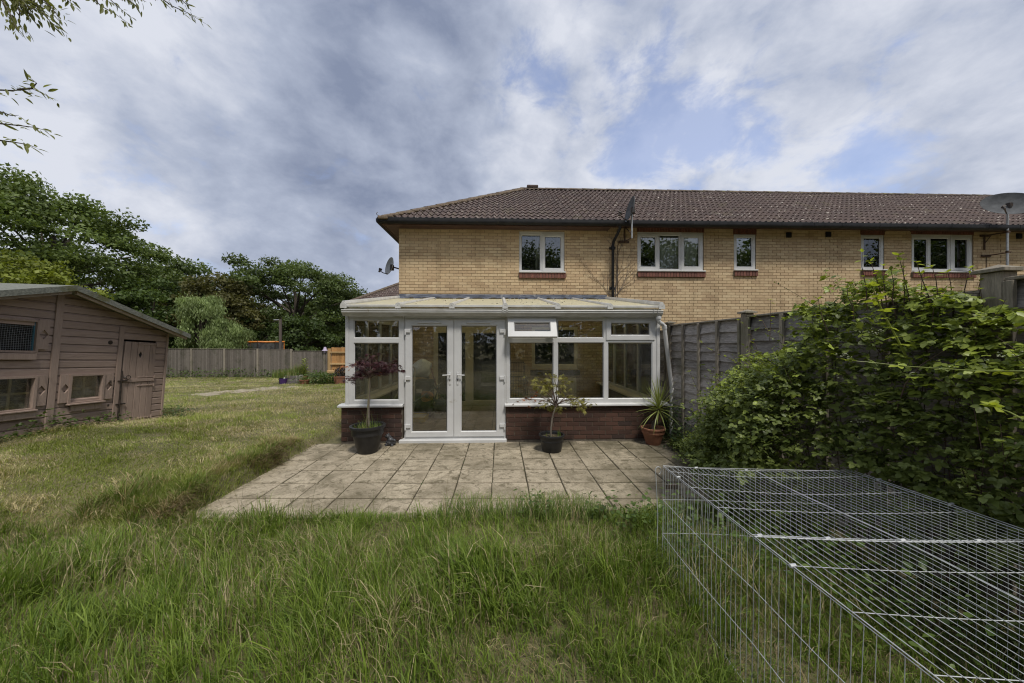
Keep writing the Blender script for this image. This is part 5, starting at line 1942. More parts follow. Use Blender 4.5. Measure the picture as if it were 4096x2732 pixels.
# stable door: two leaves of planks
for (ta, tb, nm) in ((door_r[2], sp(1250, 985)[1], 'lower'), (sp(1250, 985)[1], door_r[3] - .015, 'upper')):
    back = loc(MB().bbox(-.012, .004, door_r[0] + .02, door_r[1] - .004, ta + .006, tb - .003, .002)).obj('door', MAT['shedtrim'], SHED)
    npk = 5; w = (door_r[1] - door_r[0] - .024) / npk
    for k in range(npk):
        a = door_r[0] + .02 + k * w
        if nm == 'upper' and k == 2:
            # plank with the diamond cut-out
            cs, ct = sp(1255, 735); ds, dt = .034, .068
            cs = a + w / 2
            q = (a + .003, a + w - .003, ta + .006, tb - .003)
            vs = []
            for o_ in (.022, .006):
                vs += [(o_, q[0], q[2]), (o_, q[1], q[2]), (o_, q[1], q[3]), (o_, q[0], q[3]), (o_, cs, ct - dt), (o_, cs + ds, ct), (o_, cs, ct + dt), (o_, cs - ds, ct)]
            fs = [(0, 1, 5, 4), (1, 2, 6, 5), (2, 3, 7, 6), (3, 0, 4, 7)]
            for i in range(4):
                j = (i + 1) % 4
                fs += [(i, 8 + i, 8 + j, j), (4 + i, 4 + j, 12 + j, 12 + i)]
            loc(MB().add(vs, fs)).obj('plank', MAT['shedtrim'], back)
            vs = [(.008, cs, ct - dt), (.008, cs + ds, ct), (.008, cs, ct + dt), (.008, cs - ds, ct)]
            loc(MB().add(vs, [(0, 1, 2, 3)])).obj('cut_out_black', MAT['gasket'], back)  # black sheet painted for the shade inside the diamond hole
        else:
            loc(MB().bbox(.006, .022, a + .003, a + w - .003, ta + .006, tb - .003, .004)).obj('plank', MAT['shedtrim'], back)
    if nm == 'upper':
        loc(MB().bbox(.023, .036, door_r[0] + .02, door_r[1] - .004, ta + .004, ta + .06, .003)).obj('drip_rail', MAT['shedtrim'], back)
    for yy in ((640, 940) if nm == 'upper' else (1015, 1310)):
        t_ = sp(1320, yy)[1]
        mb = MB(); mb.bbox(.024, .032, sp(1258, yy)[0], door_r[1] + .0, t_ - .012, t_ + .012, .003)
        mb.lathe([(0, 0), (.018, 0), (.018, .012), (0, .012)], 10, (.02, sp(1262, yy)[0], t_ - .006))
        mb.tube([(.034, door_r[1] - .01, t_ - .03), (.034, door_r[1] - .01, t_ + .03)], .012, 8)
        loc(mb).obj('strap_hinge', MAT['shedtrim'], back)
    if nm == 'upper':
        c = sp(1158, 943)
        mb = MB(); mb.tube([(.05, c[0] + .035 * math.cos(k * .5236), c[1] + .035 * math.sin(k * .5236)) for k in range(13)], .006, 6)
        mb.tube([(.03, c[0] - .05, c[1]), (.05, c[0] - .035, c[1])], .014, 8)
        loc(mb).obj('ring_handle', MAT['iron'], back)
        t_ = sp(1120, 975)[1]
    else:
        t_ = sp(1120, 1185)[1]
    mb = MB(); mb.bbox(.036, .05, sp(1075, 975)[0] - .02, sp(1152, 975)[0], t_ - .012, t_ + .012, .003); mb.tube([(.045, sp(1085, 0)[0], t_ - .02), (.045, sp(1085, 0)[0], t_ + .02)], .012, 6)
    loc(mb).obj('bolt', MAT['iron'], back)
loc(MB().box(-.03, .006, door_r[0] - .008, door_r[0] + .018, TB, door_r[3])).obj('black_gap_strip', MAT['gasket'], SHED)  # black strip painted for the shade in the gap beside the door
loc(MB().tube([(.04, door_r[0] - .008, sp(1085, 885)[1]), (.045, door_r[0] - .006, sp(1085, 1130)[1]), (.045, door_r[0] - .004, TB + .25), (.04, door_r[0] - .006, TB + .05)], .013, 6)).obj('pull_rod', MAT['iron'], SHED)

# ---------------------------------------------------------------- wire pen
PEN = empty('wire_pen', (1.88, 1.6, 0), 'galvanised wire pet pen with a wire mesh lid standing in the grass beside the brambles', 'pen')
ZP = .77


def pen(a, b, z=ZP):
    """a 0..1 left to right, b 0..1 back to front"""
    tl, tr, bl, br = Vector((1.21, 2.50)), Vector((2.52, 2.37)), Vector((1.19, .66)), Vector((2.62, .62))
    p = tl.lerp(tr, a).lerp(bl.lerp(br, a), b)
    return Vector((p.x, p.y, z))


def lid(a, b):
    sag = .022 * math.sin(math.pi * a) + .008 * math.sin(math.pi * a) * math.sin(3 * math.pi * b)
    return pen(a, b, ZP + .004 - sag)


NA = 36
yb_ = lambda y: (2.5 - y) / 1.84
fr = MB()
for half_ in ((0, .497), (.503, 1)):
    for aa in ((0, .498), (.502, 1)):
        c4 = [(aa[0], half_[0]), (aa[1], half_[0]), (aa[1], half_[1]), (aa[0], half_[1]), (aa[0], half_[0])]
        pts = []
        for (p, q) in zip(c4[:-1], c4[1:]):
            pts += [lid(p[0] + (q[0] - p[0]) * k / 8, p[1] + (q[1] - p[1]) * k / 8) for k in range(8)]
        pts.append(lid(*c4[-1]))
        fr.tube(pts, .0020, 6)
LID = fr.obj('lid', MAT['wire'], PEN)
for i in range(1, NA):
    a = i / NA
    MB().tube([lid(a, k / 12) + Vector((0, 0, .003)) for k in range(13)], .0014, 5).obj('wire', MAT['wire'], LID)
for y in (2.38, 2.12, 1.86, 1.585, 1.57, 1.36, 1.12, .9):
    b = yb_(y)
    MB().tube([lid(k / 16, b) for k in range(17)], .0015, 5).obj('wire', MAT['wire'], LID)
for (a, b) in ((.02, .5), (.25, .5), (.5, .5), (.75, .5), (.0, .62), (0, .12), (.18, .0), (.45, .0), (1, .1), (1, .3)):
    p = lid(a, b)
    MB().tube([p + Vector((-.012, .0, .0)), p + Vector((.014, .004, .001))], .0075, 6).obj('clip', MAT['wire'], LID)


def pen_side(f, n, name='side_panel'):
    fr = MB()
    for z in (ZP - .006, .52, .27, .03):
        fr.tube([f(k / 10, z) for k in range(11)], .0016, 5)
    for t_ in (0, 1):
        fr.tube([f(t_, .0), f(t_, .4), f(t_, ZP)], .0020, 5)
    pn = fr.obj(name, MAT['wire'], PEN)
    for i in range(1, n):
        t_ = i / n
        j = R.uniform(-.004, .004)
        MB().tube([f(t_, .01), f(t_ + j, .4), f(t_, ZP - .006)], .0012, 4).obj('wire', MAT['wire'], pn)
    return pn


bow = lambda t, z, k: math.sin(math.pi * t) * math.sin(math.pi * z / ZP) * k
for (b0, b1) in ((0, .5), (.5, 1)):
    pen_side(lambda t, z, b0=b0, b1=b1: pen(0, b0 + (b1 - b0) * t, z) + Vector((bow(t, z, -.015) - (.01 if z < .4 else 0), 0, 0)), 24)
    pen_side(lambda t, z, b0=b0, b1=b1: pen(1, b0 + (b1 - b0) * t, z) + Vector((bow(t, z, .015), 0, 0)), 24)
for (a0, a1) in ((0, .5), (.5, 1)):
    pen_side(lambda t, z, a0=a0, a1=a1: pen(a0 + (a1 - a0) * t, 0, z) + Vector((0, bow(t, z, .015), 0)), 18)
    pen_side(lambda t, z, a0=a0, a1=a1: pen(a0 + (a1 - a0) * t, 1, z), 18)
c = pen(0, 0)
MB().tube([(c.x - .045, c.y + .01, .0), (c.x - .035, c.y + .01, .4), (c.x - .05, c.y + .01, .70)] + [(c.x - .05 + .018 + .022 * math.cos(q), c.y + .01, .735 + .028 * math.sin(q)) for q in [3.6 - k * .55 for k in range(10)]], .003, 5).obj('ground_peg', MAT['wire'], PEN)
MB().bbox(c.x + .02, c.x + .11, c.y - .004, c.y + .004, .60, .635, .002).obj('latch_plate', MAT['iron'], PEN)

# ---------------------------------------------------------------- pots
def pot(name, label, c, rt, rb, h, mat, rim=.03, lip=.025, band=True, tilt=None):
    root = empty(name, c, label, 'plant pot')
    prof = [(0, 0), (rb * .96, 0), (rb, .012)]
    if band:
        prof += [(rb + (rt - rb) * .62, h * .66), (rb + (rt - rb) * .62 + .012, h * .67), (rt - lip, h - rim)]
    else:
        prof += [(rt - lip, h - rim)]
    prof += [(rt - .003, h - rim + .004), (rt, h - rim * .6), (rt - .004, h - .004), (rt - .014, h), (rt - lip - .012, h - .004), (rt - lip - .02, h - rim), (rb + (rt - rb) * .55, h * .62), (0, h * .62)]
    MB().lathe(prof, 36, (0, 0, 0))
    mb = MB(); mb.lathe(prof, 36, c)
    if tilt:
        M = Matrix.Translation(c) @ Matrix.Rotation(tilt, 4, 'Y') @ Matrix.Translation(-Vector(c))
        mb.v = [tuple(M @ Vector(p)) for p in mb.v]
    mb.obj('body', mat, root, True)
    # soil
    mb = MB(); rs = rb + (rt - rb) * .8 - lip * .5
    vs = []; fs = []
    for i in range(6):
        for k in range(24):
            a = k * math.pi / 12
            vs.append((c[0] + rs * i / 5 * math.cos(a), c[1] + rs * i / 5 * math.sin(a), c[2] + h * .80 + R.uniform(-.006, .010) * (1 if i < 5 else 0)))
    for i in range(5):
        for k in range(24):
            fs.append((i * 24 + k, i * 24 + (k + 1) % 24, (i + 1) * 24 + (k + 1) % 24, (i + 1) * 24 + k))
    mb.add(vs, fs); mb.obj('soil', MAT['soil'], root, True)
    return root


PC1 = Vector((-2.045, 5.34, .004))
PC2 = Vector((.80, 5.30, .004))
PC3 = Vector((2.54, 5.60, .004))
POT1 = pot('plant_pot', 'large black plastic pot of grass and a purple leaved maple by the left window', PC1, .265, .145, .42, MAT['plug'], .045, .03)
POT2 = pot('plant_pot', 'smaller black pot holding an olive leaved maple under the open vent window', PC2, .205, .15, .265, MAT['plug'], .03, .018, False)
POT3 = pot('plant_pot', 'terracotta pot holding a spiky yucca by the white downpipe', PC3, .20, .115, .28, MAT['terracotta'], .035, .02)
# small grass in the big pot
def blades(root, c, r, n, h0, h1, mat, wd=.004, lean=.35, z0=0.0, name='grass_tuft', seed=1, seedheads=0):
    rr = np.random.default_rng(seed)
    a = rr.uniform(0, 6.283, n); rad = r * np.sqrt(rr.random(n))
    bx_, by_ = c[0] + rad * np.cos(a), c[1] + rad * np.sin(a)
    H = rr.uniform(h0, h1, n)
    az = rr.uniform(0, 6.283, n); ln = rr.uniform(.05, lean, n) * H
    V = []; 
    side = np.stack([-np.sin(az), np.cos(az)], 1) * (wd / 2)
    dirv = np.stack([np.cos(az), np.sin(az)], 1)
    levels = [(0, 0, 1), (.5, .28, .8), (1.0, 1.0, 0.05)]
    for (t, l, w) in levels:
        cx_ = bx_ + dirv[:, 0] * ln * l; cy_ = by_ + dirv[:, 1] * ln * l; cz = c[2] + z0 + H * (t - .12 * l * t)
        V.append(np.stack([cx_ + side[:, 0] * w, cy_ + side[:, 1] * w, cz], 1))
        V.append(np.stack([cx_ - side[:, 0] * w, cy_ - side[:, 1] * w, cz], 1))
    V = np.stack(V, 1).reshape(-1, 3)
    base = (np.arange(n) * 6)[:, None]
    Fc = np.concatenate([base + np.array([[0, 1, 3, 2]]), base + np.array([[2, 3, 5, 4]])], 0)
    g = rr.random(n)
    col = np.stack([.09 + .09 * g, .15 + .08 * g, .03 + .02 * g], 1)
    dry = rr.random(n) < .15
    col[dry] = (.28, .22, .11)
    col = np.repeat(col, 6, 0)
    return npmesh(name, V, Fc, mat, col, root, kind='stuff')


blades(POT1, PC1, .21, 260, .05, .16, MAT['blade'], .006, .8, .33, seed=4)
blades(POT1, PC1, .20, 16, .22, .36, MAT['blade'], .004, .5, .33, 'seed_grass', seed=6)
blades(POT2, PC2, .14, 40, .02, .07, MAT['blade'], .006, .8, .21, seed=5)
blades(POT2, PC2 + Vector((.12, .03, 0)), .03, 14, .05, .16, MAT['blade'], .006, .4, .21, seed=8)
blades(POT3, PC3, .15, 30, .02, .08, MAT['blade'], .006, .8, .22, seed=9)

# maple leaf: narrow drooping fingers
def maple_mesh(name, mat, size, seed):
    rr = random.Random(seed)
    mb = MB()
    for k in range(7):
        a = math.radians(-75 + 25 * k)
        L_ = size * (1 - .35 * abs(k - 3) / 3) * rr.uniform(.85, 1.1)
        w = size * .075
        d = Vector((math.sin(a), math.cos(a), 0)); s_ = Vector((d.y, -d.x, 0))
        p0 = Vector((0, 0, 0)); p1 = d * L_ * .45 + Vector((0, 0, -.05 * L_)); p2 = d * L_ + Vector((0, 0, -.40 * L_))
        mb.add([p0, p1 + s_ * w, p2, p1 - s_ * w], [(0, 1, 2, 3)])
    mb.tube([(0, 0, 0), (0, -size * .45, size * .12)], .0012, 3, False)
    return mb.mesh('leaf', mat)


def maple(name, label, pot_c, trunk, targets, leafm, n_leaf, size, zoom, Y, alt=None, seed=1):
    rr = random.Random(seed)
    root = empty(name, pot_c + Vector((0, 0, .2)), label, 'maple tree')
    tr = MB(); tr.tube(trunk, [.017 - .008 * i / (len(trunk) - 1) for i in range(len(trunk))], 8)
    to = tr.obj('trunk', MAT['mapletrunk'], root, True)
    meshes = [maple_mesh('leaf', leafm, size * s_, i) for i, s_ in enumerate((.8, 1, 1.2))]
    altm = [maple_mesh('leaf', alt, size * .8, 9)] if alt else meshes
    top = Vector(trunk[-1])
    cnt = 0
    for (x, y, dry) in targets:
        tg = inY(x, y, Y + rr.uniform(-.26, .26), zoom)
        mid = top.lerp(tg, .5) + Vector((rr.uniform(-.05, .05), rr.uniform(-.04, .04), rr.uniform(.02, .09)))
        pts = [top - Vector((0, 0, rr.uniform(0, .06))), top.lerp(mid, .5) + Vector((rr.uniform(-.02, .02), 0, .02)), mid, mid.lerp(tg, .6) + Vector((0, 0, .02)), tg]
        b = MB(); b.tube(pts, [.008, .006, .0045, .003, .0015], 5)
        for q in range(3):
            e = pts[3] + Vector((rr.uniform(-.1, .1), rr.uniform(-.1, .1), rr.uniform(-.02, .06)))
            b.tube([pts[2], pts[2].lerp(e, .6) + Vector((0, 0, .015)), e], [.003, .002, .001], 4)
        b.obj('branch', MAT['twig'] if not dry else MAT['bare'], root)
        for k in range(n_leaf if not dry else 7):
            t_ = rr.uniform(.45, 1.05)
            c_ = pts[2].lerp(tg, (t_ - .45) / .55) + Vector((rr.gauss(0, .05), rr.gauss(0, .05), rr.gauss(0, .028) - .01))
            M = Matrix.Translation(c_) @ Matrix.Rotation(rr.uniform(0, 6.28), 4, 'Z') @ Matrix.Rotation(rr.uniform(-.9, .1), 4, 'X') @ Matrix.Rotation(rr.uniform(-.4, .4), 4, 'Y')
            inst('leaf', rr.choice(altm if dry else meshes), root, M)
            cnt += 1
    return root


tz1 = [PC1 + Vector((.02, 0, .3)), inY(338, 1180, 5.34), inY(345, 1000, 5.34), inY(352, 900, 5.34), inY(345, 820, 5.34)]
maple('japanese_maple', 'purple leaved weeping maple growing in the large black pot', PC1, tz1,
      [(330, 615, 0), (235, 690, 0), (400, 625, 0), (480, 690, 0), (560, 710, 0), (640, 690, 0), (685, 745, 0), (265, 755, 0), (200, 815, 0), (130, 860, 0), (450, 700, 0), (610, 740, 0), (350, 690, 0), (540, 770, 0), (255, 650, 0), (130, 690, 1), (500, 790, 1)],
      MAT['redmaple'], 18, .075, 5, 5.34, MAT['rustleaf'], 2)
cane = MB(); cane.tube([PC1 + Vector((-.02, -.02, .3)), inY(333, 1100, 5.32), inY(343, 900, 5.32), inY(345, 840, 5.32)], .008, 6)
o = cane.obj('bamboo_cane', MAT['cane']); tag(o, 'thin green cane staking the purple maple trunk', 'cane')
tz2 = [PC2 + Vector((-.01, 0, .2)), inY(565, 1370, 5.30, 6), inY(578, 1250, 5.30, 6), inY(605, 1150, 5.30, 6), inY(622, 1100, 5.30, 6)]
maple('japanese_maple', 'olive and yellow leaved weeping maple growing in the smaller black pot', PC2, tz2,
      [(400, 830, 0), (520, 790, 0), (470, 870, 0), (385, 890, 0), (650, 810, 0), (720, 860, 0), (560, 900, 0), (690, 950, 0), (480, 1110, 0), (640, 1140, 0), (545, 1150, 0), (860, 1040, 0), (930, 1060, 0), (975, 1100, 0), (900, 1140, 0), (350, 985, 1), (275, 1040, 1), (195, 1085, 1)],
      MAT['greenmaple'], 17, .070, 6, 5.30, MAT['rustleaf'], 5)

# yucca
yc = inY(1655, 1150, 5.60, 6)
YU = empty('yucca', PC3 + Vector((0, 0, .22)), 'spiky green and yellow yucca in the terracotta pot', 'yucca')
MB().tube([PC3 + Vector((0, 0, .2)), PC3 + Vector((.0, 0, .35)), PC3.lerp(yc, .7) + Vector((.0, 0, 0)), yc], [.028, .024, .022, .02], 8).obj('stem', MAT['bark'], YU, True)


def yleaf(L_, w, droop, seed):
    mb = MB(); vs = []; fs = []; n = 7
    for i in range(n + 1):
        t_ = i / n
        ww = w * (1 - t_) ** .7 * (1 - .35 * (1 - t_) ** 4)
        y = L_ * t_; z = -droop * L_ * t_ ** 2.2
        vs += [(-ww, y, z + ww * .5), (0, y, z), (ww, y, z + ww * .5)]
    for i in range(n):
        a = 3 * i
        fs += [(a, a + 1, a + 4, a + 3), (a + 1, a + 2, a + 5, a + 4)]
    mb.add(vs, fs)
    return mb.mesh('leaf', MAT['yucca'], True)


ym = [yleaf(.44, .011, .05, 0), yleaf(.40, .012, .18, 1), yleaf(.38, .012, .35, 2)]
rr = random.Random(12)
for i in range(58):
    f = i / 57
    el = math.radians(86 - 118 * f ** 1.15)
    az = i * 2.3999
    M = Matrix.Translation(yc + Vector((0, 0, .05 - .10 * f))) @ Matrix.Rotation(az, 4, 'Z') @ Matrix.Rotation(el, 4, 'X') @ Matrix.Scale(rr.uniform(1.0, 1.3), 4)
    inst('leaf', ym[0 if f < .45 else (1 if f < .75 else 2)], YU, M)

# black animal statue by the pot
st = onZ(1340 + 1700 / 7.84, 1640 + 1120 / 7.84, 0)
rr = random.Random(4)
sm = bmesh.new()
for (dx, dy, dz, r_) in ((0, 0, .05, .055), (.02, .0, .09, .05), (.0, .0, .13, .04), (-.02, -.01, .155, .038), (-.045, -.02, .15, .02), (-.015, .02, .19, .012), (-.03, -.03, .188, .012), (.07, .01, .05, .04), (.085, -.01, .085, .028), (-.03, -.04, .03, .022), (-.03, .03, .03, .022), (-.04, -.045, .015, .018), (.06, -.045, .015, .022), (.06, .04, .015, .022)):
    bmesh.ops.create_icosphere(sm, subdivisions=3, radius=r_, matrix=Matrix.Translation((st.x + dx, st.y + dy, dz + .002)))
me = bpy.data.meshes.new('animal_statue'); sm.to_mesh(me); sm.free(); me.materials.append(MAT['statue'])
o = bpy.data.objects.new('animal_statue', me); COL.objects.link(o)
md = o.modifiers.new('remesh', 'REMESH'); md.mode = 'VOXEL'; md.voxel_size = .006; md.use_smooth_shade = True
tag(o, 'small black crouching animal statue on the paving beside the large pot', 'statue')

# timber sleeper at the edge of the brambles
a, b = onZ(2735, 1790, .0), onZ(2838, 1850, .0)
d = (b - a); 
mb = MB(); mb.bbox(0, d.length + .2, -.09, .09, 0, .13, .015)
Ms = Matrix.Translation((a.x, a.y, .0)) @ Matrix.Rotation(math.atan2(d.y, d.x), 4, 'Z')
mb.v = [tuple(Ms @ Vector(p)) for p in mb.v]
o = mb.obj('timber_sleeper', MAT['oak']); tag(o, 'dark brown timber sleeper lying at the patio edge under the brambles', 'sleeper')

# ---------------------------------------------------------------- distant things in the garden
PTH = MB(); PTH.add([(-11.5, 10.6, zgs(-11.5, 10.6) - .03), (-11.4, 10.6, zgs(-11.4, 10.6) - .03), (-11.4, 10.7, zgs(-11.4, 10.7) - .03)], [(0, 1, 2)])
path = empty('garden_path', (-9.6, 13, 0)); path['kind'] = 'structure'
p0, p1 = onZ(790, 1582, -.02), onZ(1170, 1546, -.15)
nsl = 8
for i in range(nsl):
    for j in range(2):
        if (i, j) in ((1, 0), (4, 1), (6, 0), (7, 1)): continue
        c_ = p0.lerp(p1, (i + .5) / nsl)
        dv = (p1 - p0).normalized(); sv = Vector((-dv.y, dv.x, 0))
        c_ = c_ + sv * (j - .5) * .52 + Vector((R.uniform(-.03, .03), 0, 0))
        z_ = zgs(c_.x, c_.y) + R.uniform(.012, .03)
        L_ = (p1 - p0).length / nsl * .96
        mb = MB(); mb.bbox(-L_ / 2, L_ / 2, -.25, .25, -.05, 0, .006)
        M = Matrix.Translation((c_.x, c_.y, z_)) @ Matrix.Rotation(math.atan2(dv.y, dv.x) + R.uniform(-.03, .03), 4, 'Z') @ Matrix.Rotation(-.03, 4, 'Y')
        mb.v = [tuple(M @ Vector(p)) for p in mb.v]
        mb.obj('slab', MAT['concrete'], path)

YP = 16.3
gz = lambda p: zgs(p.x, p.y)


def at(x, y=None, Y=YP):
    p = z7c(x, y or 1000, Y)
    return p


# purple pot
p = at(558, 1075, 15.9)
q = empty('purple_pot', (p.x, 15.9, gz(p)), 'small purple plastic pot in front of the timber trough', 'plant pot')
MB().lathe([(0, 0), (.13, 0), (.155, .22), (.165, .22), (.165, .25), (.14, .25), (.13, .2), (0, .2)], 20, (p.x, 15.9, gz(p))).obj('body', MAT['purple'], q, True)
MB().bbox(p.x + .02, p.x + .09, 15.86, 15.9, gz(p) + .2, gz(p) + .32, .01).obj('plant_tag', MAT['upvc'], q)
# timber trough
x0, x1 = at(665).x, at(1000).x
g0 = gz(at(800))
q = empty('timber_trough', ((x0 + x1) / 2, YP, g0), 'dark weathered timber planting trough behind the purple pot', 'trough')
for k in range(3):
    MB().bbox(x0, x1, YP - .32, YP - .28, g0 + k * .13, g0 + k * .13 + .125, .01).obj('plank', MAT['fenceh'], q)
MB().bbox(x0, x0 + .04, YP - .27, YP + .3, g0, g0 + .38, .01).obj('end_board', MAT['fenceh'], q)
MB().bbox(x1 - .04, x1, YP - .27, YP + .3, g0, g0 + .38, .01).obj('end_board', MAT['fenceh'], q)
MB().box(x0 + .045, x1 - .045, YP - .26, YP + .28, g0, g0 + .33).obj('soil', MAT['soil'], q)
blades(q, Vector((at(640).x, YP, g0)), .55, 420, .25, .5, MAT['blade'], .016, .6, .3, seed=21)
# black box planter to its left
xa, xb = at(505).x, at(640).x
q = empty('black_planter', ((xa + xb) / 2, YP + .1, g0), 'dark square planter overflowing with bright grass left of the trough', 'planter')
MB().bbox(xa, xb, YP - .2, YP + .3, g0, g0 + .38, .02).obj('body', MAT['blackstuff'], q)
# terracotta bowls
for (x, wpx, y, hh, lab, sd) in ((1010, 350, 830, .30, 'wide terracotta bowl sprouting tall grass and a flowering stem', 31), (1130, 270, 930, .42, 'broken terracotta pot leaning in front of the trough end', 33)):
    Yq = YP + (.45 if y < 900 else -.45)
    c_ = z7c(x, y, Yq); rad_ = (z7c(x + wpx / 2, y, Yq).x - c_.x)
    zb_ = zgs(c_.x, Yq)
    top = c_.z
    hh = max(.2, top - zb_)
    q = empty('terracotta_bowl', (c_.x, Yq, zb_), lab, 'plant pot')
    MB().lathe([(0, 0), (rad_ * .72, 0), (rad_ * .94, hh * .82), (rad_, hh * .84), (rad_, hh), (rad_ * .92, hh), (rad_ * .9, hh * .8), (0, hh * .8)], 24, (c_.x, Yq, zb_)).obj('body', MAT['terracotta'], q, True)
    if sd == 31:
        blades(q, Vector((c_.x, Yq, top)), rad_ * .8, 600, .25, .75, MAT['blade'], .012, .5, -.05, seed=sd)
        blades(q, Vector((c_.x - .25, Yq, top)), rad_ * .8, 40, .5, .95, MAT['blade'], .008, .9, -.05, 'seed_grass', seed=sd + 1)
        tp = z7c(1110, 370, Yq)
        mb = MB(); mb.tube([(tp.x, Yq, top), (tp.x + .03, Yq, (top + tp.z) / 2), (tp.x, Yq, tp.z)], [.02, .016, .008], 6); st_ = mb.obj('stem', MAT['yucca'], q)
        for k in range(34):
            zz_ = top + (tp.z - top) * (k / 34); a_ = k * 2.4
            L_ = .34 * (1 - .6 * k / 34)
            dv = Vector((math.cos(a_), math.sin(a_), .55)); b_ = Vector((tp.x + .02, Yq, zz_)); s_ = Vector((-dv.y, dv.x, 0)) * .035
            e_ = b_ + dv * L_
            m_ = b_.lerp(e_, .5) + Vector((0, 0, .03))
            MB().add([b_, m_ + s_, e_, m_ - s_], [(0, 1, 2, 3)]).obj('leaf', MAT['yucca'], q)
    else:
        blades(q, Vector((c_.x, Yq, top)), rad_ * .8, 120, .1, .3, MAT['blade'], .01, .9, -.05, seed=sd)
# square terracotta planter with dark plant by the conservatory
p = z7c(2120, 830, YP); rad_ = z7c(2270, 830, YP).x - p.x
zb_ = zgs(p.x, YP)
q = empty('square_planter', (p.x, YP, zb_), 'square terracotta planter of dark leaved plants by the new fence', 'planter')
mb = MB()
hh = p.z - zb_
secs = [(rad_ * .8, 0), (rad_ * .93, hh * .84), (rad_, hh * .85), (rad_, hh), (rad_ * .9, hh), (rad_ * .88, hh * .9)]
vs = []
for r_, z_ in secs:
    vs += [(p.x - r_, YP - r_, zb_ + z_), (p.x + r_, YP - r_, zb_ + z_), (p.x + r_, YP + r_, zb_ + z_), (p.x - r_, YP + r_, zb_ + z_)]
fs = [(3, 2, 1, 0)] + [(i * 4 + k, i * 4 + (k + 1) % 4, i * 4 + 4 + (k + 1) % 4, i * 4 + 4 + k) for i in range(5) for k in range(4)] + [(20, 21, 22, 23)]
mb.add(vs, fs); mb.obj('body', MAT['terracotta'], q)
PLANTER = (q, Vector((p.x, YP, p.z)), rad_)
# black seat with a brick on it
p = z7c(1840, 765, YP + .6); w_ = z7c(1980, 765, YP + .6).x - p.x
zb_ = zgs(p.x, YP + .6)
q = empty('garden_stand', (p.x, YP + .6, zb_), 'low black slatted stand behind the square planter', 'stand')
MB().bbox(p.x - w_ * .75, p.x + w_, YP + .3, YP + .9, p.z - .06, p.z, .01).obj('top', MAT['blackstuff'], q)
for (dx, dy) in ((-.7, .32), (-.7, .85), (.9, .32), (.9, .85)):
    MB().bbox(p.x + dx * w_ - .03, p.x + dx * w_ + .03, YP + dy - .02, YP + dy + .04, zb_, p.z - .062, .005).obj('leg', MAT['blackstuff'], q)
o = MB().bbox(p.x - .14, p.x + w_ * .85, YP + .45, YP + .58, p.z + .002, p.z + .15, .012).obj('stone_block', MAT['newpost']); tag(o, 'pale buff stone block resting on the low black stand', 'block')

# trampoline behind the fence
YT = 22.9
a, m_, b = z8(858, 390, YT), z8(1180, 400, YT - .2), z8(1345, 412, YT)
TR = empty('trampoline', ((a.x + b.x) / 2, YT + 1, -.35), 'netted trampoline with an orange padded top rail beyond the grey fence', 'trampoline')
cxt = (a.x + b.x) / 2; rt = (b.x - a.x) / 2; zt = a.z - .03; zm = .35
oct_ = [(cxt + rt * math.cos(t_), YT + rt + rt * math.sin(t_)) for t_ in [math.radians(-112.5 + 45 * k) for k in range(8)]]
for k in range(8):
    p, q = oct_[k], oct_[(k + 1) % 8]
    MB().add([(p[0], p[1], zm), (q[0], q[1], zm), (q[0], q[1], zt), (p[0], p[1], zt)], [(0, 1, 2, 3)]).obj('net', MAT['netblack'], TR)
    MB().tube([(p[0], p[1], zt + .02), ((p[0] + q[0]) / 2, (p[1] + q[1]) / 2, zt + .005), (q[0], q[1], zt + .02)], .05, 8).obj('top_rail', MAT['padorange'], TR)
    MB().tube([(p[0], p[1], -.36), (p[0], p[1], zt + .08)], .03, 8).obj('pole', MAT['iron'] if k % 3 else MAT['padorange'], TR)
MB().lathe([(rt * .98, 0), (rt * .98, .04), (.01, .02)], 16, (cxt, YT + rt, zm)).obj('mat', MAT['blackstuff'], TR)

# lamp post
YL = 22.6
p = z8(1490, 118, YL); zb_ = zgs(p.x, YL) - .1
LP = empty('street_lamp', (p.x, YL, zb_), 'square brown street lamp post standing before the dark oak', 'street lamp')
MB().bbox(p.x - .065, p.x + .065, YL - .065, YL + .065, zb_, p.z, .01).obj('post', MAT['lampwood'], LP)
MB().bbox(p.x - .40, p.x - .05, YL - .09, YL + .09, p.z - .06, p.z + .0, .02).obj('lamp_head', MAT['palemetal'], LP)

# hipped house beyond, seen left of the conservatory
YN2 = 22.0
c0 = onY(1401, 1211, YN2)
NH = empty('distant_house', (c0.x + 5, 26, -.4), 'distant buff brick house with hipped brown roof peeping over the conservatory roof', 'house')
ez2, s2 = c0.z, 4.2
X1 = c0.x + 14
mb = MB()
mb.add([(c0.x, YN2, ez2), (X1, YN2, ez2), (X1, YN2 + s2, ez2 + s2 * .65), (c0.x + s2, YN2 + s2, ez2 + s2 * .65)], [(0, 1, 2, 3)])
mb.add([(c0.x, YN2 + 2 * s2, ez2), (c0.x, YN2, ez2), (c0.x + s2, YN2 + s2, ez2 + s2 * .65)], [(0, 1, 2)])
mb.add([(X1, YN2 + 2 * s2, ez2), (c0.x, YN2 + 2 * s2, ez2), (c0.x + s2, YN2 + s2, ez2 + s2 * .65), (X1, YN2 + s2, ez2 + s2 * .65)], [(0, 1, 2, 3)])
nro = mb.obj('roof', MAT['tile'], NH)
c_, s_ = math.cos(PITCHA), math.sin(PITCHA)
rest = MB(); nt_ = 0
RM2 = Matrix(((0, c_, -s_, 0), (-1, 0, 0, 0), (0, s_, c_, 0), (0, 0, 0, 1)))
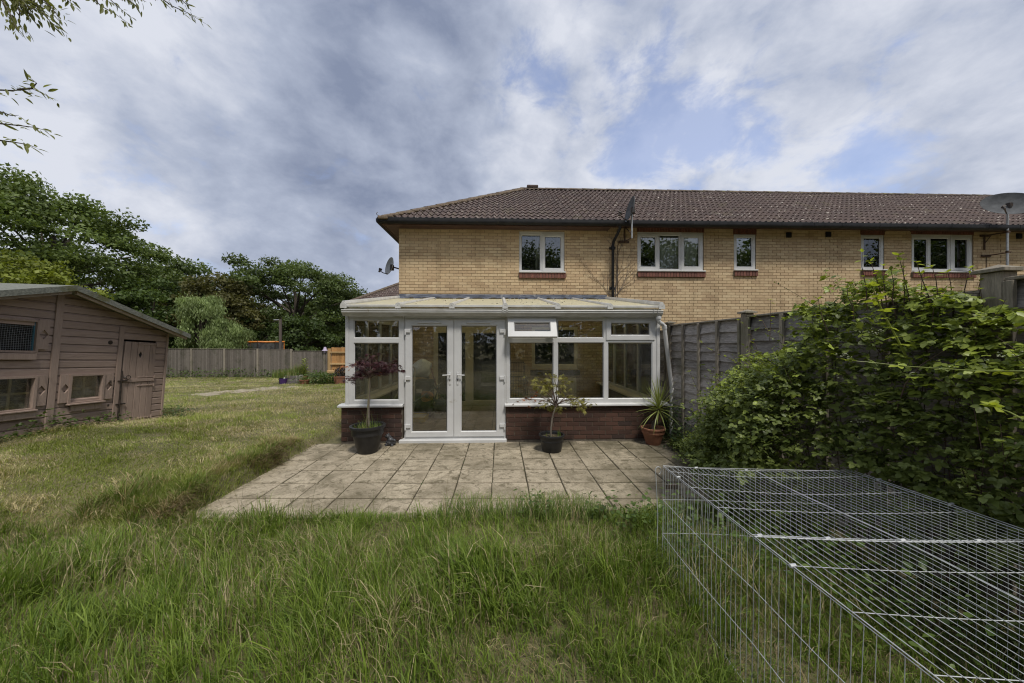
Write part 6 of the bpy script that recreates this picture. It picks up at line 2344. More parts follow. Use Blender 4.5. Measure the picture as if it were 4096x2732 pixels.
for r_ in range(14):
    b_ = r_ * GAUGE
    for k in range(46):
        x = c0.x + k * .3
        if x < c0.x + b_ * c_ - .1: continue
        M = Matrix.Translation((x, YN2 + b_ * c_, ez2 + .02 + b_ * s_)) @ FRONTM
        if x < c0.x + 5.5 and nt_ < 240: inst('tile', TILE, nro, M); nt_ += 1
        else: rest.add([M @ Vector(v) for v in TV], TF)
rest.obj('tiles', MAT['tile'], nro, True, kind='stuff')
hp0, hp1 = Vector((c0.x, YN2, ez2 + .06)), Vector((c0.x + s2, YN2 + s2, ez2 + s2 * .65 + .08))
for i in range(14):
    MB().tube([hp0.lerp(hp1, i / 14), hp0.lerp(hp1, (i + 1.05) / 14)], [.13, .12], 8).obj('hip_tile', MAT['ridge'], nro, True)
wx0 = c0.x + .35
dwin = [(wx0 + 1.2, wx0 + 2.4, 2.3, 3.5), (wx0 + 4.4, wx0 + 6.0, 2.3, 3.5), (wx0 + 1.2, wx0 + 2.6, -.1, 1.2)]
pl = MB(); pl.plate(wx0, X1 - .3, -.6, ez2, dwin, YN2 + .35, YN2 + .6)
dwall = pl.obj('wall', MAT['brick'], NH)
for h in dwin:
    w = upvc_unit(NH, *h, [(h[0] + .07, (h[0] + h[1]) / 2 - .03, h[2] + .07, h[3] - .07), ((h[0] + h[1]) / 2 + .03, h[1] - .07, h[2] + .07, h[3] - .07)], [], YN2 + .42, UP, MAT['roomglass'])
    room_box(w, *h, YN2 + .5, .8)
MB().box(wx0, wx0 + .2, YN2 + .61, YN2 + 7.5, -.6, ez2).obj('side_wall', MAT['brick'], NH)
g_ = MB(); gutter_mesh(g_, c0.x - .05, X1, YN2 - .06, ez2 + .02); g_.obj('gutter', MAT['gutter'], NH)

# ---------------------------------------------------------------- vegetation
def vnoise(x, y, scale, seed):
    g = np.random.default_rng(seed).random((256, 256))
    fx, fy = np.asarray(x) * scale + 1000, np.asarray(y) * scale + 1000
    ix, iy = np.floor(fx).astype(int), np.floor(fy).astype(int)
    tx, ty = fx - ix, fy - iy
    tx = tx * tx * (3 - 2 * tx); ty = ty * ty * (3 - 2 * ty)
    a = g[ix % 256, iy % 256]; b = g[(ix + 1) % 256, iy % 256]; c = g[ix % 256, (iy + 1) % 256]; d = g[(ix + 1) % 256, (iy + 1) % 256]
    return (a * (1 - tx) + b * tx) * (1 - ty) + (c * (1 - tx) + d * tx) * ty


def grass(name, X, Y, H, W, lean, az, col, levels=4, z=None, seed=1, label=None):
    n = len(X)
    Z = zg(X, Y) if z is None else z
    if levels == 2: lv = [(0, 0, 1), (1.0, 1.0, .25)]
    elif levels == 4: lv = [(0, 0, 1), (.42, .14, .95), (.78, .48, .7), (1.0, 1.0, .06)]
    else: lv = [(0, 0, 1), (.55, .3, .8), (1.0, 1.0, .08)]
    rng = np.random.default_rng(seed)
    tw = az + rng.uniform(-.9, .9, n) + math.pi / 2
    sx, sy = np.cos(tw) * W / 2, np.sin(tw) * W / 2
    dx, dy = np.cos(az), np.sin(az)
    ln = lean * H
    V = []
    for (t, l, w) in lv:
        cx_, cy_ = X + dx * ln * l, Y + dy * ln * l
        cz = Z - .01 + H * t * np.sqrt(np.maximum(.12, 1 - (np.minimum(lean, 1.2) * l * .75) ** 2))
        V.append(np.stack([cx_ + sx * w, cy_ + sy * w, cz], 1)); V.append(np.stack([cx_ - sx * w, cy_ - sy * w, cz], 1))
    k = len(V)
    V = np.stack(V, 1).reshape(-1, 3)
    base = (np.arange(n) * k)[:, None]
    Fc = np.concatenate([base + np.array([[2 * i, 2 * i + 1, 2 * i + 3, 2 * i + 2]]) for i in range(len(lv) - 1)], 0)
    o = npmesh(name, V, Fc, MAT['blade'], np.repeat(col, k, 0), kind='stuff', smooth=True)
    if label: tag(o, label, 'grass')
    return o


def gcol(n, rng, dry, green=(.085, .140, .026), green2=(.175, .235, .052), straw=(.42, .35, .19)):
    t = rng.random((n, 1))
    c = np.array(green) * (1 - t) + np.array(green2) * t
    s = rng.random(n) < dry
    k = rng.uniform(.6, 1.15, (n, 1))
    c = np.where(s[:, None], np.array(straw) * k, c)
    return c


rng = np.random.default_rng(3)


def blocked(X, Y):
    b = (X > PX0 + .02) & (X < PX1 + .2) & (Y > PY0 + .04 - .034 * X * 0) & (Y < 9)
    b |= (X > -2.72) & (Y > 5.8)
    b |= (X < SHEDX + .03) & (X > SHEDX - 2.4) & (Y > 3.75) & (Y < 7.26)
    return b


# long uncut grass in the foreground: tufts of blades fanning out
nc = 6400
cy = np.sqrt(rng.uniform(1.2 ** 2, 3.75 ** 2, nc)); cx = rng.uniform(-1.64, 1.64, nc) * cy
edge = np.interp(cx, [-6, -3.4, -2.9, 0, 3], [2.85, 3.15, 3.42, 3.34, 3.28]) + (vnoise(cx, cy, 1.6, 3) - .5) * .3
keep = (cy < edge) & ((cx < 2.75) | (cy > 3))
cx, cy = cx[keep], cy[keep]; nc = len(cx)
hn = vnoise(cx, cy, 1.3, 21) * .55 + vnoise(cx, cy, 4.0, 22) * .45
ch = (.06 + .30 * hn ** 1.7) * rng.uniform(.6, 1.35, nc)
cl = np.exp(-(((cx + .10) / .36) ** 2 + ((cy - 2.32) / .27) ** 2))
cl2 = np.exp(-(((cx - .45) / .22) ** 2 + ((cy - 2.50) / .22) ** 2))
ch += .20 * cl * rng.uniform(.5, 1.1, nc) + .12 * cl2 * rng.uniform(.3, 1, nc)
ch *= np.interp(cy, [1.2, 3.0, 3.6], [1.05, .95, .8])
cr = rng.uniform(.018, .055, nc)
cdry = np.clip((vnoise(cx, cy, 1.9, 41) * .6 + rng.random(nc) * .4 - .46) * 1.3, .03, .42) * (1 - .8 * cl)
ctone = rng.random(nc)
caz = vnoise(cx, cy, .9, 31) * 9
per = rng.integers(7, 24, nc)
ix = np.repeat(np.arange(nc), per); n = len(ix)
ox, oy = rng.normal(0, 1, n), rng.normal(0, 1, n)
X, Y = cx[ix] + ox * cr[ix], cy[ix] + oy * cr[ix]
keep = ~blocked(X, Y)
ix, X, Y, ox, oy = ix[keep], X[keep], Y[keep], ox[keep], oy[keep]; n = len(ix)
H = ch[ix] * rng.uniform(.45, 1.2, n)
W = rng.uniform(.0024, .0062, n) * (1 + 1.0 * cl[ix]) * np.where(rng.random(n) < .06, 1.7, 1)
az = np.where(rng.random(n) < .6, np.arctan2(oy, ox), caz[ix]) + rng.normal(0, .55, n)
lean = np.clip(rng.normal(.5, .33, n), .03, 1.3)
t = np.clip(ctone[ix] * .55 + rng.random(n) * .45, 0, 1)[:, None]
col = np.array((.050, .096, .012)) * (1 - t) + np.array((.225, .300, .045)) * t
dr = rng.random(n) < cdry[ix]
col = np.where(dr[:, None], np.array((.44, .37, .21)) * rng.uniform(.5, 1.15, (n, 1)), col)
grass('long_grass', X, Y, H, W, lean, az, col, 4, seed=5, label='long uncut green grass in front of the paving')
# a few tall flowering stalks
n = 260
Y = np.sqrt(rng.uniform(1.6 ** 2, 3.4 ** 2, n)); X = rng.uniform(-1.5, .9, n) * Y
keep = ~blocked(X, Y); X, Y = X[keep], Y[keep]; n = len(X)
grass('grass_stalk', X, Y, rng.uniform(.28, .52, n), rng.uniform(.0018, .003, n), rng.uniform(.15, .7, n), rng.uniform(0, 6.28, n), gcol(n, rng, np.full(n, .5), (.09, .10, .04), (.15, .16, .06), (.26, .20, .11)), 4, seed=15, label='thin grass stalks standing above the uncut grass')

# mat of short dead grass under it
n = 46000
Y = np.sqrt(rng.uniform(1.4 ** 2, 3.7 ** 2, n)); X = rng.uniform(-1.6, 1.6, n) * Y
edge = np.interp(X, [-6, -3.4, -2.9, 0, 3], [3.0, 3.3, 3.45, 3.36, 3.28])
keep = (Y < edge) & (~blocked(X, Y)) & ((X < 2.8) | (Y > 3)); X, Y = X[keep], Y[keep]; n = len(X)
col = gcol(n, rng, np.full(n, .55), straw=(.33, .26, .14))
grass('dead_grass', X, Y, rng.uniform(.03, .10, n), rng.uniform(.002, .0045, n), rng.uniform(.5, 1.3, n), rng.uniform(0, 6.28, n), col, 3, seed=6, label='flattened straw coloured grass between the long green blades')

# mown lawn
n = 345000
t = rng.random(n)
Y = 2.7 + (20.4 - 2.7) * t ** 1.45
X = -2.65 - rng.random(n) * (1.62 * Y + .6 - 2.65)
keep = (~blocked(X, Y)) & ~((X > -3.35) & (Y < 3.3)) & (Y > np.interp(X, [-7, -3.4, -2.9], [2.75, 3.05, 3.3]))
pd = np.abs((X - p0.x) * (p1 - p0).normalized().y - (Y - p0.y) * (p1 - p0).normalized().x)
onp = (pd < .62) & (Y > p0.y - .2) & (Y < p1.y + .2)
keep &= ~(onp & (rng.random(n) < .45))
X, Y = X[keep], Y[keep]; n = len(X)
pn = vnoise(X, Y, .55, 51) * .40 + vnoise(X, Y, 2.4, 52) * .35 + vnoise(X, Y, 7, 53) * .25
H = (.020 + .036 * vnoise(X, Y, 1.7, 54)) * rng.uniform(.6, 1.4, n)
tuft = (vnoise(X, Y, 4.5, 55) > .74) | (rng.random(n) < .006)
H = np.where(tuft, H * 2.0, H)
edgeb = (X > -3.5) & (Y < 5.5)
H = np.where(edgeb, H * 1.9, H)
W = .0035 * (1 + (Y - 2.5) * .20) * rng.uniform(.7, 1.3, n)
lean = np.clip(rng.normal(.7, .35, n), .05, 1.4)
az = vnoise(X, Y, .8, 61) * 8 + rng.normal(0, 1.2, n)
dry = np.clip((pn - .41) * 4.6, .06, .80)
dry = np.where(Y > 8.5, dry * .75 + .02, dry)
col = gcol(n, rng, dry, (.165, .215, .034), (.330, .370, .085), (.58, .50, .29))
nearm = Y < 6.5
g = lambda a: a[nearm]
grass('lawn_grass', g(X), g(Y), g(H), g(W), g(lean), g(az), col[nearm], 3, seed=7, label='patchy mown lawn with dry straw patches in front of the shed')
g = lambda a: a[~nearm]
grass('lawn_grass', g(X), g(Y), g(H), g(W), g(lean), g(az), col[~nearm], 2, seed=17, label='mown lawn stretching from the shed corner to the far grey fence')

# dry clippings lying on the lawn
n = 9000
Y = 3.2 + 9 * rng.random(n) ** 1.5; X = -3.3 - rng.random(n) * (1.6 * Y - 2.6)
keep = (~blocked(X, Y)) & (vnoise(X, Y, .8, 91) * .6 + vnoise(X, Y, 3, 92) * .4 > .5); X, Y = X[keep], Y[keep]; n = len(X)
col = np.array((.52, .43, .24)) * rng.uniform(.5, 1.1, (n, 1))
grass('grass_clippings', X, Y, rng.uniform(.05, .10, n), rng.uniform(.003, .006, n) * (1 + .1 * Y), rng.uniform(1.1, 1.4, n), rng.uniform(0, 6.28, n), col, 3, z=zg(X, Y) + .02, seed=27, label='dry straw clippings scattered over the mown lawn')

# shaggy overhanging bank beside the paving
nc = 420
cy = rng.uniform(3.25, 5.55, nc); cx = -3.12 - np.abs(rng.normal(0, .13, nc)) + .07 * np.sin(cy * 4.3) - .05 * rng.random(nc)
extra = rng.random(nc) < .22
cy = np.where(extra, rng.uniform(3.2, 3.75, nc), cy); cx = np.where(extra, rng.uniform(-3.9, -3.05, nc), cx)
ch = rng.uniform(.04, .15, nc) * (.45 + 1.1 * vnoise(cx, cy, 4.5, 81)) * np.where(extra, 1.7, 1)
cdry = np.clip(vnoise(cx, cy, 2.2, 82) * 1.5 - .2, .1, .9) * np.where(extra, .4, 1)
per = rng.integers(14, 44, nc)
ix = np.repeat(np.arange(nc), per); n = len(ix)
ox, oy = rng.normal(0, 1, n), rng.normal(0, 1, n)
X, Y = cx[ix] + ox * .035, cy[ix] + oy * .035
H = ch[ix] * rng.uniform(.5, 1.25, n)
az = np.arctan2(oy, ox + .5) + rng.normal(0, .5, n)
col = gcol(n, rng, cdry[ix], (.085, .135, .024), (.225, .285, .06), (.40, .31, .17))
face = (X > -3.16) & ~extra[ix]
col = np.where(face[:, None] & (rng.random((n, 1)) < .7), np.array((.24, .175, .095)) * rng.uniform(.4, 1.1, (n, 1)), col)
az = np.where(face, rng.normal(0, .5, n), az)
grass('bank_grass', X, Y, H, rng.uniform(.003, .006, n), np.where(face, rng.uniform(.8, 1.3, n), rng.uniform(.3, 1.0, n)), az, col, 4, seed=8, label='shaggy grass bank hanging over the left edge of the paving')

# grass over the front edge of the paving, in joints and along walls
n = 5200
X = rng.uniform(-3.0, 2.3, n); Y = 3.34 - .034 * X - np.abs(rng.normal(0, .08, n))
H = (.06 + .20 * vnoise(X, Y, 2.4, 71) ** 1.4) * rng.uniform(.5, 1.2, n)
keep = rng.random(n) < np.clip(vnoise(X, Y, 1.7, 72) * 1.5, .15, 1); X, Y, H = X[keep], Y[keep], H[keep]; n = len(X)
grass('edge_grass', X, Y, H, rng.uniform(.003, .006, n), rng.uniform(.2, 1.0, n), rng.normal(1.5, .8, n), gcol(n, rng, np.full(n, .18)), 4, seed=9, label='tufts of grass flopping over the front edge of the paving')
n = 6000
k = rng.integers(0, 13, n); vert = rng.random(n) < .5
X = np.where(vert, -2.624 + PITCH * k, rng.uniform(-3, 2.8, n)) + rng.normal(0, .006, n)
Y0 = np.where(vert, rng.uniform(3.4, 5.75, n), 5.80 - PITCH * rng.integers(1, 6, n)) + rng.normal(0, .006, n)
Y = Y0 - .034 * np.clip((5.8 - Y0) / 2.1, 0, 1) * X
keep = vnoise(X, Y, 3.5, 75) > .50; X, Y = X[keep], Y[keep]; n = len(X)
grass('joint_moss', X, Y, rng.uniform(.006, .024, n), rng.uniform(.003, .008, n), rng.uniform(.3, 1.2, n), rng.uniform(0, 6.28, n), gcol(n, rng, np.full(n, .3), (.05, .07, .02), (.09, .12, .03), (.14, .11, .06)), 3, z=np.full(n, -.008), seed=10, label='moss and tiny weeds growing in the paving joints')


# leaf instancing with numpy
LT = np.array([(0, 0, 0), (.5, .30, .07), (.40, .68, .06), (0, 1, -.02), (-.40, .68, .06), (-.5, .30, .07), (0, .5, -.05)])
LQ = np.array([(0, 1, 2, 6), (0, 6, 4, 5), (6, 2, 3, 4)])


def leaves(P, D, N, L, Wd, col, name, mat, parent=None, label=None, cat=None, kind='stuff'):
    """P base points, D direction, N normal (all n,3), L length, Wd width"""
    D = D / np.linalg.norm(D, axis=1, keepdims=True)
    S = np.cross(D, N); S /= np.maximum(1e-6, np.linalg.norm(S, axis=1, keepdims=True))
    N2 = np.cross(S, D)
    V = P[:, None, :] + S[:, None, :] * (LT[None, :, 0:1] * Wd[:, None, None]) + D[:, None, :] * (LT[None, :, 1:2] * L[:, None, None]) + N2[:, None, :] * (LT[None, :, 2:3] * L[:, None, None])
    n = len(P)
    Fc = (np.arange(n) * 7)[:, None, None] + LQ[None]
    o = npmesh(name, V.reshape(-1, 3), Fc.reshape(-1, 4), mat, np.repeat(col, 7, 0), parent, kind=kind, smooth=False)
    if label: tag(o, label, cat)
    return o


def diamonds(P, D, N, L, Wd, col, name, mat, parent=None):
    D = D / np.linalg.norm(D, axis=1, keepdims=True)
    S = np.cross(D, N); S /= np.maximum(1e-6, np.linalg.norm(S, axis=1, keepdims=True))
    V = np.stack([P - D * L[:, None] / 2, P + S * Wd[:, None] / 2, P + D * L[:, None] / 2, P - S * Wd[:, None] / 2], 1)
    n = len(P)
    Fc = np.arange(n * 4).reshape(-1, 4)
    return npmesh(name, V.reshape(-1, 3), Fc, mat, np.repeat(col, 4, 0), parent, kind='stuff')


def unit(rng, n):
    v = rng.normal(0, 1, (n, 3)); return v / np.linalg.norm(v, axis=1, keepdims=True)


def tree(name, label, x, y, top, cz, rx, rz, nl, nleaf, size, c0, c1, seed, cat='tree', group=None, lobe=(.20, .34), trunk=.28, droop=0.0, ry=None, fill=.35):
    rng = np.random.default_rng(seed)
    zb = zgs(x, y) - .1
    root = empty(name, (x, y, zb), label, cat, group)
    ry = ry or rx
    C = np.array([x, y, cz]); Rr = np.array([rx, ry, rz])
    # lobes fill the crown volume, more of them near the outside
    d = unit(rng, nl * 3)
    d = d[d[:, 2] > -.75][:nl]
    nl = len(d)
    rad = rng.uniform(fill, 1.0, (nl, 1)) ** .6
    lr = rng.uniform(*lobe, nl) * rx
    lc = C + d * (Rr - lr[:, None] * .55) * rad * np.where(rng.random((nl, 1)) < .3, rng.uniform(1.0, 1.16, (nl, 1)), 1)
    wts = lr ** 2; wts /= wts.sum()
    idx = rng.choice(nl, nleaf, p=wts)
    dv = unit(rng, nleaf); dv[:, 2] = np.where(dv[:, 2] < -.2, dv[:, 2] * .35, dv[:, 2])
    rr_ = rng.random((nleaf, 1)) ** .4
    P = lc[idx] + dv * lr[idx][:, None] * rr_ * np.array([1.1, 1.1, .72])
    P += rng.normal(0, size * .5, P.shape)
    P[:, 2] = np.maximum(P[:, 2] - droop * rng.random(nleaf) ** 2, zb + .3)
    N = dv * .7 + unit(rng, nleaf) * .8 + np.array([0, 0, .35])
    D = unit(rng, nleaf)
    if droop: D = D * .5 + np.array([0, 0, -1.0]); N = unit(rng, nleaf)
    L = size * rng.uniform(.7, 1.5, nleaf)
    t = np.clip(rng.random((nleaf, 1)) * .6 + .4 * vnoise(P[:, 0], P[:, 2] + P[:, 1], .7, seed)[:, None], 0, 1)
    col = np.array(c0) * (1 - t) + np.array(c1) * t
    col = col * rng.uniform(.72, 1.28, nl)[idx][:, None]
    diamonds(P, D, N, L, L * (.62 if not droop else .3), col, 'crown', MAT['leaf'], root)
    mb = MB(); Rn = random.Random(seed)
    h = cz - zb
    fork = Vector((x + Rn.uniform(-.2, .2), y, zb + h * .45))
    mb.tube([(x, y, zb), (x + .05, y, zb + h * .2), fork, (x, y, cz + rz * .3)], [trunk, trunk * .85, trunk * .7, trunk * .25], 8)
    mb.obj('trunk', MAT['bark'], root, True)
    lb = MB()
    for i in range(0, nl, max(1, nl // 26)):
        e = Vector(lc[i]); s_ = fork.lerp(Vector((x, y, cz)), Rn.random() * .8)
        m_ = s_.lerp(e, .5) + Vector((Rn.uniform(-.3, .3), Rn.uniform(-.3, .3), .25))
        lb.tube([s_, m_, e], [trunk * .32, trunk * .2, trunk * .06], 5)
    lb.obj('limb', MAT['bark'], root, True)
    return root


DG, DG2 = (.052, .080, .022), (.120, .160, .048)
GT = 'trees beyond the grey fence'
def txy(u, Y): return onY(u, 1370, Y).x


tree('oak_tree', 'big leafy green oak towering behind the shed roof', txy(215, 25), 25, 13, 7.6, 6.2, 5.2, 112, 48000, .20, (.072, .112, .026), (.165, .215, .060), 1, group=GT, trunk=.42, lobe=(.13, .24), fill=.5)
tree('oak_tree', 'broad dark oak with sky gaps behind the street lamp', txy(1100, 31), 34, 9.9, 5.2, 6.6, 5.0, 84, 38000, .21, DG, DG2, 2, group=GT, trunk=.4, lobe=(.11, .20), fill=.5)
tree('oak_tree', 'dark oak filling the middle of the tree line', txy(700, 33), 33, 9.2, 5.2, 4.6, 4.4, 70, 24000, .23, DG, DG2, 3, group=GT, lobe=(.18, .3))
tree('maple_tree', 'brownish green bushy tree behind the pale willow', txy(860, 27.5), 27.5, 7, 3.6, 3.6, 3.3, 54, 18000, .20, (.080, .080, .026), (.140, .132, .046), 4, group=GT, lobe=(.2, .3))
tree('hazel_tree', 'dense green tree beside the shed eave', txy(600, 25), 25, 5.6, 2.9, 3.0, 3.4, 50, 15000, .19, (.050, .086, .020), (.108, .152, .040), 5, group=GT, lobe=(.2, .32))
tree('oak_tree', 'oak half hidden behind the conservatory corner', txy(1345, 40), 40, 9, 3.8, 5.4, 4.2, 56, 15000, .32, DG, DG2, 6, group=GT)
tree('hawthorn_bush', 'low dark bush beneath the broad oak', txy(1010, 27.5), 27.5, 3.5, 1.9, 2.6, 2.3, 36, 9000, .2, (.034, .056, .015), (.070, .100, .028), 7, group=GT, lobe=(.2, .32), trunk=.12)
tree('hawthorn_bush', 'rounded green bush right of the street lamp', txy(1215, 27.5), 27.5, 3.5, 1.8, 2.5, 2.2, 36, 9000, .2, (.038, .064, .018), (.080, .112, .032), 8, group=GT, lobe=(.2, .32), trunk=.12)
tree('willow_tree', 'pale green feathery willow leaning over the grey fence', txy(790, 21.9), 22.3, 5, 2.85, 1.45, 2.15, 46, 17000, .16, (.165, .225, .080), (.285, .355, .145), 9, group=GT, droop=.5, lobe=(.22, .36), trunk=.14)
tree('willow_tree', 'low spreading pale willow bush beside the trampoline', txy(900, 22.3), 22.6, 3, 1.85, 1.35, 1.35, 34, 11000, .15, (.16, .215, .076), (.275, .340, .138), 10, group=GT, droop=.4, lobe=(.22, .36), trunk=.10)
tree('hazel_bush', 'bright yellow green bush rising behind the shed roof ridge', txy(80, 15), 15, 5.4, 3.0, 2.5, 2.55, 44, 13000, .15, (.13, .17, .022), (.24, .27, .045), 11, cat='bush', lobe=(.16, .28), trunk=.10)
tree('oak_tree', 'dark oak at the far left beyond the big oak', txy(40, 33), 33, 10, 6.0, 5.5, 4.6, 60, 14000, .33, DG, DG2, 12, group=GT)
# trees on the near side of the garden: they show in the window reflections
for (x, y, s, lb) in ((-6.5, -13, 21, 'tall tree behind the lawn, mirrored in the left conservatory glass'), (2.2, -16, 22, 'tall tree mirrored in the upstairs window of the end house'), (15.5, -13, 23, 'tall tree mirrored in the first three-light window'), (24, -13.5, 24, 'tall tree mirrored in the first narrow upstairs window'), (37, -12, 25, 'tall tree mirrored in the second narrow upstairs window'), (45, -12, 26, 'tall tree mirrored in the last three-light window')):
    tree('garden_tree', lb, x, y, 15, 7.2, 4.6, 5.6, 60, 11000, .26, DG, DG2, s, group='trees mirrored in the windows')

# far wood closing the gaps between the trunks
rng = np.random.default_rng(77)
n = 26000
X = rng.uniform(-120, 4, n); Yw = rng.uniform(44, 52, n)
hh = 5.2 + 3 * vnoise(X, Yw, .12, 5)
Zw = -.5 + hh * rng.random(n) ** .8
P = np.stack([X, Yw, Zw], 1)
t = rng.random((n, 1)); col = np.array((.028, .045, .016)) * (1 - t) + np.array((.062, .088, .03)) * t
o = diamonds(P, unit(rng, n), unit(rng, n) + np.array([0, -.5, .4]), rng.uniform(.5, 1.0, n), rng.uniform(.4, .7, n), col, 'woodland', MAT['leaf'])
tag(o, 'far wood closing the gaps below the tree crowns', 'woodland')

n = 20000  # unseen hedge, added and heightened so the conservatory glass reflects dark
X = rng.uniform(-45, 60, n); Yw = rng.uniform(-24, -18, n)
Zw = (5.2 + 3 * vnoise(X, Yw, .15, 6)) * rng.random(n) ** .8
t = rng.random((n, 1)); col = np.array((.045, .07, .02)) * (1 - t) + np.array((.09, .125, .036)) * t
o = diamonds(np.stack([X, Yw, Zw], 1), unit(rng, n), unit(rng, n) + np.array([0, .5, .4]), rng.uniform(.4, .9, n), rng.uniform(.35, .6, n), col, 'hedgerow', MAT['leaf'])
tag(o, 'overgrown hedgerow added out of view to darken the reflections in the glass', 'hedgerow')

# weeds along fences, shed foot and trough
def weeds(name, label, pts, seed, c0=(.05, .085, .02), c1=(.11, .16, .04), L0=.03, L1=.07, spread=.12, h=.22, per=60):
    rng = np.random.default_rng(seed)
    P = []
    for (x, y, sc) in pts:
        m = int(per * sc)
        q = np.stack([x + rng.normal(0, spread * sc, m), y + rng.normal(0, spread * sc, m)], 1)
        z = zg(q[:, 0], q[:, 1]) + rng.random(m) ** 1.2 * h * sc
        P.append(np.column_stack([q, z]))
    P = np.concatenate(P); n = len(P)
    D = unit(rng, n) * np.array([1, 1, .4]); N = unit(rng, n) * .5 + np.array([0, 0, 1])
    L = rng.uniform(L0, L1, n); t = rng.random((n, 1))
    col = np.array(c0) * (1 - t) + np.array(c1) * t
    return leaves(P, D, N, L, L * .6, col, name, MAT['bramble'], None, label, 'weeds')


weeds('shed_weeds', 'low leafy weeds along the foot of the shed wall', [(SHEDX + .12 + R.uniform(0, .12), y, s_) for (y, s_) in ((5.25, 1.2), (5.45, 1.5), (5.6, .8), (5.9, .7), (6.1, .9), (6.25, .8), (5.0, .8), (4.8, .6), (7.25, 1.2), (7.4, .9))], 5)
weeds('fence_weeds', 'weeds growing along the foot of the far grey fence', [(x, 20.2, 1.8 + R.random()) for x in np.arange(-26, -9.5, .7)], 6, L0=.06, L1=.13, spread=.2, h=.2)
weeds('trough_weeds', 'rough weeds around the troughs and pots at the end of the path', [(at(x).x, YP + dy, 2.2) for (x, dy) in ((1280, .5), (1400, .3), (1500, .2), (1600, .1), (1700, .1), (1800, .2), (1880, .1), (1250, -.2), (1420, -.1), (1560, -.3), (1750, -.3))], 7, L0=.05, L1=.12, spread=.13, h=.22, per=70)
weeds('paving_weeds', 'broad leafy weed at the front edge of the paving', [(.30, 3.25, 1.0), (.42, 3.28, .8), (.95, 3.2, 1.1), (1.05, 3.26, .8)], 8, L0=.025, L1=.055, spread=.06, h=.3, per=40)
weeds('planter_foliage', 'dark purple foliage filling the square terracotta planter', [], 9) if False else None
q, pc, rad_ = PLANTER
rngp = np.random.default_rng(15)
n = 420
P = np.array(pc) + np.stack([rngp.uniform(-1, 1, n) * rad_, rngp.uniform(-1, 1, n) * rad_, rngp.random(n) * .42 - .05], 1)
L = rngp.uniform(.05, .11, n); t = rngp.random((n, 1))
leaves(P, unit(rngp, n), unit(rngp, n) + np.array([0, 0, .6]), L, L * .55, np.array((.03, .022, .03)) * (1 - t) + np.array((.10, .085, .075)) * t, 'foliage', MAT['bramble'], q)

# ---------------------------------------------------------------- bramble thicket
BR = empty('bramble_thicket', (2.75, 3.2, 0), 'tall tangled bramble thicket climbing the lap panel fence beside the wire pen', 'bramble')
ztop = lambda Y: np.interp(Y, [.9, 1.4, 1.72, 1.86, 2.1, 2.45, 2.75, 3.1, 3.45, 3.75, 4.0, 4.35, 4.9, 5.4], [1.60, 1.62, 1.60, 1.82, 2.06, 2.16, 1.92, 1.74, 1.55, 1.25, .88, .52, .28, .1])
wid = lambda Y: np.interp(Y, [.9, 2.3, 2.5, 2.7, 3.3, 3.8, 4.3, 4.9, 5.4], [.38, .42, .58, 1.05, .98, .68, .42, .26, .12])


def thicket(n, rng, ylo, yhi, umin=.35):
    Y = rng.uniform(ylo, yhi, n * 3)
    top = ztop(Y) * (1 + (vnoise(Y, Y * 0, 2.7, 4) - .5) * .25)
    f = rng.random(n * 3) ** .8
    Z = top * f
    prof = np.sqrt(np.maximum(0, 1 - np.maximum(0, f - .35) ** 2 / .4225)) * (.72 + .28 * np.minimum(1, f / .3))
    w = wid(Y) * prof * (0.75 + .5 * vnoise(Y, Z, 2.6, 6))
    u = rng.random(n * 3) ** .45
    X = 2.99 - w * np.maximum(u, umin * rng.random(n * 3))
    # keep the pen clear
    ok = ~((Y < 2.50) & (X < 2.60) & (Z < .80))
    P = np.stack([X, Y, np.maximum(Z, .02)], 1)[ok][:n]
    return P


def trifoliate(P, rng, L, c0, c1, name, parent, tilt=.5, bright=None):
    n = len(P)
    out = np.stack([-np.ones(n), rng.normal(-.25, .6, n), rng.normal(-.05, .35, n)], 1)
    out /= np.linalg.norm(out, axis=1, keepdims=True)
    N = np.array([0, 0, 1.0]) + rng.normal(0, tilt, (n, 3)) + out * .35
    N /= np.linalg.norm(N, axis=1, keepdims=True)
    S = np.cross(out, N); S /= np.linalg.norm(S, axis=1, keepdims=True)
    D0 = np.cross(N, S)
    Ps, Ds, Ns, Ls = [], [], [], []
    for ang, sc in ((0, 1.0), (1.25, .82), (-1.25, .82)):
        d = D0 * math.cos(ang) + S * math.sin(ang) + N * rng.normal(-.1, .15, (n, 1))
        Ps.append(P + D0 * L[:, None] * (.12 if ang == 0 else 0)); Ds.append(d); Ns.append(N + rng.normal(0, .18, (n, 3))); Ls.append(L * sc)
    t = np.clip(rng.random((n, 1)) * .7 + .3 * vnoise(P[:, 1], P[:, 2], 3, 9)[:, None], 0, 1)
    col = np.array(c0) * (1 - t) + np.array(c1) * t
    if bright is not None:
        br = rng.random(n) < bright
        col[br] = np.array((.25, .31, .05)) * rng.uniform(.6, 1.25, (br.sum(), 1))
    Ls = np.concatenate(Ls)
    return leaves(np.concatenate(Ps), np.concatenate(Ds), np.concatenate(Ns), Ls, Ls * .72, np.concatenate([col] * 3), name, MAT['bramble'], parent)


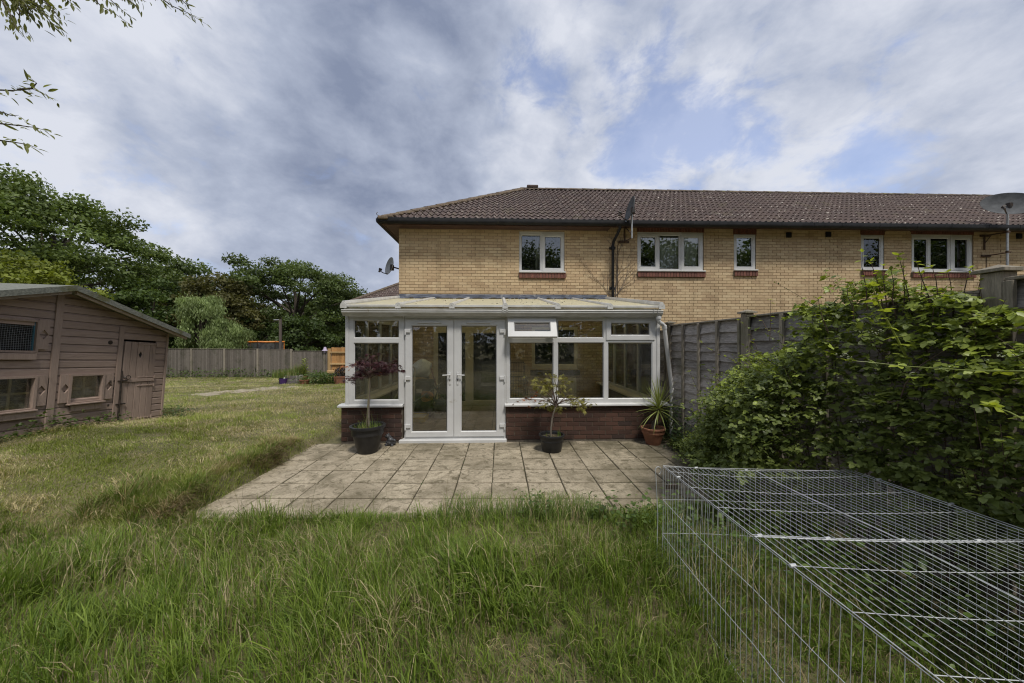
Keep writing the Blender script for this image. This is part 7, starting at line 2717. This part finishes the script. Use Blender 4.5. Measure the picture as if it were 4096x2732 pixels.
rng = np.random.default_rng(101)
def clusters(ncl, per, rlo, rhi, ylo, yhi, rng, umin=.35):
    C = thicket(ncl, rng, ylo, yhi, umin)
    C[:, 0] += rng.normal(0, .05, len(C)); C[:, 2] += np.abs(rng.normal(0, .07, len(C))) * (C[:, 2] / ztop(C[:, 1]))
    r = rng.uniform(rlo, rhi, len(C))
    m = rng.poisson(per * (r / rhi) ** 2 + 3)
    ix = np.repeat(np.arange(len(C)), m)
    d = unit(rng, len(ix)); d[:, 2] = np.abs(d[:, 2]) * .8 - .15
    P = C[ix] + d * r[ix][:, None] * np.array([1, 1.15, .6])
    P[:, 0] = np.minimum(P[:, 0], 2.985)
    P[:, 2] = np.maximum(P[:, 2], .02)
    ok = ~((P[:, 1] < 2.52) & (P[:, 0] < 2.62) & (P[:, 2] < .84))
    return P[ok]


P = np.concatenate([clusters(640, 48, .05, .16, .95, 4.6, rng), thicket(9000, rng, .95, 4.6, 0.0), thicket(4500, rng, 2.5, 3.8, 0.0)])
C = thicket(110, rng, 1.5, 4.6, .9)
C[:, 0] = np.maximum(C[:, 0] - rng.uniform(.03, .16, len(C)), np.where(C[:, 1] < 2.55, 2.5, 1.8)); C[:, 2] += rng.uniform(-.02, .22, len(C)) * (C[:, 2] / ztop(C[:, 1])) ** 2
C = C[~((C[:, 1] < 2.6) & (C[:, 0] < 2.7) & (C[:, 2] < .95))]
ixc = np.repeat(np.arange(len(C)), 9)
k9 = np.tile(np.arange(9), len(C))[:, None] / 9
dirc = unit(rng, len(C)) * np.array([.5, 1, .5]) + np.array([-.3, 0, .55])
Pc = C[ixc] + dirc[ixc] * (k9 - .4) * .24 + rng.normal(0, .018, (len(ixc), 3))
Pc = Pc[~((Pc[:, 1] < 2.6) & (Pc[:, 0] < 2.66) & (Pc[:, 2] < .9))]
P = np.concatenate([P, Pc])
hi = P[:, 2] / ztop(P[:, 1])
trifoliate(P, rng, (.012 + .042 * rng.random(len(P)) ** 1.6) * np.interp(P[:, 1], [1, 3, 5], [1.15, 1.0, .8]), (.078, .108, .026), (.215, .258, .064), 'foliage', BR, tilt=.42, bright=np.clip((hi - .58) * 2.0, 0, .75))  # more bright leaves towards the top: light from above put into the colour
# small-leaved shrub mixed in on the left part
P = np.concatenate([clusters(260, 60, .04, .13, 3.2, 5.45, rng, .2), thicket(2000, rng, 3.2, 5.4, 0.0)])
n = len(P)
D = unit(rng, n); D[:, 0] -= .5; N = unit(rng, n) * .6 + np.array([-.2, 0, 1.0])
L = rng.uniform(.018, .036, n); t = rng.random((n, 1))
leaves(P, D, N, L, L * .6, np.array((.080, .112, .026)) * (1 - t) + np.array((.205, .250, .060)) * t, 'small_foliage', MAT['bramble'], BR)

# leaves near enough to pick apart: one object each, up to the cap; the rest are joined
SOLO = {}; REST = {}


def leaf_inst(me, parent, M):
    k = parent.name
    SOLO[k] = SOLO.get(k, 0) + 1
    if SOLO[k] <= 290:
        return inst('leaf', me, parent, M)
    REST.setdefault((k, me.materials[0].name), []).append((me, M.copy()))


def flush_leaves(parent):
    for (k, mn), lst in list(REST.items()):
        if k != parent.name: continue
        mb = MB()
        for me, M in lst:
            mb.add([M @ v.co for v in me.vertices], [list(q.vertices) for q in me.polygons])
        mb.obj('more_leaves', bpy.data.materials[mn], parent, kind='stuff')



def tri_mesh(mat, L, seed):
    rr = random.Random(seed)
    mb = MB()
    for ang, sc in ((0, 1.0), (1.25, .84), (-1.25, .84)):
        l = L * sc; w = l * .36
        R2 = Matrix.Rotation(-ang, 4, 'Z') @ Matrix.Rotation(rr.uniform(-.25, .05), 4, 'X')
        off = Vector((0, L * .15 if ang == 0 else 0, 0))
        ks = [0, .12, .3, .5, .7, .87, 1.0]; ws = [0, .62, .97, 1.0, .72, .36, 0]
        vs = []
        for k, ww in zip(ks, ws):
            dr = -.10 * l * k * k
            vs += [R2 @ Vector((-w * ww, l * k, dr + .10 * w * ww)) + off, R2 @ Vector((0, l * k, dr - .12 * w * (1 if 0 < ww else 0))) + off, R2 @ Vector((w * ww, l * k, dr + .10 * w * ww)) + off]
        fs = []
        for i in range(6):
            a = 3 * i
            fs += [(a, a + 1, a + 4, a + 3), (a + 1, a + 2, a + 5, a + 4)]
        mb.add(vs, fs)
    mb.tube([(0, 0, 0), (0, -L * .6, -.01)], .0012, 3, False)
    return mb.mesh('leaf', mat)


def oval_mesh(mat, L, wd=.42, curl=.15):
    mb = MB(); vs = []; fs = []
    ks = [0, .15, .35, .6, .82, 1.0]; ws = [0, .6, 1.0, .92, .5, 0]
    w = L * wd / 2
    for k, ww in zip(ks, ws):
        dr = -curl * L * k * k
        vs += [(-w * ww, L * k, dr + .2 * w * ww), (0, L * k, dr - .15 * w * ww), (w * ww, L * k, dr + .2 * w * ww)]
    for i in range(5):
        a = 3 * i
        fs += [(a, a + 1, a + 4, a + 3), (a + 1, a + 2, a + 5, a + 4)]
    mb.add(vs, fs)
    return mb.mesh('leaf', mat)


rr = random.Random(31)
TM = [tri_mesh(MAT['brambles'], .048, 1), tri_mesh(MAT['brambles'], .040, 2), tri_mesh(MAT['brambles'], .056, 3)]
TB = [tri_mesh(MAT['brightleaf'], .052, 4), tri_mesh(MAT['brightleaf'], .060, 5)]
OM = [oval_mesh(MAT['brightleaf'], .055), oval_mesh(MAT['brightleaf'], .045, .5), oval_mesh(MAT['brambles'], .06, .48)]
P = thicket(110, rng, 1.2, 3.2)
for p in P:
    pv = Vector(p) + Vector((-.05, -.02, .02))
    if pv.y < 2.52 and pv.x < 2.6 and pv.z < .85: continue
    M = Matrix.Translation(pv) @ Matrix.Rotation(math.radians(90) + rr.uniform(-.9, .9), 4, 'Z') @ Matrix.Rotation(rr.uniform(-.7, .35), 4, 'X') @ Matrix.Rotation(rr.uniform(-.5, .5), 4, 'Y')
    leaf_inst(rr.choice(TM), BR, M)


def cane_path(name, pts, r, mat, leaf_meshes, step, upright=False, seed=1, parent=BR):
    rq = random.Random(seed)
    pts = [Vector(p) for p in pts]
    MB().tube(pts, [r * (1 - .65 * i / (len(pts) - 1)) for i in range(len(pts))], 6).obj(name, mat, parent, True)
    L_ = 0; side = 1
    for i in range(len(pts) - 1):
        a, b = pts[i], pts[i + 1]; d = b - a; m = max(1, int(d.length / step))
        for k in range(m):
            p = a.lerp(b, (k + rq.random()) / m)
            side = -side
            dd = d.normalized()
            az_ = math.atan2(dd.y, dd.x) - math.pi / 2 + side * rq.uniform(.6, 1.4) if not upright else rq.uniform(0, 6.28)
            M = Matrix.Translation(p) @ Matrix.Rotation(az_, 4, 'Z') @ Matrix.Rotation(rq.uniform(-.2, .6), 4, 'X') @ Matrix.Rotation(rq.uniform(-.4, .4), 4, 'Y') @ Matrix.Scale(rq.uniform(.7, 1.15), 4)
            leaf_inst(rq.choice(leaf_meshes), parent, M)
    # tip rosette
    for k in range(3):
        M = Matrix.Translation(pts[-1]) @ Matrix.Rotation(k * 2.1 + rq.random(), 4, 'Z') @ Matrix.Rotation(rq.uniform(.2, .9), 4, 'X') @ Matrix.Scale(.7, 4)
        leaf_inst(rq.choice(leaf_meshes), parent, M)


zr = lambda x, y, Y: onY(3300 + x / 2.24, 1000 + y / 2.24, Y)
cane_path('cane', [zr(730, 960, 2.15), zr(650, 800, 2.12), zr(540, 600, 2.08), zr(470, 450, 2.05), zr(420, 320, 2.02)], .007, MAT['yucca'], TB, .06, seed=1)
cane_path('cane', [zr(1783, 1085, 1.6), zr(1400, 1085, 1.75), zr(1000, 1060, 1.9), zr(700, 1040, 2.0), zr(400, 1005, 2.1), zr(210, 990, 2.15)], .005, MAT['yucca'], TM[:2] + TB[:1], .07, seed=2)
cane_path('cane', [zr(640, 1440, 2.2), zr(720, 1200, 2.15), zr(860, 1030, 2.1), zr(1100, 880, 2.0), zr(1270, 790, 1.95)], .005, MAT['twig'], OM, .06, seed=3)
cane_path('cane', [zr(1783, 1520, 1.45), zr(1650, 1450, 1.5), zr(1500, 1400, 1.55)], .004, MAT['yucca'], TB, .05, seed=4)
for i, (x0_, y0_, x1_, y1_) in enumerate(((780, 460, 660, 50), (380, 420, 335, 20), (520, 430, 410, 100), (960, 480, 820, 110), (1040, 520, 960, 150), (700, 480, 700, 90), (1240, 420, 1310, 160), (1150, 480, 1100, 200), (560, 420, 520, 140), (1430, 760, 1390, 350), (260, 500, 200, 340), (30, 620, -60, 440), (1640, 900, 1690, 740), (1330, 500, 1400, 240), (870, 520, 870, 210), (640, 500, 590, 180))):
    Yq = 2.25 + .25 * (1 - x0_ / 900) if x0_ < 900 else 2.25 - .28 * (x0_ - 900) / 700
    a, b = zr(x0_, y0_ + 120, Yq), zr(x1_, y1_, Yq - .03)
    cane_path('shoot', [a, a.lerp(b, .4) + Vector((R.uniform(-.02, .02), 0, 0)), a.lerp(b, .75) + Vector((R.uniform(-.015, .015), 0, 0)), b], .004, MAT['twig'], OM, .035, True, 40 + i)
# left arching twigs in front of the fence panels
zf = lambda x, y, Y: onY(2620 + x / 3.267, 1180 + y / 3.267, Y)
for i, pts in enumerate((((1200, 960, 3.9), (1000, 840, 4.0), (800, 760, 4.1), (600, 610, 4.2)), ((720, 1560, 4.6), (600, 1330, 4.6), (520, 1160, 4.65), (450, 1000, 4.65)), ((800, 1500, 4.5), (750, 1250, 4.5), (740, 1100, 4.5), (775, 960, 4.5)), ((1400, 950, 3.7), (1330, 700, 3.75), (1200, 400, 3.85), (1090, 330, 3.9)), ((1500, 600, 3.6), (1510, 300, 3.6), (1510, 60, 3.6)), ((1480, 480, 3.6), (1400, 330, 3.65), (1300, 280, 3.7)))):
    cane_path('shoot', [zf(*q) for q in pts], .004, MAT['twig'], OM[:2] + OM[1:2], .05, False, 60 + i)
# loose arching sprays that break up the outline
rs = np.random.default_rng(404)
C = thicket(230, rs, 1.55, 4.9, .95)
C = C[(C[:, 2] > .25)]
Pl, Dl, Nl, Ll, Cl = [], [], [], [], []
tw = MB()
for c in C:
    up = c[2] / float(ztop(c[1]))
    d = np.array([-rs.uniform(.15, .7), rs.normal(.15, .55), rs.uniform(.1, .6) + .7 * up])
    d /= np.linalg.norm(d)
    Ls = rs.uniform(.18, .46) * (1.15 if up > .75 else .8)
    pts = [Vector(c) + Vector((.06, 0, -.06))]
    for k in range(5):
        d = d + np.array([rs.normal(0, .12), rs.normal(0, .12), -.10]); d /= np.linalg.norm(d)
        pts.append(pts[-1] + Vector(d) * Ls / 5)
    if any(q.y < 2.6 and q.x < 2.6 and q.z < .95 for q in pts): continue
    if any(q.x > 2.98 for q in pts): continue
    tw.tube(pts, [.0026, .0024, .002, .0016, .0012, .0008], 4)
    small = rs.random() < .5
    br = rs.random() < .25 + .6 * max(0, up - .6)  # higher sprays get the brighter, lit-from-above leaf colour more often
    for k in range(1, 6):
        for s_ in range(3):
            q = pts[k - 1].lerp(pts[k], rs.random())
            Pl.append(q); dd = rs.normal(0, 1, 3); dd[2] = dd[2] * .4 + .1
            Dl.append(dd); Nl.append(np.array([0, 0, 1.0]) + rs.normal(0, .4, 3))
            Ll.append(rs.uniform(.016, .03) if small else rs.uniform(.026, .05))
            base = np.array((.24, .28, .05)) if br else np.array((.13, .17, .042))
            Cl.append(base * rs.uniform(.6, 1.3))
tw.obj('sprays', MAT['twig'], BR, kind='stuff')
Ll = np.array(Ll)
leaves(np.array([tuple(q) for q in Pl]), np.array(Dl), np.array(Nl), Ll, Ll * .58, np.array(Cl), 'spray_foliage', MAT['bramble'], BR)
# stems inside the thicket
sm = MB(); rq = random.Random(8)
for i in range(70):
    Y = rq.uniform(1.1, 5.0); tp_ = float(ztop(Y)) * rq.uniform(.6, .95); w_ = float(wid(Y))
    x = 2.95 - rq.uniform(.05, .5) * w_
    if Y < 2.5: x = max(x, 2.8)
    q = [Vector((x, Y, 0))]
    for k in range(4):
        q.append(q[-1] + Vector((rq.uniform(-.06, .06) - (.02 if k > 1 else 0), rq.uniform(-.1, .1), tp_ / 4)))
    for e in q: e.x = min(e.x, 2.99)
    sm.tube(q, [.004, .0035, .003, .0022, .0015], 5)
sm.obj('stems', MAT['twig'], BR, kind='stuff')
# flower clusters
fm = MB(); 
for (x, y, Yq, nn) in ((990, 560, 2.2, 34), (460, 735, 2.3, 14), (180, 950, 2.4, 22), (1640, 935, 1.75, 20), (130, 1140, 2.5, 12), (320, 1530, 2.3, 10), (330, 760, 2.4, 10)):
    c_ = zr(x, y, Yq)
    for k in range(nn):
        p = c_ + Vector((rq.gauss(0, .022), rq.gauss(0, .02), rq.gauss(0, .012)))
        r_ = rq.uniform(.003, .006)
        fm.lathe([(0.0005, -r_), (r_, 0), (0.0005, r_)], 5, p)
fm.obj('blossom', MAT['flower'], BR, kind='stuff')
# ivy in the corner behind the yucca
weeds('corner_ivy', 'dark ivy filling the corner between the yucca pot and the fence', [(2.86, 5.9, 1.4), (2.92, 5.6, 1.6), (2.85, 5.35, 1.3), (2.9, 5.1, 1.3), (2.75, 5.85, .9), (2.95, 5.75, 1.8), (2.80, 5.2, 1.0)], 12, (.025, .045, .015), (.06, .095, .03), .03, .06, .07, .42, 110)
weeds('pen_weeds', 'leafy weeds and bramble seedlings growing inside the back of the wire pen', [(1.35, 2.75, 1.2), (1.6, 2.8, 1.5), (1.9, 2.7, 1.5), (1.5, 2.45, 1.1), (1.9, 2.3, 1.4), (2.2, 2.3, 1.6), (2.3, 2.0, 1.6), (2.4, 1.7, 1.6), (2.1, 1.9, 1.2), (1.15, 3.0, .7), (1.3, 3.15, .9)], 13, (.055, .095, .02), (.12, .175, .04), .025, .055, .12, .30, 90)

# ---------------------------------------------------------------- overhanging branches from a tree at the left
OT = empty('overhanging_tree', (-6.3, 1.4, zgs(-6.3, 1.4)), 'garden tree whose leafy twigs hang into the sky at the upper left', 'tree')
zb_ = zgs(-6.3, 1.4) - .1
MB().tube([(-6.3, 1.4, zb_), (-6.25, 1.45, 1.5), (-6.1, 1.7, 3.2), (-5.8, 2.2, 4.6), (-5.5, 2.6, 5.6)], [.16, .14, .11, .08, .04], 8).obj('trunk', MAT['bark'], OT, True)
PM = [oval_mesh(MAT['plumleaf'], .075, .30, .2), oval_mesh(MAT['plumleaf'], .060, .32, .3), oval_mesh(MAT['plumleaf'], .085, .26, .1)]
zo = lambda x, y, Y: onY(x / 2.529, y / 2.529, Y)
rq = random.Random(17)
sprigs = [
    [(-200, 880, 3.0), (0, 910, 3.0), (130, 915, 3.0), (330, 900, 3.0), (520, 990, 3.02)],
    [(180, 905, 3.0), (330, 890, 3.0), (370, 840, 3.0), (310, 790, 3.0)],
    [(-200, 1180, 3.0), (0, 1250, 3.0), (200, 1270, 3.0), (360, 1290, 3.0), (490, 1330, 3.0)],
    [(-150, 1080, 3.1), (0, 1130, 3.1), (120, 1170, 3.1), (190, 1165, 3.1)],
    [(-200, 1380, 3.0), (0, 1420, 3.0), (150, 1440, 3.0), (270, 1460, 3.0), (380, 1500, 3.0)],
    [(-200, -250, 3.2), (20, 0, 3.1), (110, 150, 3.1), (160, 280, 3.1), (230, 370, 3.1)],
    [(-100, -200, 3.2), (120, -30, 3.2), (200, 120, 3.2), (190, 230, 3.2), (240, 300, 3.2)],
    [(150, -250, 3.3), (330, 20, 3.2), (430, 130, 3.2), (510, 220, 3.2), (630, 310, 3.2)],
    [(250, -250, 3.3), (430, -10, 3.2), (540, 100, 3.2), (600, 190, 3.2)],
    [(100, -150, 3.3), (260, 60, 3.25), (300, 160, 3.25), (380, 250, 3.25)],
    [(0, -100, 3.3), (250, 10, 3.3), (420, 60, 3.3), (560, 60, 3.3)],
    [(50, -120, 3.15), (200, 40, 3.15), (330, 90, 3.15), (420, 120, 3.15)],
    [(500, -350, 3.4), (640, -60, 3.3), (700, 20, 3.3), (770, 60, 3.3)],
    [(700, -350, 3.4), (900, -60, 3.3), (1020, 60, 3.3), (1150, 130, 3.3), (1320, 250, 3.3)],
    [(900, -350, 3.5), (1080, -40, 3.4), (1180, 60, 3.4), (1300, 150, 3.4)],
    [(1050, -350, 3.5), (1250, -40, 3.4), (1380, 60, 3.4), (1400, 100, 3.4)],
    [(1150, -350, 3.5), (1330, -60, 3.45), (1480, 20, 3.45)],
    [(1350, -350, 3.6), (1600, -40, 3.5), (1740, 60, 3.5), (1900, 130, 3.5), (2080, 240, 3.5)],
    [(1500, -300, 3.6), (1800, -40, 3.5), (1880, 40, 3.5), (1910, -10, 3.5)],
]
for i, s_ in enumerate(sprigs):
    pts = [zo(*q) for q in s_]
    MB().tube(pts, [.008 - .0068 * k / (len(pts) - 1) for k in range(len(pts))], 5).obj('branch', MAT['bark'], OT, True)
    tot = sum((pts[k + 1] - pts[k]).length for k in range(len(pts) - 1))
    for k in range(len(pts) - 1):
        if k == 0 and s_[0][1] < -100: rngk = (.6, 1)
        else: rngk = (0, 1)
        d = pts[k + 1] - pts[k]
        m = max(3, int(d.length / (.010 if i in (5, 6, 7, 8, 9, 10, 11) else .016)))
        for j in range(m):
            t_ = rngk[0] + (rngk[1] - rngk[0]) * rq.random()
            p = pts[k].lerp(pts[k + 1], t_) + Vector((rq.gauss(0, .012), rq.gauss(0, .04), rq.gauss(0, .012)))
            q_ = (d.normalized() + Vector((rq.uniform(-.7, .7), rq.uniform(-.7, .7), rq.uniform(-.9, .45)))).to_track_quat('Y', 'Z').to_matrix().to_4x4()
            leaf_inst(rq.choice(PM), OT, Matrix.Translation(p) @ q_ @ Matrix.Rotation(rq.uniform(-.8, .8), 4, 'Y') @ Matrix.Scale(rq.uniform(.6, 1.1), 4))
# boughs joining the sprigs to the trunk
for i in (0, 2, 5, 7, 13, 17):
    p = zo(*sprigs[i][0])
    t0 = Vector((-6.1, 1.7, 3.2)) if p.z < 4 else Vector((-5.8, 2.2, 4.6))
    MB().tube([t0, t0.lerp(p, .5) + Vector((0, 0, .25)), p], [.035, .02, .008], 6).obj('bough', MAT['bark'], OT, True)

flush_leaves(BR)
flush_leaves(OT)
